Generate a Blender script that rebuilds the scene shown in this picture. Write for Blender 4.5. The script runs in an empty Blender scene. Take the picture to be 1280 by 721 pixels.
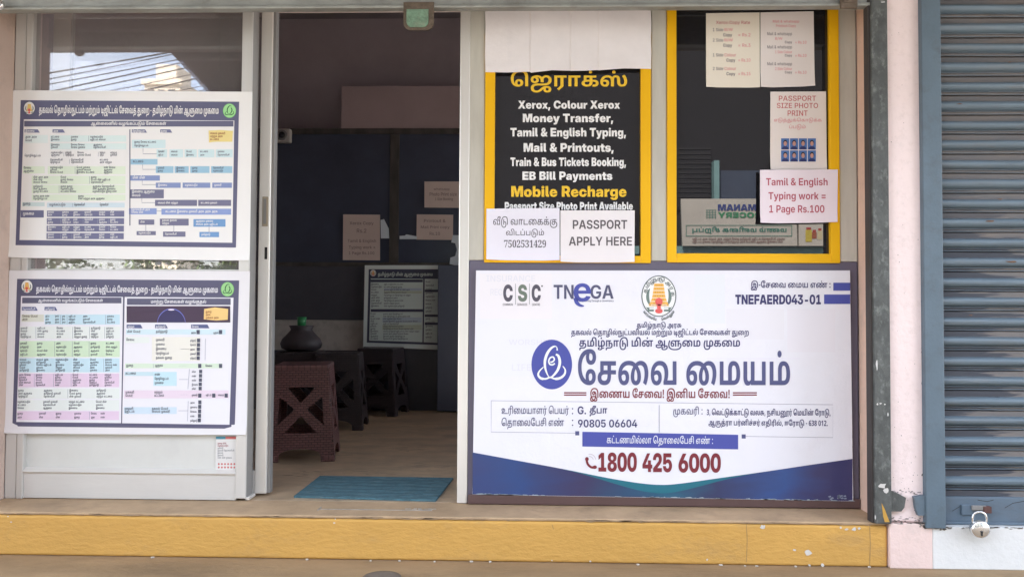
import bpy, bmesh, math, random
from mathutils import Vector, Matrix
from mathutils.geometry import delaunay_2d_cdt

# ------------------------------------------------------------------ camera, sky, sun, exposure
SC = bpy.context.scene
CAM = Vector((0.0, -3.2, 0.80)); YAW, PITCH, ROLL, FPX = 0.026, 0.029, 0.0055, 960.0
_f = Vector((-math.sin(YAW)*math.cos(PITCH), math.cos(YAW)*math.cos(PITCH), math.sin(PITCH)))
_r0 = Vector((math.cos(YAW), math.sin(YAW), 0)); _u0 = _r0.cross(_f)
_r = math.cos(ROLL)*_r0 + math.sin(ROLL)*_u0
_u = -math.sin(ROLL)*_r0 + math.cos(ROLL)*_u0
cam_data = bpy.data.cameras.new('camera'); cam = bpy.data.objects.new('camera', cam_data)
SC.collection.objects.link(cam); SC.camera = cam
cam_data.sensor_width = 36; cam_data.lens = 36*FPX/1280; cam_data.clip_start = 0.05; cam_data.clip_end = 3000
cam.matrix_world = Matrix(((_r.x, _u.x, -_f.x, CAM.x), (_r.y, _u.y, -_f.y, CAM.y), (_r.z, _u.z, -_f.z, CAM.z), (0, 0, 0, 1)))

SUN_EL, SUN_AZ = math.radians(52), math.radians(-28)        # azimuth from +Y (behind the shop) towards +X
world = bpy.data.worlds.new('World'); SC.world = world; world.use_nodes = True
_nt = world.node_tree; _bg = _nt.nodes['Background']
_sky = _nt.nodes.new('ShaderNodeTexSky'); _sky.sky_type = 'NISHITA'; _sky.sun_disc = False
_sky.sun_elevation = SUN_EL; _sky.sun_rotation = SUN_AZ; _sky.dust_density = 3.0; _sky.air_density = 1.0
_tc = _nt.nodes.new('ShaderNodeTexCoord'); _cl = _nt.nodes.new('ShaderNodeTexNoise'); _cl.inputs['Scale'].default_value = 2.2; _cl.inputs['Detail'].default_value = 8
_rm = _nt.nodes.new('ShaderNodeMapRange'); _rm.inputs[1].default_value = .35; _rm.inputs[2].default_value = .65; _rm.inputs[3].default_value = .2; _rm.inputs[4].default_value = .7
_mx = _nt.nodes.new('ShaderNodeMix'); _mx.data_type = 'RGBA'; _mx.inputs['B'].default_value = (5.15, 5.2, 5.35, 1)      # thin bright cloud
_nt.links.new(_tc.outputs['Generated'], _cl.inputs['Vector']); _nt.links.new(_cl.outputs[0], _rm.inputs[0]); _nt.links.new(_rm.outputs[0], _mx.inputs['Factor'])
_nt.links.new(_sky.outputs[0], _mx.inputs['A']); _nt.links.new(_mx.outputs['Result'], _bg.inputs[0]); _bg.inputs[1].default_value = 0.15
sun_data = bpy.data.lights.new('sun', 'SUN'); sun_data.energy = 4.0; sun_data.angle = math.radians(0.5); sun_data.color = (1, .965, .92)
sun = bpy.data.objects.new('sun', sun_data); SC.collection.objects.link(sun)
_s = Vector((math.sin(SUN_AZ)*math.cos(SUN_EL), math.cos(SUN_AZ)*math.cos(SUN_EL), math.sin(SUN_EL)))
sun.rotation_euler = _s.to_track_quat('Z', 'Y').to_euler()
SC.view_settings.view_transform = 'Standard'; SC.view_settings.look = 'None'
SC.view_settings.exposure = 3.0; SC.view_settings.gamma = 1.0; SC.view_settings.use_curve_mapping = False
SC.render.engine = 'CYCLES'; SC.cycles.use_denoising = True
SC.cycles.max_bounces = 10; SC.cycles.diffuse_bounces = 5; SC.cycles.glossy_bounces = 4; SC.cycles.transparent_max_bounces = 12
SC.cycles.sample_clamp_indirect = 6.0; SC.cycles.caustics_reflective = False; SC.cycles.caustics_refractive = False
random.seed(7)

# ------------------------------------------------------------------ helpers
def P(px, py, Y=0.0):
    """a point of the photograph carried back onto the vertical plane at depth Y"""
    d = _f + _r*((px-640)/FPX) + _u*((360.5-py)/FPX)
    return CAM + d*((Y-CAM.y)/d.y)
def PF(px, py, Z=0.0):
    """the same onto a horizontal plane"""
    d = _f + _r*((px-640)/FPX) + _u*((360.5-py)/FPX)
    return CAM + d*((Z-CAM.z)/d.z)
def R(x0, y0, x1, y1, Y):
    """photo rectangle -> upright world rectangle (X0, X1, Z0, Z1) on plane Y"""
    xm, ym = (x0+x1)/2, (y0+y1)/2
    return P(x0, ym, Y).x, P(x1, ym, Y).x, P(xm, y1, Y).z, P(xm, y0, Y).z
def lin(c):
    c /= 255.0
    return c/12.92 if c <= 0.04045 else ((c+0.055)/1.055)**2.4
_W = [(0, (200, 191, 186)), (340, (226, 223, 223)), (600, (236, 233, 238))]
def alb(rgb, y=400, k=0.8):
    """surface colour of something seen as rgb next to white paper at photo height y"""
    for (ya, a), (yb, b) in zip(_W, _W[1:]):
        if y <= yb or yb == 600:
            t = min(max((y-ya)/(yb-ya), 0), 1); w = [p+(q-p)*t for p, q in zip(a, b)]; break
    return tuple(min(0.86, lin(c)/lin(v)*k) for c, v in zip(rgb, w))

_mats = {}
def mat(name, col, rough=0.6, metal=0.0, spec=0.5, var=0.0, vscale=6.0, bump=0.0, bscale=60.0, dirt=None, dirt_amt=0.5, dirt_scale=9.0, stretch=(1, 1, 1), coat=0.0):
    """procedural Principled: base colour broken up by noise, dirt patches, fine bump"""
    if name in _mats: return _mats[name]
    m = bpy.data.materials.new(name); m.use_nodes = True; nt = m.node_tree; b = nt.nodes['Principled BSDF']; L = nt.links.new
    b.inputs['Base Color'].default_value = (*col, 1); b.inputs['Roughness'].default_value = rough
    b.inputs['Metallic'].default_value = metal; b.inputs['Specular IOR Level'].default_value = spec; b.inputs['Coat Weight'].default_value = coat
    tc = nt.nodes.new('ShaderNodeTexCoord'); mp = nt.nodes.new('ShaderNodeMapping'); mp.inputs['Scale'].default_value = stretch
    L(tc.outputs['Object'], mp.inputs['Vector']); src = None
    def noise(sc, det=5, rg=0.6):
        n = nt.nodes.new('ShaderNodeTexNoise'); n.inputs['Scale'].default_value = sc; n.inputs['Detail'].default_value = det; n.inputs['Roughness'].default_value = rg
        L(mp.outputs[0], n.inputs['Vector']); return n
    if var:
        n = noise(vscale, 8, 0.65); mx = nt.nodes.new('ShaderNodeMix'); mx.data_type = 'RGBA'
        mx.inputs['A'].default_value = (*[c*(1-var) for c in col], 1); mx.inputs['B'].default_value = (*[min(.9, c*(1+var)) for c in col], 1)
        rp = nt.nodes.new('ShaderNodeMapRange'); rp.inputs[1].default_value = .3; rp.inputs[2].default_value = .7
        L(n.outputs[0], rp.inputs[0]); L(rp.outputs[0], mx.inputs['Factor']); src = mx.outputs['Result']
    if dirt:
        n = noise(dirt_scale, 10, 0.72); rp = nt.nodes.new('ShaderNodeMapRange'); rp.inputs[1].default_value = .52; rp.inputs[2].default_value = .72; rp.inputs[4].default_value = dirt_amt
        L(n.outputs[0], rp.inputs[0]); mx = nt.nodes.new('ShaderNodeMix'); mx.data_type = 'RGBA'
        mx.inputs['A'].default_value = (*col, 1); mx.inputs['B'].default_value = (*dirt, 1)
        if src: L(src, mx.inputs['A'])
        L(rp.outputs[0], mx.inputs['Factor']); src = mx.outputs['Result']
    if src: L(src, b.inputs['Base Color'])
    if bump:
        n = noise(bscale, 6, 0.6); bp = nt.nodes.new('ShaderNodeBump'); bp.inputs['Strength'].default_value = bump; bp.inputs['Distance'].default_value = 0.01
        L(n.outputs[0], bp.inputs['Height']); L(bp.outputs[0], b.inputs['Normal'])
    _mats[name] = m; return m
def ink(rgb, y=400, rough=0.5):
    c = alb(rgb, y); key = 'ink_%02x%02x%02x_%d' % (*rgb, y//60)
    return mat(key, c, rough, spec=0.3)
def glass(name, see, tint, refl, rough=0.0):
    """thin window film: what is behind shows through see*tint, the street mirrors in it"""
    if name in _mats: return _mats[name]
    m = bpy.data.materials.new(name); m.use_nodes = True; nt = m.node_tree; nt.nodes.clear(); L = nt.links.new
    out = nt.nodes.new('ShaderNodeOutputMaterial'); tr = nt.nodes.new('ShaderNodeBsdfTransparent'); df = nt.nodes.new('ShaderNodeBsdfDiffuse')
    gl = nt.nodes.new('ShaderNodeBsdfGlossy'); m1 = nt.nodes.new('ShaderNodeMixShader'); m2 = nt.nodes.new('ShaderNodeMixShader'); fr = nt.nodes.new('ShaderNodeMapRange'); lw = nt.nodes.new('ShaderNodeLayerWeight'); pw = nt.nodes.new('ShaderNodeMath')
    tr.inputs[0].default_value = (*[min(1, t*1.0) for t in tint], 1); df.inputs[0].default_value = (*[t*.8 for t in tint], 1)
    gl.inputs['Roughness'].default_value = rough; lw.inputs[0].default_value = .5; pw.operation = 'POWER'; pw.inputs[1].default_value = 4; L(lw.outputs['Facing'], pw.inputs[0]); L(pw.outputs[0], fr.inputs[0]); fr.inputs[3].default_value = refl
    m1.inputs[0].default_value = see; L(df.outputs[0], m1.inputs[1]); L(tr.outputs[0], m1.inputs[2])
    L(fr.outputs[0], m2.inputs[0]); L(m1.outputs[0], m2.inputs[1]); L(gl.outputs[0], m2.inputs[2]); L(m2.outputs[0], out.inputs[0])
    _mats[name] = m; return m

class MB:
    """collects shapes in world space and links them as ONE mesh object"""
    def __init__(s): s.bm = bmesh.new(); s.mats = []
    def mi(s, m):
        if m not in s.mats: s.mats.append(m)
        return s.mats.index(m)
    def face(s, pts, m):
        f = s.bm.faces.new([s.bm.verts.new(p) for p in pts]); f.material_index = s.mi(m); return f
    def box(s, x0, x1, y0, y1, z0, z1, m, bev=0.0, seg=2):
        x0, x1 = min(x0, x1), max(x0, x1); y0, y1 = min(y0, y1), max(y0, y1); z0, z1 = min(z0, z1), max(z0, z1)
        v = [s.bm.verts.new(p) for p in ((x0,y0,z0),(x1,y0,z0),(x1,y1,z0),(x0,y1,z0),(x0,y0,z1),(x1,y0,z1),(x1,y1,z1),(x0,y1,z1))]
        k = s.mi(m); fs = []
        for q in ((3,2,1,0),(4,5,6,7),(0,1,5,4),(1,2,6,5),(2,3,7,6),(3,0,4,7)):
            f = s.bm.faces.new([v[i] for i in q]); f.material_index = k; fs.append(f)
        if bev:
            es = list({e for f in fs for e in f.edges})
            r = bmesh.ops.bevel(s.bm, geom=es, offset=bev, segments=seg, affect='EDGES', profile=0.5)
            for f in r['faces']: f.material_index = k
    def prism(s, pts, a, b, m):
        """pts: outline points (Vector); swept from offset a to offset b (Vectors)"""
        k = s.mi(m); A = [s.bm.verts.new(p+a) for p in pts]; B = [s.bm.verts.new(p+b) for p in pts]; n = len(pts)
        fs = [s.bm.faces.new(A[::-1]), s.bm.faces.new(B)]
        for i in range(n): fs.append(s.bm.faces.new((A[i], A[(i+1)%n], B[(i+1)%n], B[i])))
        for f in fs: f.material_index = k
    def tube(s, path, r, m, n=10, closed=False, caps=True):
        k = s.mi(m); path = [Vector(p) for p in path]; N = len(path); rings = []
        rr = r if isinstance(r, (list, tuple)) else [r]*N
        up = Vector((0.123, 0.35, 0.93)).normalized()
        for i, p in enumerate(path):
            a = path[(i-1) % N] if (closed or i > 0) else p; b = path[(i+1) % N] if (closed or i < N-1) else p
            t = (b-a).normalized(); x = t.cross(up)
            if x.length < 1e-4: x = t.cross(Vector((1, 0, 0)))
            x.normalize(); y = t.cross(x)
            rings.append([s.bm.verts.new(p + rr[i]*(x*math.cos(2*math.pi*j/n)+y*math.sin(2*math.pi*j/n))) for j in range(n)])
        for i in range(N if closed else N-1):
            A, B = rings[i], rings[(i+1) % N]
            for j in range(n):
                f = s.bm.faces.new((A[j], A[(j+1) % n], B[(j+1) % n], B[j])); f.material_index = k; f.smooth = True
        if caps and not closed:
            f = s.bm.faces.new(rings[0][::-1]); f.material_index = k; f = s.bm.faces.new(rings[-1]); f.material_index = k
    def lathe(s, prof, c, m, n=32, axis='Z'):
        k = s.mi(m); rings = []
        for rad, h in prof:
            ring = []
            for j in range(n):
                a = 2*math.pi*j/n; u, w = rad*math.cos(a), rad*math.sin(a)
                ring.append(s.bm.verts.new(Vector(c)+(Vector((u, w, h)) if axis == 'Z' else Vector((u, -h, w)))))
            rings.append(ring)
        for A, B in zip(rings, rings[1:]):
            for j in range(n):
                f = s.bm.faces.new((A[j], A[(j+1) % n], B[(j+1) % n], B[j])); f.material_index = k; f.smooth = True
        for ring in (rings[0], rings[-1]):
            f = s.bm.faces.new(ring); f.material_index = k
    def build(s, name, parent=None, fix=True):
        if fix: bmesh.ops.recalc_face_normals(s.bm, faces=s.bm.faces)
        me = bpy.data.meshes.new(name); s.bm.to_mesh(me); s.bm.free()
        for m in s.mats: me.materials.append(m)
        return link(name, me, parent)
def link(name, me, parent=None):
    o = bpy.data.objects.new(name, me); SC.collection.objects.link(o)
    if parent is not None:
        o.parent = parent
        off = parent.location if parent.parent is None else Vector((0, 0, 0))      # a part's own origin is the world's
        o.matrix_parent_inverse = Matrix.Translation(-off)
    return o
def thing(name, label, cat, loc=(0, 0, 0), group=None):
    o = bpy.data.objects.new(name, None); SC.collection.objects.link(o); o.location = loc; o.empty_display_size = 0.1
    return tag(o, label, cat, group)
def tag(o, label, cat, group=None):
    o['label'] = label; o['category'] = cat
    if group: o['group'] = group
    return o
def structure(o): o['kind'] = 'structure'; return o
def copy_tree(o, parent=None):
    c = o.copy(); SC.collection.objects.link(c); c.parent = parent
    if parent is not None: c.matrix_parent_inverse = o.matrix_parent_inverse.copy()
    for ch in list(o.children): copy_tree(ch, c)
    return c
# ------------------------------------------------------------------ glyph outlines (packed) and shaped strings
FONT = {
 'r': {
  3: [78],
  10: [322,68,19757934990442046993,91,170,33,0,41,-17,20,-30,0,-17,0,-18,-13,-23,-24,-14,-33,-8,-20,-2,-27,-2,-14,-1,-7,-4,0,-4,0,-3,5,-3,6,0,258,0,0,-24,-257,0,-15,0,-19,8,-7,13,0,8,0,9,9,14,22,8,18,2,23,2,28,3,28,12,9,17,0,9,0,13,-13,18,-25,11,-18,0,-7,0,-4,0,-7,0,-2,0,-15,0,-20,-13,0,-14,0,-10,12,-13,12,0,11,0,13,13,0,12,0,9,-8,18,-7,7,21,4,6,-4,9,-12,5,-16,0,-10,0,-19,-26,-25,-25,0,-14,0,-23,11,-14,20,0,15,0,17,19,23,34,10],
  12: [246,46,5055749322897,77,-4,-17,0,-28,16,-16,34,0,25,0,25,17,35,14,12,10,8,25,11,34,5,23,0,16,0,0,-24,-23,0,-18,0,-24,-4,-16,-8,-6,-5,-12,-10,-12,-28,0,-19,0,-18,8,-22,15,-10,10,0,8,0,11,7,6,12,0,9,0,14,-15,16,-12,0,-12,0,-21,-14,-8,-9,-5,22,9,10,27,14,16,0,22,0,28,-27,0,-23,0,-17,-13,-24,-24,-13,8,255,161,0,0,143,-11,0,0,24,91,0,0,-24,-49,0,0,-143],
  18: [254,63,1440890524025824017,81,-4,-19,0,-30,12,-18,23,0,16,0,16,18,24,38,13,32,0,56,0,17,0,23,-3,17,-7,7,-5,8,-6,10,-20,0,-13,0,-23,-28,-26,-26,0,-7,0,-17,2,-7,2,6,23,4,-1,11,-2,6,0,14,0,14,13,0,14,0,9,-9,12,-14,6,-19,2,-9,0,-60,0,-14,0,-21,-4,-7,-4,-7,-3,-6,-11,0,-8,0,-13,22,-14,17,0,13,0,18,8,11,20,0,18,0,77,-51,0,0,-52,-27,-5,0,81,163,0,0,-24,-56,0,0,-74,0,-21,-7,-23,-7,-8,-9,-11,-31,-10],
  20: [223,39,85883768593,81,-4,-19,0,-30,12,-18,23,0,16,0,16,18,24,38,13,32,0,108,0,0,-23,-111,0,-14,0,-21,-4,-7,-4,-7,-3,-6,-11,0,-8,0,-13,22,-14,17,0,13,0,18,8,11,20,0,18,0,77,-51,0,0,-52,-27,-5,0,81,163,0,0,-24,-56,0,0,-74,0,-21,-7,-23,-7,-8,-9,-11,-31,-10],
  23: [211,6,63,26,0,0,167,30,0,0,-143,150,0,0,-24],
  24: [508,140,100139432005635370110249062502581604004113,77,-4,-17,0,-28,17,-16,33,0,27,0,29,27,44,50,24,33,0,16,0,27,-4,24,-10,13,-8,11,-9,18,-16,21,-41,0,-25,0,-20,-12,-27,-23,-14,-16,0,-19,0,-23,16,-11,27,0,17,0,16,8,29,14,26,11,11,13,10,15,11,34,11,21,0,14,0,23,-4,21,-9,10,-8,12,-10,12,-10,16,-26,9,-29,0,-17,0,-20,-13,-27,-23,-14,-16,0,-18,0,-23,16,-11,27,0,17,0,15,7,29,16,26,11,12,13,10,10,6,21,8,30,5,23,0,90,0,0,-24,-49,0,0,-143,-30,0,0,143,-18,0,-11,0,-18,-2,-15,-3,-14,-6,-7,-5,-10,-6,-13,-22,-7,-27,0,-15,0,-20,12,-18,10,0,9,0,10,11,4,17,0,9,0,16,-9,28,-14,22,-10,6,-13,10,-27,8,-14,0,-17,0,-29,-9,-12,-9,-10,-8,-13,-23,-6,-26,0,-14,0,-19,12,-19,11,0,9,0,9,11,4,17,0,9,0,22,-18,37,-17,13,-14,10,-34,8,-19,0,-23,0,-34,-16,-19,-28,-3,-17,-1,-5,0,-7,0,-4,0,-18,8,-22,15,-10,10,0,8,0,11,7,6,12,0,9,0,14,-15,16,-12,0,-12,0,-20,-14,-9,-9,-5,22,9,10,27,14,16,0,22,0,28,-27,0,-23,0,-17,-13,-24,-24,-13],
  25: [254,83,1510883222113835480589073,81,-4,-19,0,-30,12,-18,23,0,16,0,16,18,24,38,13,32,0,45,0,27,0,42,-14,24,-30,0,-27,0,-20,-16,-27,-14,-11,-10,-7,-25,-8,-34,-4,-22,0,-32,0,-14,0,-14,-3,-5,-4,-5,-3,-5,-12,0,-10,0,-4,1,-7,0,-4,-29,-1,-1,5,-1,13,0,6,0,13,10,19,7,6,6,3,13,5,16,2,12,0,31,0,27,0,34,5,21,9,7,7,6,7,6,17,0,11,0,14,-12,18,-19,9,-23,4,-12,0,-45,0,-14,0,-21,-4,-7,-4,-7,-3,-6,-11,0,-8,0,-13,22,-14,17,0,13,0,18,8,11,20,0,18,0,77,-51,0,0,-52,-27,-5,0,81,163,0,0,-24,-56,0,0,-74,0,-21,-7,-23,-7,-8,-9,-11,-31,-10],
  28: [237,8,255,26,0,0,167,30,0,0,-143,125,0,0,143,30,0,0,-167],
  29: [263,23,1308817,177,170,24,0,30,-23,14,-41,0,-27,0,-21,-9,-30,-10,-10,-7,-7,-19,-8,-25,-3,-18,0,-131,0,0,167,30,0,0,-143,65,0,0,82,0,19,7,22,7,8,7,7,20,8,16,4553,177,146,-5,0,-9,-3,-3,-3,-4,-5,-5,-16,0,-17,0,-78,14,0,19,0,22,11,9,25,0,20,0,19,-8,30,-16,17],
  30: [294,8,255,107,0,0,167,31,0,0,-143,100,0,0,143,30,0,0,-167,23,1648521,73,-3,-11,0,-17,7,-6,7,-4,4,-6,12,-3,18,0,16,0,106,30,0,0,-101,0,-13,2,-21,6,-5,3,-3,8,-3,5,0,9,0,15,9,6,10,-1,-28,-6,-6,-17,-9],
  31: [196,12,4095,75,-64,-20,19,56,53,0,135,-55,0,0,-143,-30,0,0,167,165,0,0,-24,-49,0,0,-143],
  33: [311,81,173714219027944193462801,77,-4,-17,0,-28,16,-16,34,0,27,0,24,15,37,27,24,34,12,19,0,16,0,31,-8,11,-11,8,-8,10,-20,5,-29,0,-19,0,-10,2,-17,6,-13,4,-5,5,-5,11,-4,8,0,10,0,15,9,10,22,0,20,0,19,-10,32,-16,28,-11,12,27,18,19,-24,21,-52,0,-31,0,-25,-15,-35,-30,-18,-22,0,-13,0,-22,8,-8,7,-10,9,-11,31,-1,23,0,11,-2,22,-7,19,-7,7,-6,6,-17,7,-13,0,-20,0,-30,-20,-15,-34,0,-23,0,-18,8,-22,15,-10,10,0,8,0,11,7,6,12,0,9,0,14,-15,16,-12,0,-12,0,-21,-14,-8,-9,-5,22,9,10,27,14,16,0,22,0,28,-27,0,-23,0,-17,-13,-24,-24,-13],
  34: [328,46,5055749186065,77,-4,-17,0,-28,17,-16,33,0,27,0,24,15,37,27,24,33,12,19,0,13,0,22,-5,19,-10,9,-7,-7,-30,-11,13,-27,15,-19,0,-20,0,-29,-20,-16,-34,0,-21,0,-19,8,-23,15,-10,10,0,8,0,11,7,6,12,0,9,0,15,-15,15,-12,0,-12,0,-21,-14,-8,-9,-5,22,9,10,27,14,16,0,22,0,28,-27,0,-23,0,-17,-13,-24,-24,-13,12,4095,163,0,0,127,4,20,1,20,155,0,0,-24,-49,0,0,-143,-30,0,0,143,-50,0,0,-143],
  36: [320,58,20708348605178129,77,-4,-17,0,-28,17,-16,33,0,27,0,32,26,43,44,22,26,0,24,0,34,-13,21,-24,10,-31,0,-18,0,-18,-7,-29,-6,-13,76,0,0,143,30,0,0,-167,-137,0,-1,20,6,11,9,30,0,20,0,20,-15,29,-27,16,-19,0,-21,0,-29,-20,-16,-34,0,-21,0,-19,8,-23,15,-10,10,0,8,0,11,7,6,12,0,9,0,15,-15,15,-12,0,-12,0,-21,-14,-8,-9,-5,22,9,10,27,14,16,0,22,0,28,-27,0,-23,0,-17,-13,-24,-24,-13],
  41: [196,10,1023,26,0,0,167,165,0,0,-24,-49,0,0,-143,-31,0,0,143,-55,0,0,-143],
  42: [82,33,321013641,-24,253,18,0,28,-11,11,-10,7,-7,10,-21,6,-33,0,-26,0,-145,-30,0,0,138,0,22,-4,29,-7,19,-6,7,-6,7,-17,7,-10,0,-13,0,-17,-10,-9,-17,0,-11,0,-8,5,-20,5,-9,-31,0,-4,9,-5,19,0,9,0,16,12,24,19,15,25,7],
  46: [276,69,39371754787842171937,121,-4,-23,0,-38,18,-28,31,-15,45,0,27,0,34,22,50,37,35,46,17,24,0,24,0,34,-11,13,-11,12,-9,15,-27,6,-40,0,-29,0,-126,-30,0,0,111,0,25,-3,37,-10,28,-9,9,-9,9,-26,9,-17,0,-16,0,-35,-12,-30,-26,-18,-44,0,-31,0,-19,7,-30,13,-23,18,-15,10,-4,6,-1,6,-2,11,-1,7,0,15,0,17,17,0,16,0,12,-14,18,-12,0,-12,0,-15,-16,0,-14,0,-11,7,-20,7,-7,-22,-4,-7,7,-12,23,0,17,0,13,12,22,24,13,19,0,16,0,24,-12,13,-25,0,-16,0,-20,-17,-25,-29,-12],
  47: [221,84,1290133615851990585459745,137,-4,-25,0,-44,17,-33,33,-19,48,0,31,0,31,20,48,35,33,47,16,27,0,19,0,31,-11,18,-24,0,-19,0,-15,-14,-23,-24,-12,-16,0,-16,0,-22,12,-12,22,0,13,0,14,10,20,8,6,21,-4,-6,-7,-6,-17,0,-9,0,-13,13,-14,11,0,12,0,12,16,0,11,0,10,-9,14,-17,7,-12,0,-3,0,-9,0,-5,-1,-17,-2,-29,-15,-24,-26,-13,-37,0,-24,0,-23,12,-37,22,-26,27,-15,16,-3,5,-1,10,0,4,0,12,0,17,7,9,15,0,11,0,13,-12,16,-13,0,-11,0,-14,-15,0,-14,0,-11,7,-20,7,-7,-23,-4,-8,8,-11,21,0,16,0,14,13,23,23,13,17,0,17,0,23,-13,14,-24,0,-16,0,-19,-19,-26,-32,-12],
  48: [357,100,91076282847675749404777722129,77,-4,-17,0,-28,17,-16,33,0,27,0,29,27,44,50,24,33,0,16,0,26,-4,25,-10,12,-7,10,-8,19,-16,22,-43,0,-25,0,-20,-12,-27,-23,-14,-16,0,-19,0,-23,16,-11,27,0,17,0,17,8,30,15,25,10,10,11,11,13,10,30,11,17,0,29,0,36,-23,18,-40,0,-23,0,-20,-8,-32,-13,-26,-7,-10,-25,15,9,13,13,34,0,25,0,19,-13,28,-24,16,-18,0,-13,0,-20,-7,-10,-9,-10,-9,-13,-22,-6,-27,0,-15,0,-20,12,-18,11,0,9,0,9,11,4,17,0,9,0,22,-18,37,-17,13,-14,10,-34,8,-19,0,-23,0,-34,-16,-19,-28,-3,-17,-1,-5,0,-7,0,-4,0,-18,8,-22,16,-10,9,0,8,0,11,7,6,12,0,9,0,14,-15,16,-12,0,-12,0,-20,-14,-9,-9,-5,22,9,10,27,14,16,0,22,0,28,-27,0,-23,0,-17,-13,-24,-24,-13],
  77: [254,63,1440890524025824017,81,-4,-19,0,-30,12,-18,23,0,16,0,16,18,24,38,13,32,0,56,0,17,0,23,-3,17,-7,7,-5,8,-6,10,-20,0,-13,0,-23,-28,-26,-26,0,-7,0,-17,2,-7,2,6,23,4,-1,11,-2,6,0,14,0,14,13,0,14,0,9,-9,12,-14,6,-19,2,-9,0,-60,0,-14,0,-21,-4,-7,-4,-7,-3,-6,-11,0,-8,0,-13,22,-14,17,0,13,0,18,8,11,20,0,18,0,77,-51,0,0,-52,-27,-5,0,81,163,0,0,-24,-56,0,0,-74,0,-21,-7,-23,-7,-8,-9,-11,-31,-10,12,585,133,202,-9,0,-12,12,0,10,0,9,12,12,9,0,9,0,12,-12,0,-9,0,-10,-12,-12],
  82: [211,6,63,26,0,0,167,30,0,0,-143,150,0,0,-24,12,585,108,202,-9,0,-12,12,0,10,0,9,12,12,9,0,9,0,12,-12,0,-9,0,-10,-12,-12],
  83: [508,140,100139432005635370110249062502581604004113,77,-4,-17,0,-28,17,-16,33,0,27,0,29,27,44,50,24,33,0,16,0,27,-4,24,-10,13,-8,11,-9,18,-16,21,-41,0,-25,0,-20,-12,-27,-23,-14,-16,0,-19,0,-23,16,-11,27,0,17,0,16,8,29,14,26,11,11,13,10,15,11,34,11,21,0,14,0,23,-4,21,-9,10,-8,12,-10,12,-10,16,-26,9,-29,0,-17,0,-20,-13,-27,-23,-14,-16,0,-18,0,-23,16,-11,27,0,17,0,15,7,29,16,26,11,12,13,10,10,6,21,8,30,5,23,0,90,0,0,-24,-49,0,0,-143,-30,0,0,143,-18,0,-11,0,-18,-2,-15,-3,-14,-6,-7,-5,-10,-6,-13,-22,-7,-27,0,-15,0,-20,12,-18,10,0,9,0,10,11,4,17,0,9,0,16,-9,28,-14,22,-10,6,-13,10,-27,8,-14,0,-17,0,-29,-9,-12,-9,-10,-8,-13,-23,-6,-26,0,-14,0,-19,12,-19,11,0,9,0,9,11,4,17,0,9,0,22,-18,37,-17,13,-14,10,-34,8,-19,0,-23,0,-34,-16,-19,-28,-3,-17,-1,-5,0,-7,0,-4,0,-18,8,-22,15,-10,10,0,8,0,11,7,6,12,0,9,0,14,-15,16,-12,0,-12,0,-20,-14,-9,-9,-5,22,9,10,27,14,16,0,22,0,28,-27,0,-23,0,-17,-13,-24,-24,-13,12,585,254,202,-9,0,-12,12,0,10,0,9,12,12,9,0,9,0,12,-12,0,-9,0,-10,-12,-12],
  84: [254,83,1510883222113835480589073,81,-4,-19,0,-30,12,-18,23,0,16,0,16,18,24,38,13,32,0,45,0,27,0,42,-14,24,-30,0,-27,0,-20,-16,-27,-14,-11,-10,-7,-25,-8,-34,-4,-22,0,-32,0,-14,0,-14,-3,-5,-4,-5,-3,-5,-12,0,-10,0,-4,1,-7,0,-4,-29,-1,-1,5,-1,13,0,6,0,13,10,19,7,6,6,3,13,5,16,2,12,0,31,0,27,0,34,5,21,9,7,7,6,7,6,17,0,11,0,14,-12,18,-19,9,-23,4,-12,0,-45,0,-14,0,-21,-4,-7,-4,-7,-3,-6,-11,0,-8,0,-13,22,-14,17,0,13,0,18,8,11,20,0,18,0,77,-51,0,0,-52,-27,-5,0,81,163,0,0,-24,-56,0,0,-74,0,-21,-7,-23,-7,-8,-9,-11,-31,-10,12,585,134,202,-9,0,-12,12,0,10,0,9,12,12,9,0,9,0,12,-12,0,-9,0,-10,-12,-12],
  87: [237,8,255,26,0,0,167,30,0,0,-143,125,0,0,143,30,0,0,-167,12,585,119,202,-10,0,-12,12,0,10,0,9,12,12,10,0,9,0,12,-12,0,-9,0,-10,-12,-12],
  88: [263,23,1308817,177,170,24,0,30,-23,14,-41,0,-27,0,-21,-9,-30,-10,-10,-7,-7,-19,-8,-25,-3,-18,0,-131,0,0,167,30,0,0,-143,65,0,0,82,0,19,7,22,7,8,7,7,20,8,16,4553,177,146,-5,0,-9,-3,-3,-3,-4,-5,-5,-16,0,-17,0,-78,14,0,19,0,22,11,9,25,0,20,0,19,-8,30,-16,17,12,585,132,202,-9,0,-12,12,0,10,0,9,12,12,9,0,9,0,12,-12,0,-9,0,-10,-12,-12],
  90: [196,12,4095,75,-64,-20,19,56,53,0,135,-55,0,0,-143,-30,0,0,167,165,0,0,-24,-49,0,0,-143,12,585,98,202,-9,0,-12,12,0,10,0,9,12,12,9,0,9,0,12,-12,0,-9,0,-10,-12,-12],
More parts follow.
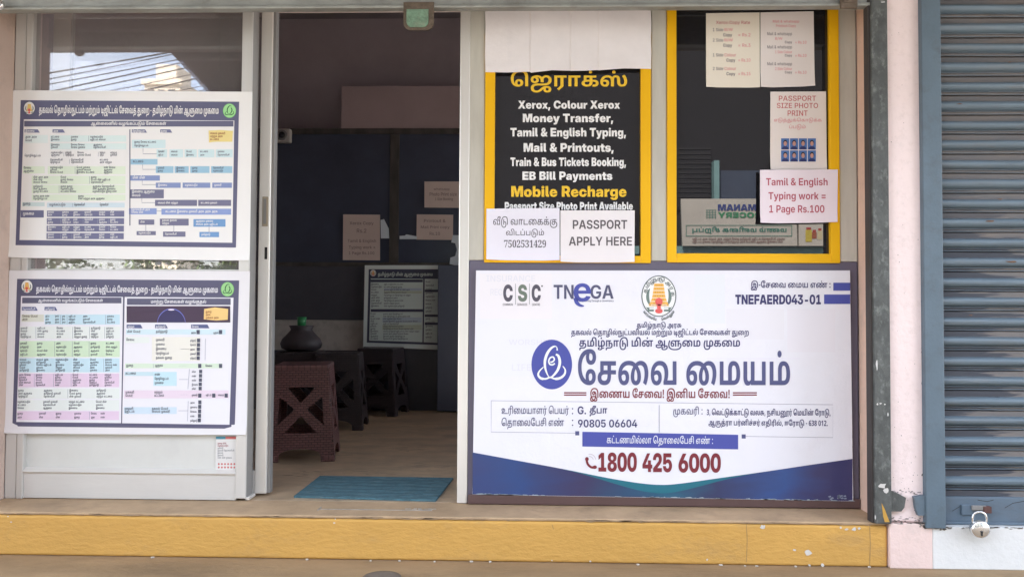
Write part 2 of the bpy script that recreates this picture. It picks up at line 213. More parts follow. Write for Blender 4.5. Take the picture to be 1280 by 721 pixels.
  92: [311,81,173714219027944193462801,77,-4,-17,0,-28,16,-16,34,0,27,0,24,15,37,27,24,34,12,19,0,16,0,31,-8,11,-11,8,-8,10,-20,5,-29,0,-19,0,-10,2,-17,6,-13,4,-5,5,-5,11,-4,8,0,10,0,15,9,10,22,0,20,0,19,-10,32,-16,28,-11,12,27,18,19,-24,21,-52,0,-31,0,-25,-15,-35,-30,-18,-22,0,-13,0,-22,8,-8,7,-10,9,-11,31,-1,23,0,11,-2,22,-7,19,-7,7,-6,6,-17,7,-13,0,-20,0,-30,-20,-15,-34,0,-23,0,-18,8,-22,15,-10,10,0,8,0,11,7,6,12,0,9,0,14,-15,16,-12,0,-12,0,-21,-14,-8,-9,-5,22,9,10,27,14,16,0,22,0,28,-27,0,-23,0,-17,-13,-24,-24,-13,12,585,156,202,-9,0,-12,12,0,10,0,9,12,12,9,0,9,0,12,-12,0,-9,0,-10,-12,-12],
  102: [327,82,755441611326644699546385,154,-4,-19,0,-30,12,-18,23,0,16,0,16,18,24,39,13,31,0,39,0,27,0,37,-15,24,-24,11,-32,0,-16,0,-24,-15,-37,-27,-25,-35,-16,-41,-7,-21,0,-8,0,-34,0,-49,16,-34,27,-20,35,-10,39,0,19,0,6,0,25,12,43,19,38,11,16,25,-15,-12,-17,-16,-35,-9,-36,0,-18,0,-6,0,-23,14,-40,28,-31,46,-18,31,0,4,0,25,0,41,11,29,20,15,32,0,21,0,22,-19,28,-32,14,-21,0,-38,0,-14,0,-21,-4,-7,-4,-7,-3,-6,-11,0,-8,0,-13,22,-14,17,0,13,0,18,8,11,20,0,18,0,77,-51,0,0,-54,-27,-5,0,83,164,0,0,-24,-57,0,0,-74,0,-21,-7,-23,-7,-8,-9,-11,-31,-10],
  116: [314,66,2478178332671250529,131,-90,-27,0,-41,21,-28,40,-15,57,0,36,0,8,0,35,15,57,26,44,37,30,46,15,27,0,26,0,38,-12,14,-12,11,-9,15,-22,9,-29,4,-36,0,-23,0,-110,-30,0,0,99,0,25,-5,43,-14,34,-14,11,-9,8,-28,8,-18,0,-18,0,-36,-11,-30,-24,-23,-38,-13,-53,0,-35,0,-35,12,-51,21,-31,29,-15,18,0,18,0,26,11,16,21,8,30,0,19,0,21,-8,25,-14,11,-11,0,-9,0,-16,-8,-6,-6,-1,25,6,5,20,8,12,0,17,0,26,-17,14,-34,0,-28,0,-30,-14,-41,-27,-26,-35,-11,4,15,108,0,0,167,31,0,0,-167],
  122: [335,87,24174131563338953841328913,81,-4,-19,0,-30,12,-18,23,0,16,0,16,18,24,38,13,32,0,48,0,19,0,32,-10,25,-21,13,-31,0,-21,0,-12,-6,-24,-5,-10,-6,-16,-12,-16,-35,-23,-48,-12,-30,0,-4,0,-23,0,-37,9,-22,21,0,17,0,6,5,10,5,4,4,3,12,2,14,0,236,0,4,-24,-82,0,-19,1,-140,0,-4,0,-6,-2,0,-5,0,-8,25,-11,27,0,5,0,22,0,34,7,26,12,9,9,9,16,4,7,5,15,2,15,0,8,0,21,-15,27,-29,13,-20,0,-45,0,-14,0,-21,-4,-7,-4,-7,-3,-6,-11,0,-8,0,-13,22,-14,17,0,13,0,18,8,11,20,0,18,0,77,-51,0,0,-52,-27,-5,0,81,163,0,0,-24,-56,0,0,-74,0,-21,-7,-23,-7,-8,-9,-11,-31,-10,4,15,279,-48,0,215,30,0,0,-215],
  134: [347,29,51432545,130,-86,-26,0,-41,16,-28,32,-16,45,0,29,0,9,0,24,13,45,19,39,10,15,25,-15,-17,-25,-20,-58,0,-29,0,-4,0,-26,12,-36,21,-24,30,-12,18,0,24,0,32,16,17,29,2,20,29,0,-2,-27,-24,-41,-46,-22,23,1308817,261,170,24,0,30,-23,14,-41,0,-27,0,-21,-9,-30,-10,-10,-8,-7,-18,-8,-25,-3,-19,0,-130,0,0,167,30,0,0,-143,65,0,0,82,0,19,7,22,7,8,7,7,20,8,16,4553,261,146,-5,0,-9,-3,-3,-3,-5,-5,-4,-16,0,-17,0,-78,13,0,20,0,21,11,10,25,0,20,0,19,-8,30,-16,17],
  155: [320,58,20708348605178129,77,-4,-17,0,-28,17,-16,33,0,27,0,32,26,43,44,22,26,0,24,0,34,-13,21,-24,10,-31,0,-18,0,-18,-7,-29,-6,-13,76,0,0,143,30,0,0,-167,-137,0,-1,20,6,11,9,30,0,20,0,20,-15,29,-27,16,-19,0,-21,0,-29,-20,-16,-34,0,-21,0,-19,8,-23,15,-10,10,0,8,0,11,7,6,12,0,9,0,15,-15,15,-12,0,-12,0,-21,-14,-8,-9,-5,22,9,10,27,14,16,0,22,0,28,-27,0,-23,0,-17,-13,-24,-24,-13,48,9213318345289,267,253,27,0,27,-21,0,-17,0,-19,-23,-19,-18,0,-20,0,-21,19,0,16,0,7,7,19,8,9,18,-7,-5,-6,-6,-12,0,-7,0,-6,5,-8,8,-4,5,0,9,0,9,10,0,7,0,10,-16,8,-13,0,-3,0,-7,0,-4,-1,-20,-3,-20,-24,0,-17,0,-12,9,-17,14,-11,18,-6,9,-1,0,-25,-16,2,-28,11,-21,18,-12,24,0,17,0,13,10,24,19,19,30,10],
  193: [82,12,585,41,-4,-9,0,-11,10,0,12,0,12,11,9,9,0,8,0,12,-9,0,-12,0,-12,-12,-10,12,585,41,123,-9,0,-11,10,0,11,0,12,11,9,9,0,8,0,12,-9,0,-12,0,-11,-12,-10],
 },
 'b': {
  3: [78],
  6: [365,84,10617139002042718467946641,105,-42,-31,0,-44,15,-22,28,0,18,0,9,6,15,8,6,5,3,12,4,17,1,12,0,231,0,0,-31,-228,0,-5,0,-7,-1,-4,-1,-2,-1,-3,-4,0,-4,0,-11,29,-14,31,0,4,0,30,0,42,13,26,24,7,15,1,8,1,6,1,12,0,5,0,17,-10,29,-21,19,-17,3,-4,1,-7,0,-4,0,-8,0,-14,-4,-9,-10,0,-9,0,-9,10,-11,9,0,8,0,12,10,0,13,0,12,-11,18,-6,9,31,4,5,-4,9,-13,6,-18,0,-12,0,-10,-6,-18,-13,-14,-22,-7,-15,0,-16,0,-26,10,-15,22,0,17,0,19,19,24,33,11,20,0,27,0,39,-16,26,-28,12,-35,0,-19,0,-6,-1,-13,-1,-6,0,-11,-9,-25,-42,-36,-62,-19,-38,0,4,15,297,-46,0,215,44,0,0,-215],
  7: [432,84,10617139002042718467946641,105,-42,-31,0,-44,15,-22,28,0,18,0,9,6,15,8,6,5,3,12,4,17,1,12,0,231,0,0,-31,-228,0,-5,0,-7,-1,-4,-1,-2,-1,-3,-4,0,-4,0,-11,29,-14,31,0,4,0,30,0,42,13,26,24,7,15,1,8,1,6,1,12,0,5,0,17,-10,29,-21,19,-17,3,-4,1,-7,0,-4,0,-8,0,-14,-4,-9,-10,0,-9,0,-9,10,-11,9,0,8,0,12,10,0,13,0,12,-11,18,-6,9,31,4,5,-4,9,-13,6,-18,0,-12,0,-10,-6,-18,-13,-14,-22,-7,-15,0,-16,0,-26,10,-15,22,0,17,0,19,19,24,33,11,20,0,27,0,39,-16,26,-28,12,-35,0,-19,0,-6,-1,-13,-1,-6,0,-11,-9,-25,-42,-36,-62,-19,-38,0,45,18773912472713,299,-96,-44,0,-46,27,0,24,0,10,11,17,20,11,15,0,8,0,16,-3,8,-3,-5,-28,-5,2,-9,1,-5,0,-8,0,-7,-5,0,-4,0,-5,10,-8,24,-5,22,0,2,0,25,0,38,11,20,20,0,15,0,11,-13,12,-12,0,-9,0,-17,-6,-5,-4,0,30,7,5,20,6,16,0,14,0,25,-11,16,-23,0,-18,0,-23,-29,-36,-56,-20,-42,0,4,15,297,-37,0,206,44,0,0,-206],
  8: [368,148,47760762801233480389034837507346789404124305,85,-96,-25,0,-34,14,-17,26,0,18,0,22,26,35,24,12,18,9,49,10,28,0,20,0,44,-7,19,-7,18,-7,28,-21,17,-28,0,-18,0,-27,-39,-31,-40,0,-24,0,-45,13,-21,11,-18,10,-28,23,-23,28,-11,17,-16,26,-13,49,0,31,0,28,19,51,41,41,62,23,43,0,42,0,59,-21,20,-20,14,-14,16,-34,7,-43,0,-29,0,-94,-44,0,0,76,0,32,-6,45,-14,31,-12,11,-14,14,-41,14,-28,0,-26,0,-44,-15,-33,-29,-19,-43,0,-28,0,-16,4,-28,10,-26,8,-15,9,-18,26,-30,32,-24,18,-7,12,-4,24,-5,13,0,22,0,18,17,0,14,0,13,-18,20,-14,6,-16,7,-39,7,-18,0,-26,0,-42,-9,-14,-8,-12,-6,-12,-19,0,-11,0,-14,18,-17,21,0,11,0,23,4,10,3,19,7,32,24,24,34,7,20,3,11,4,24,0,13,0,16,-8,27,-17,20,-14,4,-5,-1,-4,1,-5,0,-5,0,-8,0,-14,-4,-9,-9,0,-9,0,-10,10,-11,10,0,8,0,11,10,0,13,0,11,-10,19,-7,8,35,-8,4,-3,7,-10,6,-13,0,-8,0,-12,-12,-23,-25,-14,-20,0,-15,0,-26,11,-15,22,0,17,0,18,19,23,33,12,20,0,33,0,43,-25,22,-43,0,-28,0,-19,-6,-31,-6,-15,-7,-17,-21,-32,-29,-26,-17,-9,-20,-10,-47,-13],
  9: [251,10,1023,24,0,0,169,222,0,0,-32,-66,0,0,-137,-44,0,0,137,-68,0,0,-137,12,585,102,59,-10,0,-13,13,0,10,0,10,13,13,10,0,10,0,13,-13,0,-10,0,-10,-13,-13,12,585,215,59,-10,0,-13,13,0,10,0,10,13,13,10,0,10,0,13,-13,0,-10,0,-10,-13,-13],
  10: [326,68,19757934990442046993,96,172,35,0,46,-17,22,-28,0,-18,0,-17,-15,-24,-27,-15,-34,-7,-20,-2,-35,-3,-7,-1,-5,-2,0,-2,0,-3,5,-1,6,0,254,0,0,-32,-256,0,-20,0,-21,10,-9,14,0,8,0,9,9,16,22,11,18,2,25,2,29,2,29,10,9,15,0,9,0,12,-16,15,-25,7,-14,0,-6,-1,-4,1,-9,0,-1,0,-11,0,-17,-9,0,-10,0,-9,12,-7,8,0,8,0,11,9,0,12,0,10,-10,20,-7,6,32,1,6,-4,9,-11,6,-16,0,-13,0,-21,-29,-24,-29,0,-14,0,-26,9,-16,20,0,16,0,18,19,22,37,11],
  12: [263,46,5055749322897,82,-4,-20,0,-31,17,-17,33,0,25,0,27,20,40,19,12,11,7,27,8,36,4,25,0,9,0,1,-32,-28,0,-14,0,-21,-3,-14,-5,-6,-5,-13,-8,-13,-28,0,-21,0,-14,6,-18,13,-8,9,0,6,0,10,5,5,11,0,7,0,11,-12,13,-11,0,-13,0,-20,-15,-8,-8,-6,28,11,11,28,14,19,0,24,0,29,-27,0,-25,0,-17,-13,-25,-28,-14,8,255,170,0,0,137,-13,0,0,32,100,0,0,-32,-43,0,0,-137],
  18: [273,63,1440890524025824017,88,-4,-23,0,-33,13,-20,23,0,17,0,17,20,24,42,14,35,0,63,0,19,0,25,-3,18,-7,8,-6,9,-6,10,-21,0,-13,0,-24,-31,-28,-28,0,-8,0,-18,2,-8,2,8,31,4,-2,8,-1,5,0,13,0,13,11,0,11,0,8,-8,10,-14,4,-18,2,-10,0,-66,0,-10,0,-19,-2,-7,-4,-6,-3,-5,-9,0,-6,0,-11,19,-11,16,0,12,0,16,7,9,19,0,17,0,66,-45,0,0,-46,-40,-5,0,83,184,0,0,-32,-56,0,0,-65,0,-21,-8,-24,-7,-9,-12,-12,-34,-10],
  20: [241,39,85883768593,88,-4,-23,0,-33,13,-20,23,0,17,0,17,20,24,42,14,35,0,119,0,0,-30,-125,0,-10,0,-19,-2,-7,-4,-6,-3,-5,-9,0,-6,0,-11,19,-11,16,0,12,0,16,7,9,19,0,17,0,66,-45,0,0,-46,-40,-5,0,83,185,0,0,-32,-58,0,0,-65,0,-21,-7,-24,-8,-9,-11,-12,-34,-10],
  21: [336,155,3057342534905268632322527395685180815277367857,105,172,24,0,31,-11,20,-17,6,-9,-13,-4,6,13,20,19,26,9,15,0,27,0,35,-20,18,-33,0,-20,0,-25,-18,-32,-15,-10,-12,-7,-28,-8,-34,-3,-20,0,-69,0,-14,0,-19,-2,-14,-5,-5,-4,-7,-5,-7,-15,0,-9,0,-13,10,-17,18,-9,12,0,12,0,20,7,19,14,11,12,16,15,26,17,29,7,19,0,15,0,25,-8,17,-15,9,-20,0,-12,0,-14,-12,-21,-27,-13,-19,0,-17,0,-23,8,-13,14,-5,16,0,7,0,12,13,23,9,6,33,-2,-11,-9,-9,-17,0,-7,0,-10,11,-11,10,0,8,0,9,6,5,9,0,5,0,6,-4,8,-8,6,-11,3,-9,0,-7,0,-12,-2,-6,-3,-5,-2,-9,-6,-11,-10,-8,-8,-13,-14,-26,-18,-32,-10,-21,0,-29,0,-37,19,-16,31,0,19,0,17,12,25,10,8,10,9,26,10,32,3,19,0,59,0,16,0,29,2,23,6,9,6,8,6,9,18,0,14,0,15,-10,19,-18,9,-11,0,-8,0,-12,-5,-4,-5,-5,-5,-5,-18,0,-19,0,-25,-44,0,0,21,0,13,-5,22,-13,15,-21,8,-17,0,-1,0,-6,0,-2,0,-9,-2,-13,-3,-14,-11,-6,-14,0,-7,0,-10,10,-14,12,0,10,0,11,11,0,9,0,8,-8,14,-17,8,-15,0,36,15,11,-2,19,-11,11,-19,0,-13,0,-23,-31,-27,-28,0,-20,0,-26,14,-13,24,0,17,0,21,24,29,41,16],
  23: [222,6,63,24,0,0,169,44,0,0,-137,149,0,0,-32],
  24: [548,140,100139432005635370110249062502581604004113,82,-4,-20,0,-31,17,-17,34,0,25,0,30,29,45,56,25,39,0,18,0,30,-4,27,-11,14,-9,8,-5,20,-16,27,-43,0,-28,0,-18,-14,-27,-27,-15,-19,0,-21,0,-27,17,-12,27,0,16,0,16,10,31,19,27,13,12,7,6,18,12,37,12,26,0,16,0,26,-4,24,-9,13,-9,6,-5,15,-11,20,-28,11,-31,0,-19,0,-18,-14,-27,-26,-15,-19,0,-22,0,-26,17,-12,27,0,16,0,16,9,31,19,26,12,11,11,8,12,7,23,9,32,5,26,0,95,0,0,-32,-43,0,0,-137,-44,0,0,137,-14,0,-16,0,-20,-2,-15,-4,-11,-6,-7,-5,-9,-6,-13,-19,-6,-23,0,-13,0,-17,10,-15,8,0,7,0,8,8,3,15,0,9,0,12,-7,25,-15,22,-12,6,-13,10,-28,6,-14,0,-20,0,-27,-9,-9,-7,-11,-7,-14,-19,-8,-24,0,-15,0,-16,10,-16,8,0,8,0,8,8,3,15,0,9,0,19,-18,34,-18,10,-14,10,-33,8,-19,0,-25,0,-36,-16,-20,-25,-3,-15,0,-3,-1,-7,0,-6,0,-15,6,-18,13,-8,9,0,6,0,10,5,5,11,0,7,0,11,-12,13,-11,0,-13,0,-19,-15,-9,-8,-6,28,11,11,28,14,19,0,24,0,29,-27,0,-25,0,-17,-13,-25,-28,-14],
  25: [273,83,1510883222113835480589073,88,-4,-23,0,-33,13,-20,23,0,17,0,17,20,24,42,14,35,0,50,0,30,0,46,-14,26,-33,0,-28,0,-20,-17,-29,-16,-10,-10,-7,-27,-9,-38,-5,-24,0,-24,0,-18,0,-15,-3,-5,-3,-5,-4,-5,-11,0,-9,0,-4,0,-6,1,-3,-44,-2,0,6,-1,12,0,7,0,14,10,20,9,6,6,4,15,6,22,2,16,0,28,0,26,0,33,4,21,9,7,6,6,6,6,16,0,11,0,13,-11,16,-19,9,-22,3,-11,0,-52,0,-10,0,-19,-2,-7,-4,-6,-3,-5,-9,0,-6,0,-11,19,-11,16,0,12,0,16,7,9,19,0,17,0,66,-45,0,0,-46,-40,-5,0,83,185,0,0,-32,-57,0,0,-65,0,-21,-8,-24,-7,-9,-11,-12,-35,-10],
  26: [266,51,441054795176081,190,109,19,0,29,-16,15,-31,0,-24,0,-26,-17,-34,-14,-9,-10,-7,-27,-9,-33,-4,-21,0,-27,0,-18,0,-15,-3,-5,-3,-5,-4,-5,-11,0,-9,0,-4,1,-6,0,-3,-43,-2,-1,6,-1,12,0,7,0,14,11,20,9,6,6,4,15,6,22,2,16,0,34,0,22,0,27,3,17,8,7,7,5,5,7,20,0,14,0,13,-7,17,-13,9,-10,0,-8,0,-13,-5,-6,-5,0,32,7,4,19,6,10,1023,24,0,0,169,176,0,0,-32,-43,0,0,-137,-44,0,0,137,-45,0,0,-137],
  27: [406,94,1423066919494931050088444177,82,-4,-20,0,-31,17,-17,34,0,25,0,30,29,45,56,25,39,0,18,0,30,-4,27,-11,14,-9,8,-5,20,-16,27,-43,0,-28,0,-18,-14,-27,-27,-15,-18,0,-22,0,-27,17,-12,27,0,16,0,16,10,31,18,26,13,11,11,8,11,7,23,9,33,5,24,0,96,0,0,-32,-43,0,0,-137,-44,0,0,137,-13,0,-16,0,-21,-2,-14,-4,-12,-6,-7,-5,-9,-6,-13,-19,-6,-23,0,-13,0,-17,10,-15,8,0,8,0,8,8,3,15,0,9,0,19,-18,34,-18,10,-14,10,-33,8,-19,0,-25,0,-36,-16,-20,-25,-3,-15,0,-3,-1,-7,0,-6,0,-15,6,-18,13,-8,9,0,6,0,10,5,5,11,0,7,0,11,-12,13,-11,0,-13,0,-19,-15,-9,-8,-6,28,11,11,28,14,19,0,24,0,29,-27,0,-25,0,-17,-13,-25,-28,-14],
  28: [249,8,255,24,0,0,169,44,0,0,-137,113,0,0,137,44,0,0,-169],
  29: [280,23,1308817,186,172,28,0,35,-24,16,-41,0,-26,0,-23,-10,-30,-12,-10,-8,-7,-20,-8,-28,-3,-21,0,-142,0,0,169,44,0,0,-137,55,0,0,74,0,19,9,23,7,8,8,8,24,8,16,4553,189,140,-4,0,-7,-2,-3,-3,-4,-4,-4,-14,0,-15,0,-70,12,0,16,0,18,9,8,22,0,18,0,17,-6,26,-14,16],
  30: [310,8,255,111,0,0,169,44,0,0,-137,87,0,0,137,44,0,0,-169,23,1648521,77,-4,-14,0,-18,7,-6,7,-4,5,-7,12,-4,19,0,15,0,108,44,0,0,-105,0,-12,2,-14,4,-4,3,-3,8,-3,5,0,8,0,13,10,5,8,0,-33,-7,-7,-20,-10],
  31: [207,12,4095,92,-64,-28,26,51,48,0,127,-47,0,0,-137,-44,0,0,169,178,0,0,-32,-43,0,0,-137],
  32: [290,82,464112176835581796718737,192,172,27,0,37,-24,18,-45,0,-31,0,-37,-18,-47,-17,-13,-12,-10,-31,-11,-39,-5,-22,0,-31,0,-19,0,-15,-3,-4,-3,-5,-4,-6,-11,0,-9,0,-4,1,-6,0,-3,-43,-2,-1,6,-1,12,0,7,0,14,11,20,9,6,6,4,15,6,22,2,16,0,39,0,26,0,38,7,25,20,12,35,0,28,0,25,-10,31,-19,13,-12,0,-7,0,-12,-4,-4,-6,-6,-6,-3,-17,0,-14,0,-93,-44,0,0,91,0,17,-2,18,-4,6,-3,4,-8,4,-6,0,-5,0,-9,-4,-3,-4,-4,-6,-2,-18,0,-17,0,-91,-44,0,0,99,0,15,4,22,9,15,6,6,8,8,21,7,12,0,16,0,21,-8,17,-17,7,-15,-16,4,8,11,17,16,23,9],
  33: [334,81,173714219027944193462801,82,-4,-20,0,-31,17,-17,34,0,25,0,25,17,37,30,25,39,13,22,0,21,0,32,-9,12,-11,8,-6,10,-19,7,-31,1,-24,1,-8,2,-15,5,-12,5,-4,3,-2,9,-3,5,0,9,0,14,9,8,20,0,18,0,14,-8,30,-14,30,-11,12,37,22,20,-25,20,-52,0,-29,0,-24,-16,-36,-34,-21,-28,0,-13,0,-24,7,-9,8,-11,8,-13,29,-1,22,-1,11,-2,20,-5,16,-5,6,-5,8,-19,9,-14,0,-20,0,-30,-18,-15,-32,0,-21,0,-15,6,-19,13,-8,9,0,6,0,10,5,5,11,0,7,0,11,-12,13,-11,0,-13,0,-20,-15,-8,-8,-6,28,11,11,28,14,19,0,23,0,30,-27,0,-25,0,-17,-14,-25,-27,-14],
  34: [351,46,5055749186065,82,-4,-20,0,-31,17,-17,34,0,26,0,24,16,37,28,25,37,13,21,0,16,0,25,-6,23,-12,12,-9,-17,-35,-10,13,-29,17,-21,0,-18,0,-28,-18,-16,-32,0,-21,0,-15,6,-19,13,-8,9,0,6,0,10,5,5,10,0,8,0,12,-13,12,-10,0,-13,0,-20,-15,-8,-8,-6,28,11,11,28,14,19,0,23,0,30,-27,0,-25,0,-17,-13,-25,-28,-14,12,4095,170,0,0,135,6,9,0,25,170,0,0,-32,-43,0,0,-137,-44,0,0,137,-45,0,0,-137],
  35: [280,23,1308817,186,172,28,0,35,-24,16,-41,0,-26,0,-23,-10,-30,-12,-10,-8,-7,-20,-8,-28,-3,-21,0,-142,0,0,169,44,0,0,-137,55,0,0,74,0,19,9,23,7,8,8,8,24,8,16,4553,189,140,-4,0,-7,-2,-3,-3,-4,-4,-4,-14,0,-15,0,-70,12,0,16,0,18,9,8,22,0,18,0,17,-6,26,-14,16,41,315840054425,68,-13,6,0,13,-1,5,-1,-2,-30,-3,1,-8,0,-5,0,-7,0,-11,-4,0,-6,0,-5,8,-5,12,-1,6,0,8,0,13,0,20,6,14,12,5,9,2,4,8,5,16,4,12,0,27,-9,-13,-3,-11,-7,-3,-6,-7,-16,-23,-21,-34,-9,-23,0,-11,0,-16,0,-27,7,-9,6,-6,4,-10,15,0,11,0,18,28,22,15,29283,169,-55,-3,4,-12,2,-19,12,-11,21,0,16,42,1,0,-8,5,-10,6,-3,4,-2,11,-2,9,0,33,0,0,-31],
  36: [341,58,20708348605178129,82,-4,-20,0,-31,17,-17,34,0,25,0,33,28,44,48,23,30,0,28,0,38,-14,24,-24,10,-32,0,-17,0,-15,-6,-27,-5,-11,64,0,0,137,44,0,0,-169,-153,0,-1,24,6,10,7,29,0,17,0,19,-13,27,-27,14,-19,0,-20,0,-29,-19,-15,-33,0,-19,0,-15,6,-19,13,-8,9,0,6,0,10,5,5,11,0,7,0,12,-12,12,-11,0,-13,0,-20,-15,-8,-8,-6,28,11,11,28,14,19,0,23,0,30,-27,0,-25,0,-17,-14,-25,-27,-14],
  41: [207,10,1023,24,0,0,169,178,0,0,-32,-43,0,0,-137,-44,0,0,137,-47,0,0,-137],
  42: [92,33,321013641,-25,255,24,0,33,-13,11,-11,7,-7,11,-21,7,-35,0,-27,0,-141,-44,0,0,129,0,24,-3,31,-8,21,-7,7,-6,6,-14,6,-10,0,-13,0,-15,-10,-7,-14,0,-9,0,-8,5,-19,5,-10,-43,0,-4,8,-5,20,0,9,0,17,13,24,22,16,28,7],
  46: [295,69,39371754787842171937,123,-4,-25,0,-39,17,-28,32,-15,44,0,27,0,32,22,51,38,37,52,19,31,0,22,0,37,-9,15,-12,13,-9,17,-26,8,-39,0,-30,0,-130,-44,0,0,116,0,15,-2,32,-9,30,-8,10,-10,11,-25,9,-16,0,-19,0,-35,-13,-28,-26,-17,-41,0,-29,0,-19,7,-30,11,-21,15,-13,8,-3,10,1,4,-1,10,-1,5,0,17,0,12,18,0,11,0,10,-10,15,-11,0,-10,0,-13,-12,0,-13,0,-11,8,-20,6,-5,-36,0,-4,5,-10,20,0,13,0,16,13,24,27,14,21,0,21,0,27,-15,13,-25,0,-15,0,-20,-19,-27,-33,-14],
  47: [234,84,1290133615851990585459745,144,-4,-28,0,-48,17,-35,33,-19,48,0,32,0,31,20,48,37,33,51,17,30,0,24,0,34,-13,17,-26,0,-19,0,-16,-14,-25,-27,-14,-20,0,-19,0,-26,14,-13,24,0,14,0,15,8,17,6,6,36,-1,-6,-5,-7,-18,0,-11,0,-13,12,-12,9,0,10,0,10,14,0,10,0,8,-6,13,-14,8,-13,0,-2,0,-10,-1,-7,-1,-14,-2,-28,-13,-23,-25,-13,-35,0,-23,0,-24,13,-34,22,-24,28,-13,14,-2,4,0,8,-1,5,0,11,0,14,7,7,14,0,9,0,10,-9,14,-11,0,-9,0,-12,-12,0,-13,0,-11,8,-20,6,-5,-37,0,-7,7,-7,16,0,15,0,15,13,24,26,15,20,0,20,0,27,-15,14,-25,0,-15,0,-20,-19,-27,-36,-14],
  48: [385,100,91076282847675749404777722129,82,-4,-20,0,-31,17,-17,34,0,25,0,30,29,45,56,25,39,0,18,0,30,-4,27,-11,14,-9,8,-5,20,-16,27,-43,0,-28,0,-18,-14,-27,-27,-15,-18,0,-22,0,-26,17,-13,27,0,16,0,17,10,31,18,27,12,11,6,4,16,13,36,13,18,0,33,0,40,-24,18,-40,0,-23,0,-19,-8,-32,-12,-28,-7,-10,-36,18,8,13,11,32,0,23,0,18,-12,26,-23,14,-16,0,-12,0,-20,-7,-9,-8,-9,-6,-14,-19,-7,-26,0,-16,0,-17,10,-14,8,0,8,0,8,9,3,15,0,8,0,19,-18,34,-18,10,-14,10,-33,8,-19,0,-25,0,-36,-16,-20,-25,-3,-15,0,-3,-1,-7,0,-6,0,-15,6,-18,13,-8,9,0,6,0,10,5,5,11,0,7,0,11,-12,13,-11,0,-13,0,-19,-15,-9,-8,-6,28,11,11,28,14,19,0,24,0,29,-27,0,-25,0,-17,-13,-25,-27,-14],
  77: [273,63,1440890524025824017,88,-4,-23,0,-33,13,-20,23,0,17,0,17,20,24,42,14,35,0,63,0,19,0,25,-3,18,-7,8,-6,9,-6,10,-21,0,-13,0,-24,-31,-28,-28,0,-8,0,-18,2,-8,2,8,31,4,-2,8,-1,5,0,13,0,13,11,0,11,0,8,-8,10,-14,4,-18,2,-10,0,-66,0,-10,0,-19,-2,-7,-4,-6,-3,-5,-9,0,-6,0,-11,19,-11,16,0,12,0,16,7,9,19,0,17,0,66,-45,0,0,-46,-40,-5,0,83,184,0,0,-32,-56,0,0,-65,0,-21,-8,-24,-7,-9,-12,-12,-34,-10,12,585,143,199,-10,0,-14,14,0,11,0,10,14,14,10,0,11,0,13,-14,0,-10,0,-11,-13,-14],
  78: [353,35,33900433727,24,0,0,169,194,0,0,-32,-62,0,0,-39,8,5,19,6,12,0,19,0,23,-14,11,-21,0,-12,0,-10,-6,-15,-3,-5,78,0,0,-32,-205,0,0,32,84,0,3,3,5,12,0,8,0,12,-12,10,-10,0,-6,0,-14,-5,-6,-5,0,-19,-44,0,0,89,-44,0,0,-137,6,63,263,0,-10,32,32,0,0,137,44,0,0,-169,12,585,177,199,-11,0,-14,14,0,11,0,10,14,14,11,0,10,0,14,-14,0,-10,0,-11,-14,-14],
  79: [241,39,85883768593,88,-4,-23,0,-33,13,-20,23,0,17,0,17,20,24,42,14,35,0,119,0,0,-30,-125,0,-10,0,-19,-2,-7,-4,-6,-3,-5,-9,0,-6,0,-11,19,-11,16,0,12,0,16,7,9,19,0,17,0,66,-45,0,0,-46,-40,-5,0,83,185,0,0,-32,-58,0,0,-65,0,-21,-7,-24,-8,-9,-11,-12,-34,-10,12,585,143,199,-10,0,-14,14,0,11,0,10,14,14,10,0,11,0,13,-14,0,-10,0,-11,-13,-14],
  82: [222,6,63,24,0,0,169,44,0,0,-137,149,0,0,-32,12,585,120,199,-11,0,-14,14,0,11,0,10,14,14,11,0,10,0,14,-14,0,-10,0,-11,-14,-14],
  83: [548,140,100139432005635370110249062502581604004113,82,-4,-20,0,-31,17,-17,34,0,25,0,30,29,45,56,25,39,0,18,0,30,-4,27,-11,14,-9,8,-5,20,-16,27,-43,0,-28,0,-18,-14,-27,-27,-15,-19,0,-21,0,-27,17,-12,27,0,16,0,16,10,31,19,27,13,12,7,6,18,12,37,12,26,0,16,0,26,-4,24,-9,13,-9,6,-5,15,-11,20,-28,11,-31,0,-19,0,-18,-14,-27,-26,-15,-19,0,-22,0,-26,17,-12,27,0,16,0,16,9,31,19,26,12,11,11,8,12,7,23,9,32,5,26,0,95,0,0,-32,-43,0,0,-137,-44,0,0,137,-14,0,-16,0,-20,-2,-15,-4,-11,-6,-7,-5,-9,-6,-13,-19,-6,-23,0,-13,0,-17,10,-15,8,0,7,0,8,8,3,15,0,9,0,12,-7,25,-15,22,-12,6,-13,10,-28,6,-14,0,-20,0,-27,-9,-9,-7,-11,-7,-14,-19,-8,-24,0,-15,0,-16,10,-16,8,0,8,0,8,8,3,15,0,9,0,19,-18,34,-18,10,-14,10,-33,8,-19,0,-25,0,-36,-16,-20,-25,-3,-15,0,-3,-1,-7,0,-6,0,-15,6,-18,13,-8,9,0,6,0,10,5,5,11,0,7,0,11,-12,13,-11,0,-13,0,-19,-15,-9,-8,-6,28,11,11,28,14,19,0,24,0,29,-27,0,-25,0,-17,-13,-25,-28,-14,12,585,274,199,-11,0,-13,14,0,11,0,10,13,14,11,0,10,0,14,-14,0,-10,0,-11,-14,-14],
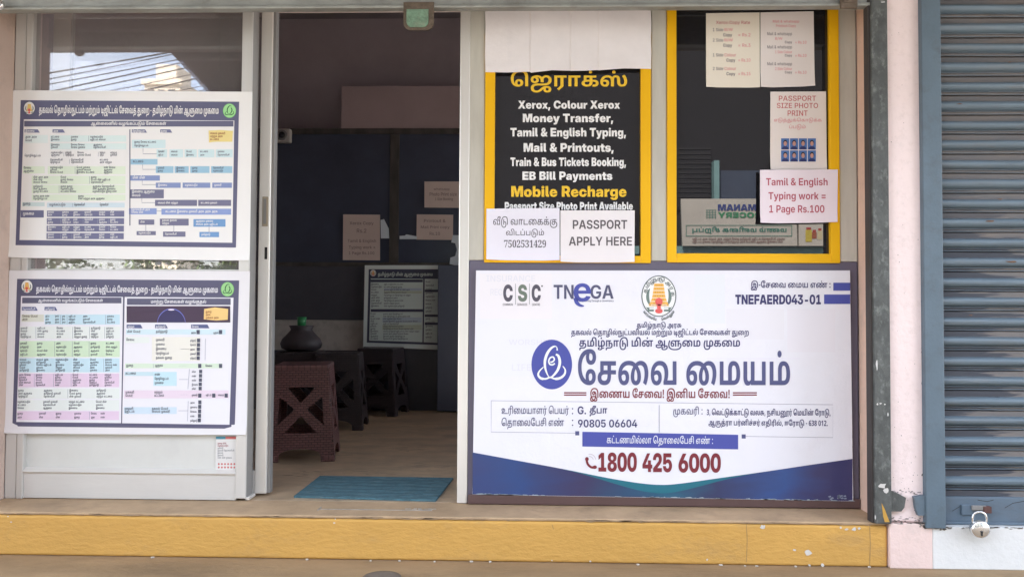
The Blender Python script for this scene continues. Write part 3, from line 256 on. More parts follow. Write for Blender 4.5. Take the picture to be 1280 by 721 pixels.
  84: [273,83,1510883222113835480589073,88,-4,-23,0,-33,13,-20,23,0,17,0,17,20,24,42,14,35,0,50,0,30,0,46,-14,26,-33,0,-28,0,-20,-17,-29,-16,-10,-10,-7,-27,-9,-38,-5,-24,0,-24,0,-18,0,-15,-3,-5,-3,-5,-4,-5,-11,0,-9,0,-4,0,-6,1,-3,-44,-2,0,6,-1,12,0,7,0,14,10,20,9,6,6,4,15,6,22,2,16,0,28,0,26,0,33,4,21,9,7,6,6,6,6,16,0,11,0,13,-11,16,-19,9,-22,3,-11,0,-52,0,-10,0,-19,-2,-7,-4,-6,-3,-5,-9,0,-6,0,-11,19,-11,16,0,12,0,16,7,9,19,0,17,0,66,-45,0,0,-46,-40,-5,0,83,185,0,0,-32,-57,0,0,-65,0,-21,-8,-24,-7,-9,-11,-12,-35,-10,12,585,144,199,-11,0,-13,14,0,11,0,10,13,14,11,0,11,0,13,-14,0,-10,0,-11,-13,-14],
  86: [406,94,1423066919494931050088444177,82,-4,-20,0,-31,17,-17,34,0,25,0,30,29,45,56,25,39,0,18,0,30,-4,27,-11,14,-9,8,-5,20,-16,27,-43,0,-28,0,-18,-14,-27,-27,-15,-18,0,-22,0,-27,17,-12,27,0,16,0,16,10,31,18,26,13,11,11,8,11,7,23,9,33,5,24,0,96,0,0,-32,-43,0,0,-137,-44,0,0,137,-13,0,-16,0,-21,-2,-14,-4,-12,-6,-7,-5,-9,-6,-13,-19,-6,-23,0,-13,0,-17,10,-15,8,0,8,0,8,8,3,15,0,9,0,19,-18,34,-18,10,-14,10,-33,8,-19,0,-25,0,-36,-16,-20,-25,-3,-15,0,-3,-1,-7,0,-6,0,-15,6,-18,13,-8,9,0,6,0,10,5,5,11,0,7,0,11,-12,13,-11,0,-13,0,-19,-15,-9,-8,-6,28,11,11,28,14,19,0,24,0,29,-27,0,-25,0,-17,-13,-25,-28,-14,12,585,203,199,-11,0,-13,14,0,11,0,10,13,14,11,0,10,0,14,-14,0,-10,0,-11,-14,-14],
  87: [249,8,255,24,0,0,169,44,0,0,-137,113,0,0,137,44,0,0,-169,12,585,124,199,-10,0,-14,14,0,11,0,10,14,14,10,0,11,0,14,-14,0,-10,0,-11,-14,-14],
  88: [280,23,1308817,186,172,28,0,35,-24,16,-41,0,-26,0,-23,-10,-30,-12,-10,-8,-7,-20,-8,-28,-3,-21,0,-142,0,0,169,44,0,0,-137,55,0,0,74,0,19,9,23,7,8,8,8,24,8,16,4553,189,140,-4,0,-7,-2,-3,-3,-4,-4,-4,-14,0,-15,0,-70,12,0,16,0,18,9,8,22,0,18,0,17,-6,26,-14,16,12,585,140,199,-11,0,-13,14,0,11,0,10,13,14,11,0,10,0,14,-14,0,-10,0,-11,-14,-14],
  89: [310,8,255,111,0,0,169,44,0,0,-137,87,0,0,137,44,0,0,-169,23,1648521,77,-4,-14,0,-18,7,-6,7,-4,5,-7,12,-4,19,0,15,0,108,44,0,0,-105,0,-12,2,-14,4,-4,3,-3,8,-3,5,0,8,0,13,10,5,8,0,-33,-7,-7,-20,-10,12,585,155,199,-11,0,-13,14,0,11,0,10,13,14,11,0,10,0,14,-14,0,-10,0,-11,-14,-14],
  90: [207,12,4095,92,-64,-28,26,51,48,0,127,-47,0,0,-137,-44,0,0,169,178,0,0,-32,-43,0,0,-137,12,585,104,199,-11,0,-14,14,0,11,0,10,14,14,11,0,10,0,14,-14,0,-10,0,-11,-14,-14],
  91: [290,82,464112176835581796718737,192,172,27,0,37,-24,18,-45,0,-31,0,-37,-18,-47,-17,-13,-12,-10,-31,-11,-39,-5,-22,0,-31,0,-19,0,-15,-3,-4,-3,-5,-4,-6,-11,0,-9,0,-4,1,-6,0,-3,-43,-2,-1,6,-1,12,0,7,0,14,11,20,9,6,6,4,15,6,22,2,16,0,39,0,26,0,38,7,25,20,12,35,0,28,0,25,-10,31,-19,13,-12,0,-7,0,-12,-4,-4,-6,-6,-6,-3,-17,0,-14,0,-93,-44,0,0,91,0,17,-2,18,-4,6,-3,4,-8,4,-6,0,-5,0,-9,-4,-3,-4,-4,-6,-2,-18,0,-17,0,-91,-44,0,0,99,0,15,4,22,9,15,6,6,8,8,21,7,12,0,16,0,21,-8,17,-17,7,-15,-16,4,8,11,17,16,23,9,12,585,145,199,-11,0,-14,14,0,11,0,10,14,14,11,0,10,0,14,-14,0,-10,0,-11,-14,-14],
  92: [334,81,173714219027944193462801,82,-4,-20,0,-31,17,-17,34,0,25,0,25,17,37,30,25,39,13,22,0,21,0,32,-9,12,-11,8,-6,10,-19,7,-31,1,-24,1,-8,2,-15,5,-12,5,-4,3,-2,9,-3,5,0,9,0,14,9,8,20,0,18,0,14,-8,30,-14,30,-11,12,37,22,20,-25,20,-52,0,-29,0,-24,-16,-36,-34,-21,-28,0,-13,0,-24,7,-9,8,-11,8,-13,29,-1,22,-1,11,-2,20,-5,16,-5,6,-5,8,-19,9,-14,0,-20,0,-30,-18,-15,-32,0,-21,0,-15,6,-19,13,-8,9,0,6,0,10,5,5,11,0,7,0,11,-12,13,-11,0,-13,0,-20,-15,-8,-8,-6,28,11,11,28,14,19,0,23,0,30,-27,0,-25,0,-17,-14,-25,-27,-14,12,585,167,199,-10,0,-14,14,0,11,0,10,14,14,10,0,11,0,14,-14,0,-10,0,-11,-14,-14],
  93: [351,46,5055749186065,82,-4,-20,0,-31,17,-17,34,0,26,0,24,16,37,28,25,37,13,21,0,16,0,25,-6,23,-12,12,-9,-17,-35,-10,13,-29,17,-21,0,-18,0,-28,-18,-16,-32,0,-21,0,-15,6,-19,13,-8,9,0,6,0,10,5,5,10,0,8,0,12,-13,12,-10,0,-13,0,-20,-15,-8,-8,-6,28,11,11,28,14,19,0,23,0,30,-27,0,-25,0,-17,-13,-25,-28,-14,12,4095,170,0,0,135,6,9,0,25,170,0,0,-32,-43,0,0,-137,-44,0,0,137,-45,0,0,-137,12,585,176,199,-11,0,-14,14,0,11,0,10,14,14,11,0,10,0,14,-14,0,-10,0,-11,-14,-14],
  94: [280,23,1308817,186,172,28,0,35,-24,16,-41,0,-26,0,-23,-10,-30,-12,-10,-8,-7,-20,-8,-28,-3,-21,0,-142,0,0,169,44,0,0,-137,55,0,0,74,0,19,9,23,7,8,8,8,24,8,16,4553,189,140,-4,0,-7,-2,-3,-3,-4,-4,-4,-14,0,-15,0,-70,12,0,16,0,18,9,8,22,0,18,0,17,-6,26,-14,16,41,315840054425,68,-13,6,0,13,-1,5,-1,-2,-30,-3,1,-8,0,-5,0,-7,0,-11,-4,0,-6,0,-5,8,-5,12,-1,6,0,8,0,13,0,20,6,14,12,5,9,2,4,8,5,16,4,12,0,27,-9,-13,-3,-11,-7,-3,-6,-7,-16,-23,-21,-34,-9,-23,0,-11,0,-16,0,-27,7,-9,6,-6,4,-10,15,0,11,0,18,28,22,15,29283,169,-55,-3,4,-12,2,-19,12,-11,21,0,16,42,1,0,-8,5,-10,6,-3,4,-2,11,-2,9,0,33,0,0,-31,12,585,140,199,-11,0,-13,14,0,11,0,10,13,14,11,0,10,0,14,-14,0,-10,0,-11,-14,-14],
  98: [425,105,2914440976463842079150180688401,82,-4,-20,0,-31,17,-17,34,0,25,0,25,17,37,29,25,38,13,21,0,19,0,29,-9,22,-18,9,-13,-18,-3,6,13,18,20,23,10,14,0,18,0,21,-9,7,-8,9,-9,8,-29,0,-22,0,-21,0,-14,5,-21,8,-6,3,-2,8,-3,6,0,9,0,14,9,8,20,0,18,0,14,-8,30,-15,30,-10,12,37,22,20,-25,20,-52,0,-29,0,-24,-16,-36,-34,-21,-28,0,-13,0,-24,7,-10,8,-7,5,-11,18,-6,25,0,18,0,13,0,17,-2,19,-4,6,-2,4,-9,4,-6,0,-5,0,-9,-4,-3,-4,-4,-6,-2,-18,0,-17,0,-91,-44,0,0,79,0,17,-6,21,-6,8,-7,7,-19,8,-14,0,-20,0,-30,-18,-15,-32,0,-21,0,-15,6,-19,13,-8,9,0,6,0,10,5,5,11,0,7,0,11,-12,13,-11,0,-13,0,-20,-15,-8,-8,-6,28,11,11,28,14,19,0,23,0,30,-27,0,-25,0,-17,-14,-25,-27,-14,12,585,213,199,-11,0,-14,14,0,11,0,10,14,14,11,0,10,0,14,-14,0,-10,0,-11,-14,-14],
  102: [351,82,755441611326644699546385,166,-4,-21,0,-34,13,-19,23,0,17,0,17,19,24,42,14,35,0,42,0,30,0,42,-15,25,-25,12,-32,0,-17,0,-25,-17,-37,-29,-26,-38,-16,-45,-7,-23,0,-7,0,-38,0,-55,16,-37,28,-23,36,-10,39,0,19,0,6,0,25,11,44,19,39,10,16,35,-21,-10,-15,-15,-33,-8,-34,0,-17,0,-7,0,-23,13,-39,29,-30,47,-17,33,0,1,0,27,0,41,10,29,19,15,29,0,20,0,21,-18,26,-31,13,-20,0,-43,0,-11,0,-19,-2,-6,-4,-6,-3,-5,-8,0,-7,0,-11,19,-11,16,0,11,0,17,7,9,19,0,17,0,66,-45,0,0,-54,-40,-4,0,90,185,0,0,-32,-58,0,0,-65,0,-21,-7,-24,-8,-9,-11,-12,-34,-10],
  108: [286,39,85883768593,88,-4,-23,0,-33,13,-20,23,0,17,0,17,20,24,42,14,35,0,170,0,0,-30,-176,0,-10,0,-19,-2,-7,-4,-6,-3,-5,-9,0,-6,0,-11,19,-11,16,0,12,0,16,7,9,19,0,17,0,66,-45,0,0,-46,-40,-5,0,83,185,0,0,-32,-58,0,0,-65,0,-21,-7,-24,-8,-9,-11,-12,-34,-10,4,15,201,0,0,82,43,-2,0,-80],
  114: [260,6,63,24,0,0,169,44,0,0,-137,187,0,0,-32,35,2353610529,163,144,16,0,23,-9,13,-16,5,-19,0,-9,0,-14,-6,-30,-4,-15,-34,-117,-40,10,23,80,2,6,7,24,4,15,6,26,0,12,0,11,-8,13,-9,0,-9,0,-11,-13,0,-12,0,-12,8,-22,15,-21,9,-9,-30,-18,-12,13,-19,25,-11,28,0,17,0,15,14,26,27,15],
  116: [342,66,2478178332671250529,142,-93,-34,0,-47,23,-30,43,-13,57,0,34,0,5,0,32,13,56,27,46,40,34,53,18,33,0,29,0,44,-13,16,-12,11,-9,17,-22,12,-30,5,-41,0,-26,0,-102,-44,0,0,96,0,22,-5,40,-13,32,-12,12,-10,9,-30,11,-22,0,-20,0,-36,-12,-31,-25,-23,-37,-12,-52,0,-32,0,-38,13,-49,22,-27,30,-11,16,0,20,0,26,13,14,22,6,28,0,15,0,19,-7,23,-13,10,-10,0,-10,0,-16,-10,-9,-8,-1,33,7,6,24,10,14,0,19,0,30,-18,16,-36,0,-29,0,-29,-16,-42,-30,-27,-40,-12,4,15,113,0,0,169,44,0,0,-169],
  121: [273,83,1510883222113835480589073,88,-4,-23,0,-33,13,-20,23,0,17,0,17,20,24,42,14,35,0,50,0,30,0,46,-14,26,-33,0,-28,0,-20,-17,-29,-16,-10,-10,-7,-27,-9,-38,-5,-24,0,-24,0,-18,0,-15,-3,-5,-3,-5,-4,-5,-11,0,-9,0,-4,0,-6,1,-3,-44,-2,0,6,-1,12,0,7,0,14,10,20,9,6,6,4,15,6,22,2,16,0,28,0,26,0,33,4,21,9,7,6,6,6,6,16,0,11,0,13,-11,16,-19,9,-22,3,-11,0,-52,0,-10,0,-19,-2,-7,-4,-6,-3,-5,-9,0,-6,0,-11,19,-11,16,0,12,0,16,7,9,19,0,17,0,66,-45,0,0,-46,-40,-5,0,83,185,0,0,-32,-57,0,0,-65,0,-21,-8,-24,-7,-9,-11,-12,-35,-10,44,657743491657,214,255,33,0,28,-23,0,-19,0,-18,-25,-21,-23,0,-25,0,-23,21,0,17,0,9,10,21,9,8,25,-8,-5,-7,-9,-12,0,-9,0,-5,4,-7,7,-3,5,0,8,0,7,8,0,6,0,9,-14,5,-11,0,-6,0,-10,-1,-7,-2,-13,-3,-17,-20,0,-15,0,-7,3,-12,3,-6,-35,-6,-3,7,-4,17,0,10,0,11,10,24,21,20,33,11],
  122: [360,87,24174131563338953841328913,88,-4,-22,0,-34,13,-20,23,0,17,0,17,20,24,42,14,35,0,54,0,15,0,34,-8,28,-20,18,-33,0,-26,0,-13,-7,-27,-7,-13,-2,-8,-11,-16,-39,-24,-53,-12,-34,0,-4,0,-26,0,-41,10,-24,22,0,17,0,7,5,11,6,4,5,3,14,3,17,0,249,0,16,-32,-103,0,-18,3,-141,0,-5,0,-5,-1,0,-4,0,-6,25,-8,24,0,8,0,24,0,33,5,25,11,9,8,2,10,6,8,6,16,2,16,0,9,0,21,-14,25,-28,12,-20,0,-49,0,-10,0,-19,-2,-7,-4,-6,-3,-5,-9,0,-6,0,-11,19,-11,16,0,12,0,16,7,9,19,0,17,0,66,-45,0,0,-47,-40,-4,0,83,184,0,0,-32,-56,0,0,-65,0,-21,-8,-25,-7,-8,-12,-12,-34,-10,4,15,292,-51,0,220,44,0,0,-220],
  125: [360,55,7079078906704273,190,109,19,0,28,-16,16,-32,0,-25,0,-19,-8,-31,-7,-13,-2,-9,-13,-19,-39,-26,-51,-15,-31,0,-3,0,-27,0,-40,10,-22,22,0,17,0,7,5,11,6,4,5,3,14,3,17,0,235,0,0,188,44,0,0,-220,-129,0,-20,3,-127,0,-5,0,-5,-1,0,-4,0,-4,10,-6,21,-4,14,0,4,0,33,0,44,15,14,14,5,11,7,11,9,31,0,17,0,25,-17,20,-14,0,-11,0,-16,-9,-8,-8,-2,32,10,7,22,10,10,1023,24,0,0,169,176,0,0,-32,-43,0,0,-137,-44,0,0,137,-45,0,0,-137],
  129: [593,137,12517429000365114479676759322958406693137,82,-4,-20,0,-31,17,-17,34,0,25,0,30,29,45,56,25,39,0,18,0,30,-4,27,-11,14,-9,8,-5,20,-16,27,-43,0,-28,0,-18,-14,-27,-27,-15,-18,0,-22,0,-27,17,-12,27,0,16,0,15,8,29,17,27,13,12,8,9,14,11,32,13,26,0,31,0,41,-25,20,-46,0,-31,0,-29,-18,-50,-14,-18,-2,-9,-23,-21,-57,-27,-71,-12,-45,0,-22,0,-21,0,-40,3,-31,11,-18,19,0,16,0,7,5,11,6,4,5,3,14,3,17,0,368,0,0,-32,-128,0,-17,3,-220,0,-5,0,-5,-1,0,-4,0,-4,13,-6,33,-4,29,0,16,0,32,0,54,7,42,14,13,10,4,7,11,10,20,30,11,38,0,22,0,15,-6,25,-14,19,-20,10,-14,0,-13,0,-20,-7,-10,-9,-4,-5,-8,-7,-11,-19,-5,-21,0,-13,0,-17,10,-15,8,0,8,0,8,8,3,15,0,9,0,13,-8,23,-16,20,-12,7,-14,10,-33,8,-19,0,-25,0,-36,-16,-20,-25,-3,-15,0,-3,-1,-7,0,-6,0,-15,6,-18,13,-8,9,0,6,0,10,5,5,11,0,7,0,11,-12,13,-11,0,-13,0,-19,-15,-9,-8,-6,28,11,11,28,14,19,0,24,0,29,-27,0,-25,0,-17,-13,-25,-28,-14,10,1023,413,-51,0,220,175,0,0,-32,-42,0,0,-188,-44,0,0,188,-45,0,0,-188],
  131: [249,10,1023,181,-85,0,85,-157,0,0,169,44,0,0,-137,113,0,0,137,44,0,0,-254],
  134: [368,29,51432545,140,-90,-32,0,-46,20,-30,36,-15,48,0,28,0,4,0,24,12,47,19,40,10,15,36,-20,-18,-26,-17,-59,0,-25,0,-4,0,-20,8,-35,20,-26,31,-14,23,0,24,0,30,17,16,29,2,20,43,-2,-3,-32,-30,-43,-50,-22,23,1308817,275,172,28,0,34,-24,17,-41,0,-26,0,-23,-11,-30,-11,-10,-8,-7,-20,-8,-29,-3,-20,0,-143,0,0,169,44,0,0,-137,56,0,0,74,0,19,8,23,8,8,8,8,23,8,16,4553,278,140,-4,0,-8,-2,-3,-3,-4,-4,-3,-14,0,-15,0,-70,12,0,16,0,18,9,8,22,0,18,0,17,-6,26,-14,16],
  140: [351,47,27563059774993,275,100,19,0,28,-15,16,-32,0,-25,0,-33,-24,-48,-42,-29,-56,-14,-31,0,-7,0,-29,0,-50,11,-39,23,-28,34,-15,44,0,27,0,7,0,24,11,43,19,39,11,16,35,-20,-16,-23,-18,-52,0,-23,0,-10,0,-22,13,-40,29,-29,46,-17,33,0,8,0,33,0,47,20,26,41,0,30,0,14,-7,19,-13,9,-9,0,-9,0,-17,-9,-9,-9,-2,33,8,6,23,10,10,1023,111,0,0,169,177,0,0,-32,-44,0,0,-137,-44,0,0,137,-45,0,0,-137],
  143: [383,86,7425794829369537076992401,192,172,27,0,37,-24,18,-45,0,-31,0,-35,-14,-51,-14,-21,2,-5,-22,-30,-72,-26,-48,0,-5,0,-26,0,-41,10,-24,22,0,17,0,7,5,11,6,4,5,3,14,3,17,0,270,0,0,-32,-102,0,-19,3,-146,0,-5,0,-5,-1,0,-4,0,-6,25,-8,24,0,4,0,39,0,49,14,17,20,0,11,7,11,10,29,5,35,0,18,0,25,-10,31,-19,13,-12,0,-7,0,-12,-4,-4,-6,-6,-6,-3,-17,0,-14,0,-93,-44,0,0,91,0,17,-2,18,-4,6,-3,4,-8,4,-6,0,-5,0,-9,-4,-3,-4,-4,-6,-2,-18,0,-17,0,-91,-44,0,0,99,0,15,4,22,9,15,6,6,8,8,21,7,12,0,16,0,21,-8,17,-17,7,-15,-16,4,8,11,17,16,23,9,4,15,315,-51,0,220,44,0,0,-220],
  147: [424,40,106514763721,10,-47,0,7,5,11,6,4,5,3,14,3,17,0,327,0,-1,-32,-157,0,-19,3,-147,0,-5,0,-5,-1,0,-4,0,-6,24,-8,28,0,3,0,24,0,37,5,27,11,9,8,3,10,8,11,8,23,1,11,43,0,-1,-13,-8,-23,-6,-12,-2,-8,-13,-17,-41,-23,-53,-12,-33,0,-5,0,-28,0,-42,10,-23,22,4,15,356,-51,0,220,44,0,0,-220,81,173714219027944193462801,82,-4,-20,0,-31,17,-17,34,0,25,0,25,17,37,30,25,39,13,22,0,21,0,32,-9,12,-11,8,-6,10,-19,7,-31,1,-24,1,-8,2,-15,5,-12,5,-4,3,-2,9,-3,5,0,9,0,14,9,8,20,0,18,0,14,-8,30,-14,30,-11,12,37,22,20,-25,20,-52,0,-29,0,-24,-16,-36,-34,-21,-28,0,-13,0,-24,7,-9,8,-11,8,-13,29,-1,22,-1,11,-2,20,-5,16,-5,6,-5,8,-19,9,-14,0,-20,0,-30,-18,-15,-32,0,-21,0,-15,6,-19,13,-8,9,0,6,0,10,5,5,11,0,7,0,11,-12,13,-11,0,-13,0,-20,-15,-8,-8,-6,28,11,11,28,14,19,0,23,0,30,-27,0,-25,0,-17,-14,-25,-27,-14],
  150: [493,53,1768118607943697,418,100,20,0,28,-17,15,-32,0,-23,0,-25,-20,-38,-33,-28,-44,-18,-49,-11,-50,-4,-24,0,-23,0,-33,0,-64,8,-56,19,-43,32,-25,49,0,34,0,4,0,24,10,41,18,38,11,19,34,-20,-11,-18,-14,-33,-7,-32,0,-17,0,-5,0,-29,23,-39,38,-24,48,-14,51,-5,24,0,10,0,16,0,41,3,41,7,39,13,30,20,18,30,0,21,0,16,-14,23,-16,0,-11,0,-15,-10,-9,-8,-2,33,8,6,24,10,46,5055749186065,167,-4,-21,0,-31,17,-17,34,0,26,0,24,16,37,29,25,37,13,21,0,15,0,26,-6,22,-12,13,-9,-18,-35,-10,13,-29,17,-21,0,-18,0,-28,-18,-16,-32,0,-21,0,-15,7,-19,12,-8,9,0,7,0,9,5,5,10,0,8,0,12,-12,12,-11,0,-13,0,-19,-15,-8,-8,-7,28,11,11,28,14,19,0,24,0,30,-27,0,-25,0,-17,-14,-25,-27,-14,12,4095,254,0,0,135,6,9,1,25,170,0,0,-32,-44,0,0,-137,-44,0,0,137,-45,0,0,-137],
  155: [341,58,20708348605178129,82,-4,-20,0,-31,17,-17,34,0,25,0,33,28,44,48,23,30,0,28,0,38,-14,24,-24,10,-32,0,-17,0,-15,-6,-27,-5,-11,64,0,0,137,44,0,0,-169,-153,0,-1,24,6,10,7,29,0,17,0,19,-13,27,-27,14,-19,0,-20,0,-29,-19,-15,-33,0,-19,0,-15,6,-19,13,-8,9,0,6,0,10,5,5,11,0,7,0,12,-12,12,-11,0,-13,0,-20,-15,-8,-8,-6,28,11,11,28,14,19,0,23,0,30,-27,0,-25,0,-17,-14,-25,-27,-14,48,9213318345289,283,255,33,0,28,-23,0,-19,0,-18,-24,-21,-24,0,-25,0,-23,21,0,17,0,9,11,21,9,8,24,-8,-5,-7,-9,-13,0,-8,0,-5,3,-7,8,-3,5,0,8,0,7,8,0,6,0,9,-14,5,-11,0,-5,0,-11,-1,-7,-2,-13,-3,-17,-21,0,-15,0,-9,7,-14,12,-10,16,-6,8,-2,0,-34,-18,4,-29,12,-21,19,-11,25,0,15,0,14,10,25,21,19,33,12],
  170: [91,4,15,28,71,-7,143,50,0,-8,-143,12,585,46,-4,-11,0,-15,12,0,13,0,13,15,12,11,0,10,0,15,-12,0,-13,0,-13,-15,-12],
  179: [87,11,1123,65,35,2,-3,-3,-11,-8,-24,-10,-25,-5,-11,-32,0,3,12,6,26,4,26,2,10],
  180: [97,4,15,9,73,0,36,78,0,0,-36],
  181: [85,12,585,43,-4,-11,0,-15,12,0,13,0,14,15,11,11,0,10,0,15,-11,0,-14,0,-13,-15,-12],
  183: [172,17,4369,86,-3,-26,0,-33,26,-16,50,0,34,0,35,14,49,33,27,28,0,25,0,33,-27,16,-49,0,-35,0,-26,-8,-41,-17,-28,-29,-15,20,33825,86,33,8,0,12,9,7,19,3,28,0,18,0,18,-3,28,-7,19,-12,9,-8,0,-9,0,-12,-9,-7,-19,-3,-28,0,-18,0,-18,3,-28,7,-18,12,-10],
  184: [172,13,7975,123,0,-44,0,0,125,0,8,1,25,0,9,-2,-2,-9,-9,-5,-3,-24,-20,-22,27,69,54,36,0],
  185: [172,31,2084856903,12,0,0,31,54,55,16,16,20,23,9,18,0,11,0,9,-6,11,-12,6,-8,0,-13,0,-23,-11,-13,-11,-24,29,9,8,22,14,27,8,18,0,21,0,30,-15,16,-26,0,-17,0,-17,-14,-29,-27,-29,-18,-18,-28,-26,0,-2,93,0,0,-38],
  186: [172,47,10482289460377,73,-3,-18,0,-30,6,-14,6,0,38,14,-7,31,-8,13,0,24,0,20,17,0,16,0,9,-9,13,-23,6,-20,0,-17,0,0,34,17,0,20,0,21,8,7,13,0,9,0,11,-14,13,-17,0,-15,0,-22,-10,-8,-6,-21,31,13,9,33,12,24,0,22,0,32,-12,17,-23,0,-16,0,-15,-12,-21,-21,-14,-13,-3,0,-1,26,-3,26,-25,0,-22,0,-18,-18,-30,-38,-17],
  189: [172,35,2294597665,89,-3,-17,0,-28,12,-21,23,-12,35,0,24,0,19,5,36,14,32,24,25,37,14,27,0,6,0,17,-1,5,-1,0,-36,-5,1,-14,2,-6,0,-27,0,-29,-17,-12,-31,-1,-20,2,0,4,7,12,11,18,7,12,0,19,0,28,-16,15,-30,0,-22,0,-23,-18,-33,-33,-18,15,1097,88,33,13,0,17,18,0,20,0,16,-14,18,-15,0,-10,0,-15,-9,-9,-14,0,-7,0,-8,4,-15,9,-12,12,-7],
  191: [172,32,286331153,86,-3,-24,0,-34,14,-17,25,0,18,0,15,11,21,18,16,12,6,-10,6,-15,15,-10,20,0,13,0,17,19,23,32,11,18,0,18,0,31,-11,19,-23,0,-18,0,-12,-10,-20,-17,-14,-11,-6,11,-6,21,-16,13,-21,0,-15,0,-17,-19,-27,-34,-14,15,4489,85,30,17,0,17,14,0,13,0,8,-9,12,-15,11,-7,3,-4,3,-10,-5,-14,-11,-8,-13,0,-8,0,-12,17,-15,14,1169,86,132,7,3,12,8,7,11,0,8,0,11,-15,11,-11,0,-12,0,-15,-11,0,-11,0,-7,8,-11,12,-9],
  193: [85,12,585,43,-4,-11,0,-15,12,0,13,0,14,15,11,11,0,10,0,15,-11,0,-14,0,-13,-15,-12,12,585,43,117,-11,0,-15,12,0,13,0,14,15,11,11,0,10,0,15,-11,0,-14,0,-13,-15,-12],
 },
 'm': {
  32: [81],
  38: [197,65,7136121321851790097,85,-3,-22,0,-32,16,-17,27,0,17,0,14,11,21,20,17,13,9,36,25,4,3,8,8,6,11,0,6,0,9,-13,13,-11,0,-7,0,-11,-6,-7,-11,0,-7,0,-8,8,-15,12,-16,9,-9,101,-121,-37,0,-84,98,-11,13,-18,22,-11,22,0,14,0,15,14,23,25,14,17,0,17,0,24,-14,13,-22,0,-13,0,-10,-7,-18,-13,-14,-9,-7,-44,-32,-11,-9,-11,-15,0,-10,0,-9,10,-15,16,-8,11,0,13,0,23,11,19,19,11,28,0,17,30,0,0,-21,-9,-29,-14,-19,-6,-6,-8,-7,-11,-10,-32,-11],
  45: [194,4,15,145,106,0,-29,-97,0,0,29],
  46: [81,12,585,41,-2,-9,0,-13,12,0,10,0,9,13,13,9,0,9,0,13,-13,0,-9,0,-10,-13,-12],
  47: [111,4,15,106,229,-71,-262,-29,0,70,262],
  48: [194,16,4369,97,-3,-25,0,-36,27,-18,50,0,35,0,35,18,51,36,26,25,0,26,0,35,-27,18,-50,0,-35,0,-35,-18,-50,-35,-27,16,4369,97,27,15,0,20,18,11,37,0,27,0,27,-11,37,-20,19,-15,0,-15,0,-20,-19,-10,-37,0,-27,0,-27,10,-37,20,-18],
  49: [194,4,15,30,0,0,29,140,0,0,-29,8,255,122,218,0,-218,-34,0,0,187,-1,0,-52,-38,0,35,48,34],
  50: [194,32,4169712711,25,0,0,25,74,76,12,12,15,18,8,17,0,10,0,10,-10,16,-18,8,-11,0,-11,0,-17,-9,-9,-17,0,-12,-33,0,0,20,18,31,32,16,21,0,21,0,32,-16,18,-28,0,-18,0,-12,-9,-23,-23,-29,-20,-20,-42,-44,0,-2,97,0,0,-29],
  51: [194,35,2415796785,94,-3,-22,0,-34,15,-21,27,-1,19,35,0,1,-10,12,-14,18,-7,12,0,12,0,20,8,11,17,0,12,0,10,-10,19,-22,11,-18,0,-20,0,0,25,53,58,0,2,-93,0,0,29,136,0,0,-25,-70,-75,0,6,24,3,36,-16,19,-30,0,-18,0,-20,-20,-29,-36,-17],
  53: [194,39,35701006897,95,-3,-21,0,-32,16,-19,27,-1,18,34,0,1,-10,10,-14,17,-8,11,0,12,0,19,11,11,20,0,13,0,13,-11,21,-20,11,-13,0,-10,0,-19,-7,-6,-5,-32,5,12,110,122,0,0,-29,-93,0,-7,-61,1,0,7,7,21,8,13,0,15,0,25,-10,18,-20,11,-26,0,-16,0,-21,-20,-34,-34,-19],
  61: [194,4,15,28,105,0,29,138,0,0,-29,4,15,28,38,0,30,138,0,0,-30],
  65: [214,14,13119,7,0,78,218,43,0,78,-218,-37,0,-42,120,-5,15,-12,41,-8,28,7,0,-7,-28,-12,-42,-5,-14,-40,-120,4,15,50,57,0,28,114,0,0,-28],
  66: [197,20,560199,24,0,0,218,81,0,23,0,31,-15,15,-26,0,-16,0,-13,-10,-19,-17,-12,-10,-2,0,-2,11,-1,21,-13,13,-23,0,-17,0,-17,-15,-26,-33,-16,-25,0,10,787,58,29,47,0,23,0,20,18,0,14,0,10,-10,17,-19,10,-13,0,-48,0,10,803,58,124,43,0,11,0,18,8,10,16,0,10,0,13,-19,18,-19,0,-44,0],
  67: [220,38,13028057361,115,-3,-29,0,-44,27,-26,50,0,35,0,35,26,50,45,27,28,0,17,0,31,-10,24,-19,16,-27,2,-18,-35,0,-2,11,-10,15,-14,11,-19,6,-10,0,-18,0,-30,-19,-16,-36,0,-26,0,-26,17,-36,29,-19,18,0,10,0,19,6,14,11,10,16,3,10,34,0,-2,-16,-15,-27,-24,-20,-31,-11],
  69: [181,12,4095,24,0,0,218,138,0,0,-29,-104,0,0,-64,97,0,0,-29,-97,0,0,-66,105,0,0,-30],
  70: [177,10,1023,24,0,0,218,136,0,0,-29,-102,0,0,-70,93,0,0,-29,-93,0,0,-90],
  71: [224,40,135434625297,116,-3,-30,0,-45,27,-25,50,0,35,0,35,26,50,44,27,28,0,18,0,31,-10,24,-20,16,-26,2,-16,-35,0,-3,10,-10,15,-14,10,-18,6,-10,0,-18,0,-30,-19,-16,-36,0,-26,0,-26,16,-36,30,-19,19,0,17,0,26,14,15,26,0,18,8,-2,-61,0,0,28,86,0,0,-25,0,-28,-23,-40,-41,-22],
  72: [223,12,4095,24,0,0,218,34,0,0,-92,107,0,0,92,35,0,0,-218,-35,0,0,97,-107,0,0,-97],
  73: [137,12,4095,12,0,0,30,39,0,0,159,-39,0,0,29,112,0,0,-29,-38,0,0,-159,38,0,0,-30],
  76: [170,6,63,24,0,0,218,34,0,0,-188,99,0,0,-30],
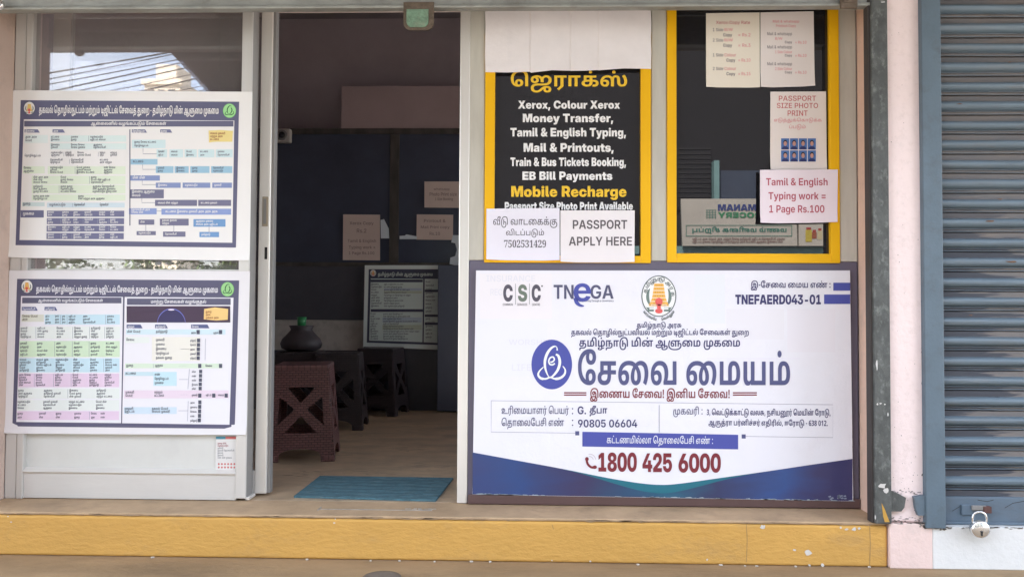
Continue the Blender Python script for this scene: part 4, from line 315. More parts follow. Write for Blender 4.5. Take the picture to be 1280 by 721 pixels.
  77: [274,46,53617349346063,24,0,0,218,51,0,46,-122,2,-6,6,-18,5,-20,5,-20,2,-8,-7,0,2,8,5,19,5,21,6,18,2,6,45,122,52,0,0,-218,-35,0,0,116,0,7,1,19,0,21,1,22,0,10,2,0,-3,-11,-7,-23,-6,-21,-6,-18,-2,-6,-44,-116,-30,0,-44,116,-2,6,-6,17,-7,21,-7,23,-3,12,3,0,0,-9,1,-22,0,-21,0,-20,0,-7,0,-116],
  78: [227,28,207876495,24,0,0,218,39,0,81,-128,4,-6,11,-18,11,-23,6,-13,-4,0,-2,12,-1,25,-1,21,0,8,0,122,35,0,0,-218,-40,0,-72,115,-6,9,-11,20,-14,25,-10,18,6,0,1,-16,1,-28,1,-22,0,-6,0,-115],
  79: [230,16,4369,115,-3,-28,0,-45,27,-26,50,0,35,0,35,26,50,45,27,28,0,29,0,44,-27,26,-50,0,-35,0,-35,-26,-50,-44,-27,16,4369,115,28,19,0,29,19,16,36,0,26,0,26,-16,36,-29,19,-19,0,-18,0,-30,-19,-16,-36,0,-26,0,-26,16,-36,30,-19],
  80: [193,24,14826567,24,0,0,218,79,0,25,0,34,-18,16,-33,0,-20,0,-20,-17,-32,-33,-19,-26,0,-53,0,0,29,50,0,15,0,20,11,9,19,0,12,0,12,-9,19,-20,11,-16,0,-40,0,0,-189],
  82: [195,24,14826567,24,0,0,218,79,0,25,0,34,-17,16,-31,0,-21,0,-20,-17,-30,-33,-17,-26,0,-58,0,0,29,55,0,15,0,20,9,9,17,0,12,0,13,-9,17,-20,10,-16,0,-40,0,0,-189,4,15,148,0,-53,99,38,0,54,-99],
  83: [194,51,147482233676337,98,-4,-25,0,-36,16,-21,29,-1,20,35,0,1,-11,13,-16,21,-8,12,0,14,0,21,9,13,16,0,10,0,9,-11,12,-19,8,-11,3,-26,7,-27,7,-30,29,0,22,0,19,21,28,35,16,22,0,23,0,34,-16,19,-27,1,-18,-34,0,-1,15,-24,16,-19,0,-13,0,-19,-8,-10,-14,0,-9,0,-10,12,-13,18,-7,9,-2,21,-6,10,-2,23,-10,18,-14,12,-21,0,-14,0,-19,-19,-29,-37,-17],
  84: [196,8,255,13,189,0,29,170,0,0,-29,-67,0,0,-189,-35,0,0,189],
  85: [222,22,493809,111,-3,-26,0,-40,20,-21,35,0,23,0,143,34,0,0,-140,0,-15,13,-22,24,-13,16,0,16,0,24,13,12,22,0,15,0,140,35,0,0,-143,0,-23,-22,-35,-39,-20],
  86: [214,14,15567,86,0,-79,218,38,0,42,-120,4,-14,13,-42,7,-27,-7,0,8,28,12,41,4,14,41,120,37,0,-77,-218],
  87: [302,38,220101931407,67,0,-60,218,37,0,31,-123,3,-12,5,-25,5,-26,2,-13,-5,0,2,13,5,26,5,25,3,12,32,123,38,0,31,-123,3,-12,6,-25,5,-26,2,-13,-5,0,2,13,5,26,5,25,3,12,31,123,36,0,-59,-218,-40,0,-34,128,-4,15,-7,37,-3,21,8,0,-4,-20,-6,-36,-4,-17,-34,-128],
  88: [211,32,3326068287,8,0,87,124,0,-25,-81,119,40,0,28,-42,7,-10,9,-16,7,-14,5,-9,-8,0,5,9,7,14,9,16,7,10,29,42,39,0,-81,-118,0,25,86,-125,-40,0,-35,52,-6,9,-8,13,-7,12,-4,8,6,0,-4,-8,-7,-12,-8,-13,-7,-9,-35,-52],
  90: [193,24,15105639,18,0,0,22,94,138,7,10,17,21,9,10,3,-11,-14,-1,-28,0,-14,0,-75,0,0,29,158,0,0,-22,-93,-135,-7,-11,-18,-22,-9,-11,-3,11,14,1,29,1,14,0,74,0,0,-30],
  97: [171,40,133291074065,67,-4,-15,0,-25,12,-15,22,0,16,0,14,11,18,18,11,22,5,12,1,14,2,18,2,9,5,0,6,0,1,0,9,-7,12,-14,7,-10,0,-10,0,-15,-6,-10,-11,-2,-5,-31,8,5,14,21,18,27,9,15,0,10,0,22,-5,20,-12,12,-23,0,-17,0,-109,-32,0,0,22,-1,0,-4,-6,-12,-12,-20,-8,18,17457,75,23,13,0,18,10,10,17,0,9,0,21,-2,-2,-9,-3,-13,-2,-11,-2,-4,0,-9,-1,-15,-6,-8,-10,0,-8,0,-8,8,-10,13,-5],
  99: [173,38,13028057361,91,-3,-24,0,-34,21,-19,38,0,25,0,26,19,38,34,21,24,0,13,0,22,-7,18,-12,13,-19,3,-11,-32,-7,-2,6,-6,10,-10,8,-12,4,-7,0,-15,0,-19,-15,-9,-26,0,-16,0,-15,9,-26,19,-15,15,0,7,0,13,4,9,8,7,11,2,6,31,-7,-3,-12,-12,-18,-19,-14,-22,-6],
  100: [186,23,1044753,82,-3,-20,0,-31,20,-17,38,0,27,0,26,18,38,31,20,19,0,15,0,19,-10,11,-14,2,-5,2,0,0,81,33,0,0,-218,-32,0,0,26,-3,0,-3,-6,-10,-13,-19,-10,16,4369,90,25,13,0,19,14,10,26,0,17,0,17,-10,25,-18,14,-14,0,-14,0,-19,-15,-9,-25,0,-16,0,-16,9,-26,19,-15],
  101: [176,40,105432736017,92,-3,-24,0,-35,20,-19,38,0,26,0,25,19,38,34,22,23,0,14,0,26,-9,21,-20,12,-31,0,-23,0,-11,-131,0,0,24,114,0,-16,-8,0,15,-9,23,-18,13,-13,0,-14,0,-19,-13,-10,-22,0,-12,0,-17,0,-16,12,-23,20,-12,14,0,9,0,14,5,11,10,2,8,32,-7,-4,-13,-19,-20,-28,-10],
  103: [186,38,33357591089,90,-65,-19,0,-28,10,-18,16,-5,10,28,13,3,-5,10,-10,16,-7,13,0,19,0,23,17,0,19,0,32,-3,0,-3,-6,-11,-12,-18,-9,-15,0,-19,0,-31,18,-18,35,0,26,0,27,18,37,31,20,19,0,15,0,19,-10,11,-14,3,-5,2,0,0,27,33,0,0,-166,0,-22,-20,-27,-33,-14,16,4369,90,30,14,0,18,13,10,23,0,17,0,16,-10,25,-18,14,-14,0,-14,0,-19,-15,-9,-25,0,-15,0,-16,10,-24,18,-13],
  104: [181,23,647807,55,97,0,-97,-34,0,0,218,33,0,0,-94,-4,0,7,21,27,21,20,0,17,0,25,-14,14,-28,0,-20,0,-104,-34,0,0,100,0,17,-18,20,-16,0,-10,0,-17,-9,-10,-18],
  105: [76,4,15,21,0,0,164,34,0,0,-164,12,585,38,188,-8,0,-12,12,0,8,0,8,12,11,8,0,9,0,12,-11,0,-8,0,-8,-12,-12],
  107: [168,7,127,52,55,0,40,6,0,63,69,40,0,-74,-80,-6,0,4,15,21,0,0,218,34,0,0,-218,4,15,124,0,-57,77,23,23,75,-100],
  108: [87,16,12921,63,-1,-21,0,-21,20,0,20,0,179,34,0,0,-173,0,-10,5,-8,8,0,4,0,4,0,2,1,6,-26,-4,-1,-11,-2],
  109: [267,42,3383443396895,21,0,0,164,32,0,1,-38,-2,0,3,14,15,18,19,9,11,0,18,0,22,-23,4,-20,-4,0,3,14,16,19,22,10,13,0,14,0,24,-13,14,-25,0,-19,0,-110,-34,0,0,107,0,16,-18,14,-12,0,-10,0,-14,-8,-8,-15,0,-10,0,-104,-33,0,0,109,0,13,-16,15,-13,0,-9,0,-15,-8,-9,-16,0,-12,0,-101],
  110: [181,23,647807,55,97,0,-97,-34,0,0,164,32,0,1,-40,-4,0,7,21,27,21,20,0,17,0,25,-14,14,-28,0,-20,0,-104,-34,0,0,100,0,17,-18,20,-16,0,-10,0,-17,-9,-10,-18],
  111: [182,16,4369,91,-3,-24,0,-34,21,-19,38,0,25,0,26,19,38,34,21,24,0,23,0,35,-21,19,-38,0,-26,0,-25,-19,-38,-35,-21,16,4369,91,25,14,0,19,15,10,26,0,15,0,16,-10,25,-19,16,-14,0,-15,0,-19,-16,-9,-25,0,-16,0,-15,9,-26,19,-15],
  112: [186,23,7409951,21,-61,0,225,33,0,0,-27,3,0,2,5,11,14,19,10,15,0,19,0,31,-20,18,-38,0,-26,0,-27,-18,-38,-30,-20,-20,0,-15,0,-19,10,-11,13,-2,6,-2,0,0,-87,16,4369,96,25,14,0,18,15,10,26,0,16,0,16,-10,25,-18,15,-14,0,-14,0,-18,-14,-10,-25,0,-17,0,-17,10,-26,19,-14],
  114: [117,20,806047,21,0,0,164,33,0,0,-27,1,0,5,14,22,15,15,0,3,0,8,0,2,-1,0,-31,-1,0,-11,1,-5,0,-11,0,-17,-9,-10,-16,0,-11,0,-99],
  115: [162,44,1315539568945,81,-3,-18,0,-28,10,-18,20,-3,15,31,6,4,-13,18,-12,14,0,15,0,18,13,0,9,0,8,-11,10,-11,2,-28,6,-23,6,-22,22,0,18,0,15,16,22,29,12,19,0,18,0,25,-11,16,-18,3,-12,-30,-7,-3,9,-15,13,-14,0,-13,0,-18,-12,0,-9,0,-8,12,-10,13,-3,27,-6,23,-5,22,-22,0,-17,0,-15,-17,-23,-31,-13],
  116: [103,4,15,93,164,0,-27,-90,0,0,27,16,37671,27,203,33,0,0,-158,0,-10,8,-9,10,0,2,0,8,1,3,1,6,-27,-5,-2,-12,-1,-6,0,-23,0,-24,23,0,21],
  117: [181,23,2082033,77,-2,-16,0,-26,14,-14,28,0,20,0,104,34,0,0,-100,0,-17,18,-20,16,0,11,0,17,9,9,18,0,13,0,97,34,0,0,-164,-32,0,0,40,3,0,-7,-22,-28,-20],
  118: [173,14,15567,68,0,-61,164,36,0,31,-93,6,-15,7,-31,5,-15,-10,0,4,15,8,31,5,15,32,93,36,0,-62,-164],
  119: [249,36,53216492751,57,0,-49,164,35,0,18,-67,4,-16,9,-37,4,-23,-5,0,4,22,9,38,5,16,17,67,33,0,18,-67,4,-16,9,-38,4,-22,-5,0,4,22,9,38,4,16,18,67,35,0,-49,-164,-34,0,-20,70,-3,10,-5,24,-6,24,-3,12,7,0,-3,-12,-5,-24,-6,-24,-3,-10,-20,-70],
  120: [168,28,214954815,8,0,64,97,0,-26,-61,93,38,0,18,-30,8,-12,11,-23,6,-10,-15,0,6,10,11,23,8,12,18,30,37,0,-61,-94,0,25,64,-95,-38,0,-21,34,-8,13,-11,22,-6,10,15,0,-6,-10,-10,-22,-8,-13,-22,-34],
  121: [173,27,18769863,19,-59,8,27,4,-1,9,-2,13,2,10,10,2,11,4,11,-62,165,36,0,31,-93,6,-15,7,-31,4,-15,-10,0,4,15,8,31,6,15,32,93,36,0,-71,-186,-5,-14,-15,-17,-20,-9,-14,0,-7,0,-13,2],
  122: [168,12,4095,18,0,0,22,88,111,0,2,-85,0,0,29,126,0,0,-24,-84,-110,0,-1,87,0,0,-29],
 },
 'B': {
  32: [81],
  38: [199,65,7136121321851790097,84,-3,-23,0,-33,16,-17,28,0,17,0,12,10,20,18,17,13,9,42,28,5,3,7,7,4,9,0,4,0,8,-11,11,-10,0,-6,0,-10,-5,-5,-10,0,-6,0,-7,6,-13,13,-16,9,-10,103,-119,-46,0,-86,96,-10,12,-17,21,-10,23,0,14,0,15,14,25,27,15,18,0,17,0,25,-14,14,-23,0,-14,0,-10,-7,-18,-13,-16,-9,-6,-44,-32,-9,-7,-10,-13,0,-8,0,-9,9,-12,14,-7,9,0,12,0,23,11,18,20,11,27,0,16,37,0,0,-19,-8,-32,-15,-24,-11,-8,-11,-7,-12,-10,-30,-9],
  45: [194,4,15,146,106,0,-35,-99,0,0,35],
  46: [81,12,585,41,-3,-11,0,-15,15,0,10,0,11,15,14,11,0,10,0,15,-14,0,-11,0,-10,-15,-15],
  48: [194,16,4369,97,-3,-28,0,-37,27,-19,50,0,35,0,35,19,50,37,27,28,0,27,0,38,-27,19,-50,0,-35,0,-35,-19,-50,-38,-27,16,4369,97,34,13,0,18,17,9,33,0,25,0,25,-9,34,-18,17,-13,0,-14,0,-18,-17,-9,-34,0,-25,0,-25,9,-33,18,-17],
  49: [194,4,15,27,0,0,36,146,0,0,-36,8,255,127,218,0,-218,-44,0,0,178,-1,0,-51,-34,0,40,51,34],
  50: [194,32,4169712711,20,0,0,32,78,72,10,9,14,15,8,16,0,9,0,10,-9,15,-15,7,-10,0,-11,0,-16,-8,-8,-17,0,-11,-42,0,0,22,19,32,35,18,23,0,23,0,35,-16,19,-30,0,-19,0,-13,-10,-25,-24,-27,-20,-18,-37,-35,0,-1,93,0,0,-37],
  51: [194,35,2415796785,95,-3,-24,0,-37,17,-21,31,0,20,44,0,0,-10,11,-14,16,-8,11,0,11,0,17,9,9,15,0,11,0,9,-9,16,-19,9,-14,0,-26,0,0,29,51,50,0,1,-91,0,0,36,144,0,0,-33,-71,-68,0,9,25,3,36,-15,20,-29,0,-20,0,-20,-21,-31,-38,-17],
  52: [194,8,255,9,42,0,35,86,141,44,0,-85,-139,0,-2,131,0,0,-35,6,63,115,0,0,52,0,16,0,68,42,0,0,-136],
  53: [194,39,35701006897,96,-3,-23,0,-35,17,-21,30,-1,19,43,0,1,-9,10,-14,16,-8,10,0,11,0,17,10,9,18,0,12,0,12,-9,18,-17,10,-12,0,-11,0,-19,-9,-4,-8,-41,4,9,119,135,0,0,-36,-97,0,-5,-55,1,0,7,9,23,9,14,0,14,0,26,-10,19,-20,10,-26,0,-16,0,-22,-20,-35,-36,-19],
  54: [194,23,561041,98,-3,-23,0,-36,18,-21,33,0,23,0,17,14,35,15,21,50,74,46,0,-69,-100,-11,0,3,5,12,10,18,7,11,0,21,0,31,-17,17,-31,0,-21,0,-22,-20,-33,-36,-19,16,4369,97,32,11,0,16,10,10,18,0,11,0,11,-10,17,-16,10,-11,0,-10,0,-17,-10,-10,-17,0,-11,0,-11,10,-18,17,-10],
  55: [194,8,255,36,0,91,180,0,1,-106,0,0,37,152,0,0,-37,-91,-181],
  56: [194,32,294720273,97,-3,-25,0,-37,16,-22,28,0,18,0,14,13,23,22,15,14,2,0,1,-18,3,-23,27,0,19,0,17,19,26,35,15,22,0,22,0,34,-15,20,-26,0,-17,0,-19,-23,-27,-18,-3,0,-1,13,-2,23,-15,12,-23,0,-14,0,-18,-21,-28,-38,-16,16,4369,97,30,11,0,17,8,9,15,0,9,0,10,-9,15,-17,8,-11,0,-11,0,-17,-8,-10,-15,0,-10,0,-9,10,-15,17,-8,16,4369,97,128,9,0,15,8,8,13,0,9,0,9,-8,13,-15,7,-9,0,-10,0,-14,-7,-9,-13,0,-9,0,-9,9,-13,14,-8],
  57: [194,23,561041,96,221,23,0,36,-18,21,-33,0,-23,0,-17,-14,-35,-15,-21,-50,-74,-46,0,69,100,10,0,-3,-5,-12,-10,-17,-7,-12,0,-20,0,-31,17,-17,31,0,21,0,22,20,34,35,18,16,4369,97,186,-11,0,-17,-10,-9,-17,0,-11,0,-11,9,-18,17,-10,11,0,10,0,17,10,9,17,0,11,0,12,-9,17,-17,10],
  61: [194,4,15,24,104,0,37,146,0,0,-37,4,15,24,34,0,37,146,0,0,-37],
  65: [221,14,13119,5,0,76,218,58,0,76,-218,-49,0,-35,106,-6,20,-14,47,-7,29,11,0,-8,-29,-12,-47,-6,-20,-35,-106,4,15,53,50,0,35,115,0,0,-35],
  66: [197,20,560199,19,0,0,218,86,0,24,0,33,-14,16,-25,0,-17,0,-13,-10,-19,-18,-12,-11,-3,0,-2,12,0,22,-13,13,-23,0,-16,0,-18,-17,-27,-33,-16,-25,0,10,787,63,36,40,0,19,0,18,15,0,13,0,9,-9,14,-16,8,-11,0,-41,0,10,803,63,127,37,0,10,0,15,7,8,12,0,9,0,12,-17,15,-15,0,-38,0],
  67: [221,38,13028057361,114,-3,-29,0,-46,27,-27,50,0,35,0,35,27,51,46,26,29,0,19,0,33,-10,25,-21,16,-29,2,-18,-45,0,-2,9,-8,14,-13,10,-16,6,-10,0,-17,0,-26,-18,-14,-32,0,-23,0,-23,14,-33,26,-16,17,0,10,0,16,5,12,10,9,14,2,9,45,0,-2,-16,-15,-28,-25,-22,-32,-12],
  68: [215,22,293007,95,0,-56,0,0,38,54,0,22,0,28,16,15,31,0,24,0,24,-15,32,-28,15,-21,0,-56,0,0,38,58,0,33,0,48,-26,25,-49,0,-34,0,-34,-25,-49,-48,-26,4,15,63,218,0,-218,-44,0,0,218],
  69: [182,12,4095,19,0,0,218,149,0,0,-37,-105,0,0,-52,97,0,0,-37,-97,0,0,-54,105,0,0,-38],
  70: [176,10,1023,19,0,0,218,146,0,0,-37,-102,0,0,-59,93,0,0,-37,-93,0,0,-85],
  71: [224,40,135434625297,115,-3,-30,0,-47,27,-26,51,0,34,0,35,27,51,46,26,29,0,19,0,32,-10,25,-20,16,-28,2,-16,-45,0,-2,8,-9,13,-12,9,-15,5,-10,0,-17,0,-26,-17,-14,-33,0,-23,0,-23,14,-32,26,-17,18,0,16,0,22,11,13,21,0,14,10,-1,-58,0,0,34,91,0,0,-27,0,-28,-24,-42,-43,-22],
  72: [221,12,4095,19,0,0,218,44,0,0,-88,95,0,0,88,45,0,0,-218,-45,0,0,93,-95,0,0,-93],
  76: [169,6,63,19,0,0,218,44,0,0,-180,96,0,0,-38],
  77: [276,46,53617349346063,19,0,0,218,67,0,36,-100,2,-7,6,-22,6,-24,5,-23,2,-8,-10,0,2,8,5,22,6,25,6,22,2,7,35,100,68,0,0,-218,-44,0,0,103,0,7,0,21,1,24,0,25,0,11,4,0,-3,-12,-7,-25,-7,-24,-6,-20,-2,-7,-36,-103,-38,0,-37,103,-2,7,-6,20,-7,23,-7,26,-3,12,4,0,0,-11,1,-24,0,-24,1,-21,0,-8,0,-103],
  78: [225,28,207876495,19,0,0,218,49,0,69,-111,5,-7,10,-19,11,-23,6,-13,-5,-4,-1,12,-1,27,-1,24,0,8,0,106,45,0,0,-218,-49,0,-63,100,-6,10,-12,21,-13,26,-8,17,6,1,1,-16,1,-28,1,-23,0,-7,0,-101],
  79: [229,16,4369,114,-3,-29,0,-46,27,-27,50,0,35,0,35,27,51,46,26,29,0,30,0,46,-26,27,-51,0,-35,0,-35,-27,-50,-46,-27,16,4369,114,37,17,0,26,16,14,33,0,23,0,23,-14,33,-26,17,-17,0,-16,0,-26,-17,-14,-33,0,-23,0,-23,14,-33,26,-16],
  80: [193,24,14826567,19,0,0,218,85,0,25,0,35,-18,19,-33,0,-22,0,-21,-19,-33,-36,-18,-25,0,-56,0,0,36,51,0,13,0,17,9,9,17,0,10,0,11,-9,16,-17,9,-13,0,-35,0,0,-181],
  82: [196,24,14826567,19,0,0,218,85,0,25,0,35,-17,19,-32,0,-22,0,-22,-19,-31,-36,-17,-25,0,-58,0,0,37,53,0,13,0,18,7,9,15,0,11,0,11,-9,15,-18,8,-13,0,-35,0,0,-181,4,15,141,0,-52,99,48,0,53,-99],
  83: [196,51,147482233676337,99,-3,-26,0,-39,16,-22,33,0,23,43,0,1,-11,11,-16,20,-8,12,0,12,0,19,7,10,13,0,8,0,7,-9,11,-17,7,-13,3,-23,6,-29,6,-32,30,0,23,0,20,21,30,37,16,24,0,25,0,36,-16,20,-30,1,-21,-43,0,-1,14,-21,16,-17,0,-11,0,-17,-7,-8,-11,0,-8,0,-8,9,-10,16,-7,10,-2,21,-5,15,-3,24,-11,17,-15,9,-21,0,-13,0,-20,-20,-30,-38,-16],
  84: [197,8,255,10,181,0,37,178,0,0,-37,-67,0,0,-181,-45,0,0,181],
  88: [217,32,3326068287,6,0,90,128,0,-34,-84,124,52,0,24,-37,6,-9,9,-16,8,-15,4,-8,-12,0,5,8,8,15,9,16,6,9,24,37,50,0,-81,-121,0,32,88,-129,-53,0,-30,46,-6,8,-7,13,-7,11,-4,7,7,0,-4,-6,-6,-12,-8,-13,-6,-8,-31,-46],
  89: [215,16,63903,86,0,0,82,-81,136,52,0,37,-67,6,-10,9,-19,5,-12,-10,0,4,12,9,19,5,10,36,67,52,0,-80,-136,0,-82],
  97: [171,40,133291074065,64,-3,-16,0,-24,11,-14,21,0,16,0,14,10,18,17,11,22,5,12,2,14,1,17,3,8,5,0,5,0,1,0,6,-6,10,-11,5,-8,0,-9,0,-12,-5,-8,-9,-1,-6,-40,5,3,15,18,21,30,11,19,0,14,0,25,-6,19,-14,11,-20,0,-15,0,-108,-42,0,0,22,-1,0,-4,-7,-13,-12,-18,-6,18,17457,76,28,10,0,16,8,9,13,0,9,0,17,-2,-1,-8,-3,-9,-1,-9,-2,-4,0,-8,-2,-12,-5,-7,-8,0,-7,0,-6,6,-8,11,-4],
  100: [186,23,1044753,78,-3,-20,0,-30,20,-17,37,0,26,0,27,17,37,31,19,18,0,13,0,18,-8,12,-13,4,-7,1,0,0,83,43,0,0,-218,-43,0,0,25,-1,0,-4,-7,-12,-13,-18,-8,16,4369,90,32,11,0,16,12,9,22,0,14,0,15,-9,21,-16,12,-11,0,-11,0,-16,-12,-8,-21,0,-15,0,-14,9,-22,15,-12],
  101: [175,40,105432736017,90,-3,-24,0,-36,20,-19,38,0,25,0,25,19,37,35,21,24,0,16,0,28,-10,21,-21,11,-31,0,-20,0,-12,-137,0,0,28,116,0,-20,-7,0,12,-8,18,-16,10,-11,0,-11,0,-16,-10,-8,-18,0,-11,0,-19,0,-14,9,-19,17,-9,11,0,8,0,13,4,9,9,2,6,40,-5,-4,-14,-20,-21,-30,-12],
  102: [117,4,15,108,161,0,-34,-105,0,0,34,17,103203,31,0,0,176,0,16,13,22,24,11,16,0,9,0,16,-2,4,-1,-6,-33,-2,0,-8,1,-4,0,-10,0,-8,-9,0,-9,0,-172],
  103: [186,38,33357591089,90,-64,-21,0,-30,11,-19,19,-3,13,39,7,2,-5,9,-8,14,-5,9,0,17,0,18,16,0,16,0,28,-2,0,-3,-7,-12,-12,-18,-7,-13,0,-19,0,-30,18,-17,35,0,26,0,26,18,37,30,19,18,0,13,0,18,-8,13,-13,3,-7,1,0,0,26,44,0,0,-158,0,-23,-20,-30,-36,-14,16,4369,90,35,12,0,15,11,9,21,0,14,0,15,-9,21,-15,11,-12,0,-11,0,-15,-11,-9,-22,0,-14,0,-14,9,-21,15,-11],
  104: [183,23,647807,61,92,0,-92,-43,0,0,218,43,0,0,-98,-5,0,6,21,27,22,21,0,17,0,25,-14,14,-28,0,-19,0,-102,-44,0,0,94,0,15,-16,17,-13,0,-10,0,-14,-8,-8,-15],
  105: [79,4,15,18,0,0,161,43,0,0,-161,12,585,39,181,-10,0,-14,14,0,9,0,10,14,13,10,0,11,0,14,-13,0,-10,0,-9,-14,-14],
  107: [171,7,127,57,47,0,52,6,0,54,62,51,0,-71,-81,-10,0,4,15,18,0,0,218,43,0,0,-218,4,15,119,0,-49,70,29,31,72,-101],
  108: [89,16,12921,67,-1,-26,0,-23,21,0,22,0,176,43,0,0,-170,0,-8,6,-7,7,0,3,0,3,1,2,0,4,-32,-3,-1,-10,-2],
  109: [271,42,3383443396895,18,0,0,161,41,0,1,-39,-3,0,4,14,15,19,20,8,11,0,17,0,23,-21,5,-22,-5,0,3,15,16,19,23,9,12,0,15,0,24,-13,13,-24,0,-18,0,-108,-43,0,0,100,0,13,-15,14,-11,0,-9,0,-12,-7,-6,-13,0,-9,0,-98,-43,0,0,101,0,12,-14,14,-11,0,-8,0,-12,-7,-8,-14,0,-10,0,-96],
  110: [183,23,647807,61,92,0,-92,-43,0,0,161,41,0,1,-41,-4,0,6,21,27,22,21,0,17,0,25,-14,13,-28,0,-19,0,-102,-43,0,0,94,0,15,-16,17,-13,0,-10,0,-14,-8,-8,-15],
  111: [181,16,4369,90,-3,-24,0,-36,21,-19,37,0,25,0,25,19,37,36,21,24,0,25,0,35,-21,20,-37,0,-25,0,-25,-20,-37,-35,-21,16,4369,90,31,12,0,15,13,9,22,0,14,0,14,-9,22,-15,13,-12,0,-11,0,-16,-13,-8,-22,0,-14,0,-14,8,-22,16,-13],
  112: [186,23,7409951,18,-61,0,222,43,0,0,-26,1,0,4,7,12,13,18,8,13,0,18,0,30,-19,18,-37,0,-27,0,-26,-17,-37,-30,-20,-20,0,-12,0,-18,8,-12,13,-4,7,-1,0,0,-86,16,4369,96,32,11,0,15,12,8,22,0,14,0,15,-8,21,-15,12,-11,0,-12,0,-16,-12,-8,-21,0,-15,0,-14,8,-22,16,-12],
  114: [119,20,806047,18,0,0,161,42,0,0,-28,1,0,5,15,20,15,14,0,4,0,7,-1,3,-1,0,-38,-3,1,-11,1,-5,0,-10,0,-15,-9,-9,-15,0,-11,0,-90],
  115: [164,44,1315539568945,82,-3,-20,0,-30,11,-19,22,-3,16,42,5,2,-11,16,-12,13,0,12,0,15,10,0,7,0,6,-11,8,-10,2,-28,6,-23,5,-24,23,0,18,0,15,17,23,30,12,21,0,20,0,29,-11,17,-21,2,-14,-39,-5,-2,9,-14,11,-12,0,-11,0,-14,-9,0,-8,0,-6,10,-8,10,-2,30,-6,23,-5,23,-21,0,-18,0,-15,-18,-24,-33,-13],
  116: [110,4,15,101,161,0,-34,-98,0,0,34,16,37671,27,201,43,0,0,-153,0,-8,7,-7,8,0,3,0,10,1,2,0,4,-33,-6,-1,-14,-2,-7,0,-25,0,-25,23,0,22],
  119: [252,36,53216492751,52,0,-48,161,45,0,15,-59,3,-16,9,-37,3,-22,-5,0,4,21,9,38,4,16,15,59,40,0,15,-59,4,-16,8,-38,4,-21,-5,0,4,21,8,38,4,16,14,59,46,0,-48,-161,-45,0,-18,63,-2,9,-6,22,-5,22,-2,10,8,0,-3,-10,-5,-22,-5,-22,-3,-9,-18,-63],
  120: [170,28,214954815,5,0,63,97,-1,-29,-59,93,47,0,15,-25,7,-11,11,-23,5,-11,-16,0,6,11,11,23,7,11,15,25,47,0,-61,-93,0,28,63,-96,-47,0,-17,28,-7,12,-11,23,-6,10,15,0,-6,-10,-10,-23,-7,-12,-17,-28],
  121: [176,27,18769863,18,-59,7,33,10,-1,8,-1,11,2,7,9,1,7,3,10,-61,161,46,0,27,-82,5,-16,7,-30,4,-17,-11,0,4,17,8,31,5,15,27,82,46,0,-69,-182,-5,-13,-15,-18,-21,-10,-15,0,-8,0,-15,2],
 },
 'X': {
  32: [81],
  38: [204,65,7136121321851790097,82,-4,-23,0,-34,17,-18,28,0,17,0,12,9,20,17,15,11,7,50,31,5,3,5,7,3,6,0,3,0,5,-8,8,-8,0,-5,0,-7,-3,-4,-7,0,-5,0,-6,7,-14,12,-15,8,-9,106,-116,-59,0,-88,94,-7,7,-16,20,-11,25,0,15,0,17,16,27,29,16,19,0,18,0,27,-15,14,-25,0,-15,0,-10,-7,-19,-13,-16,-9,-6,-45,-32,-5,-4,-8,-9,0,-8,0,-6,6,-9,10,-5,7,0,11,0,22,11,18,19,11,26,0,16,47,0,0,-19,-8,-35,-18,-30,-14,-9,-16,-8,-13,-9,-30,-8],
  44: [81,4,15,6,-50,9,90,54,0,-23,-90],
  45: [193,4,15,148,105,0,-44,-102,0,0,44],
  46: [81,12,585,40,-3,-12,0,-18,18,0,13,0,12,18,18,12,0,13,0,18,-18,0,-12,0,-13,-18,-18],
  48: [193,16,4369,97,-4,-30,0,-41,28,-21,50,0,35,0,35,21,51,41,27,30,0,30,0,41,-27,20,-51,0,-35,0,-35,-20,-50,-41,-28,16,4369,97,43,12,0,15,16,7,30,0,20,0,20,-7,30,-15,16,-12,0,-12,0,-16,-16,-7,-30,0,-20,0,-20,7,-30,16,-16],
  49: [193,4,15,25,0,0,47,151,0,0,-47,8,255,134,218,0,-218,-58,0,0,165,-1,0,-48,-30,0,50,53,33],
  50: [193,32,4169712711,14,0,0,42,82,67,6,5,13,11,9,14,0,10,0,8,-6,11,-13,7,-8,0,-9,0,-13,-8,-7,-16,0,-12,-56,0,0,26,21,37,38,20,26,0,25,0,37,-17,22,-31,0,-22,0,-16,-13,-26,-22,-22,-14,-12,-35,-29,0,0,84,0,0,-47],
  51: [193,35,2415796785,95,-4,-30,0,-40,23,-19,36,0,20,57,0,0,-10,8,-15,14,-8,9,0,9,0,14,8,7,13,0,8,0,9,-8,12,-14,6,-10,0,-32,0,0,32,43,41,0,0,-86,0,0,47,155,0,0,-45,-67,-60,0,13,27,3,34,-14,17,-28,0,-18,0,-21,-22,-33,-39,-19],
  52: [193,8,255,3,42,0,46,89,130,59,0,-89,-131,0,0,129,0,0,-45,6,63,109,0,0,56,0,20,0,60,56,0,0,-136],
  53: [193,39,35701006897,96,-4,-25,0,-38,18,-22,33,-2,23,57,0,0,-8,8,-13,14,-8,8,0,9,0,14,8,7,15,0,9,0,10,-7,15,-14,8,-9,0,-11,0,-16,-10,-2,-8,-55,0,7,130,151,0,0,-47,-98,0,-3,-36,0,0,7,7,20,7,12,0,15,0,27,-11,21,-21,13,-26,0,-16,0,-23,-22,-35,-40,-21],
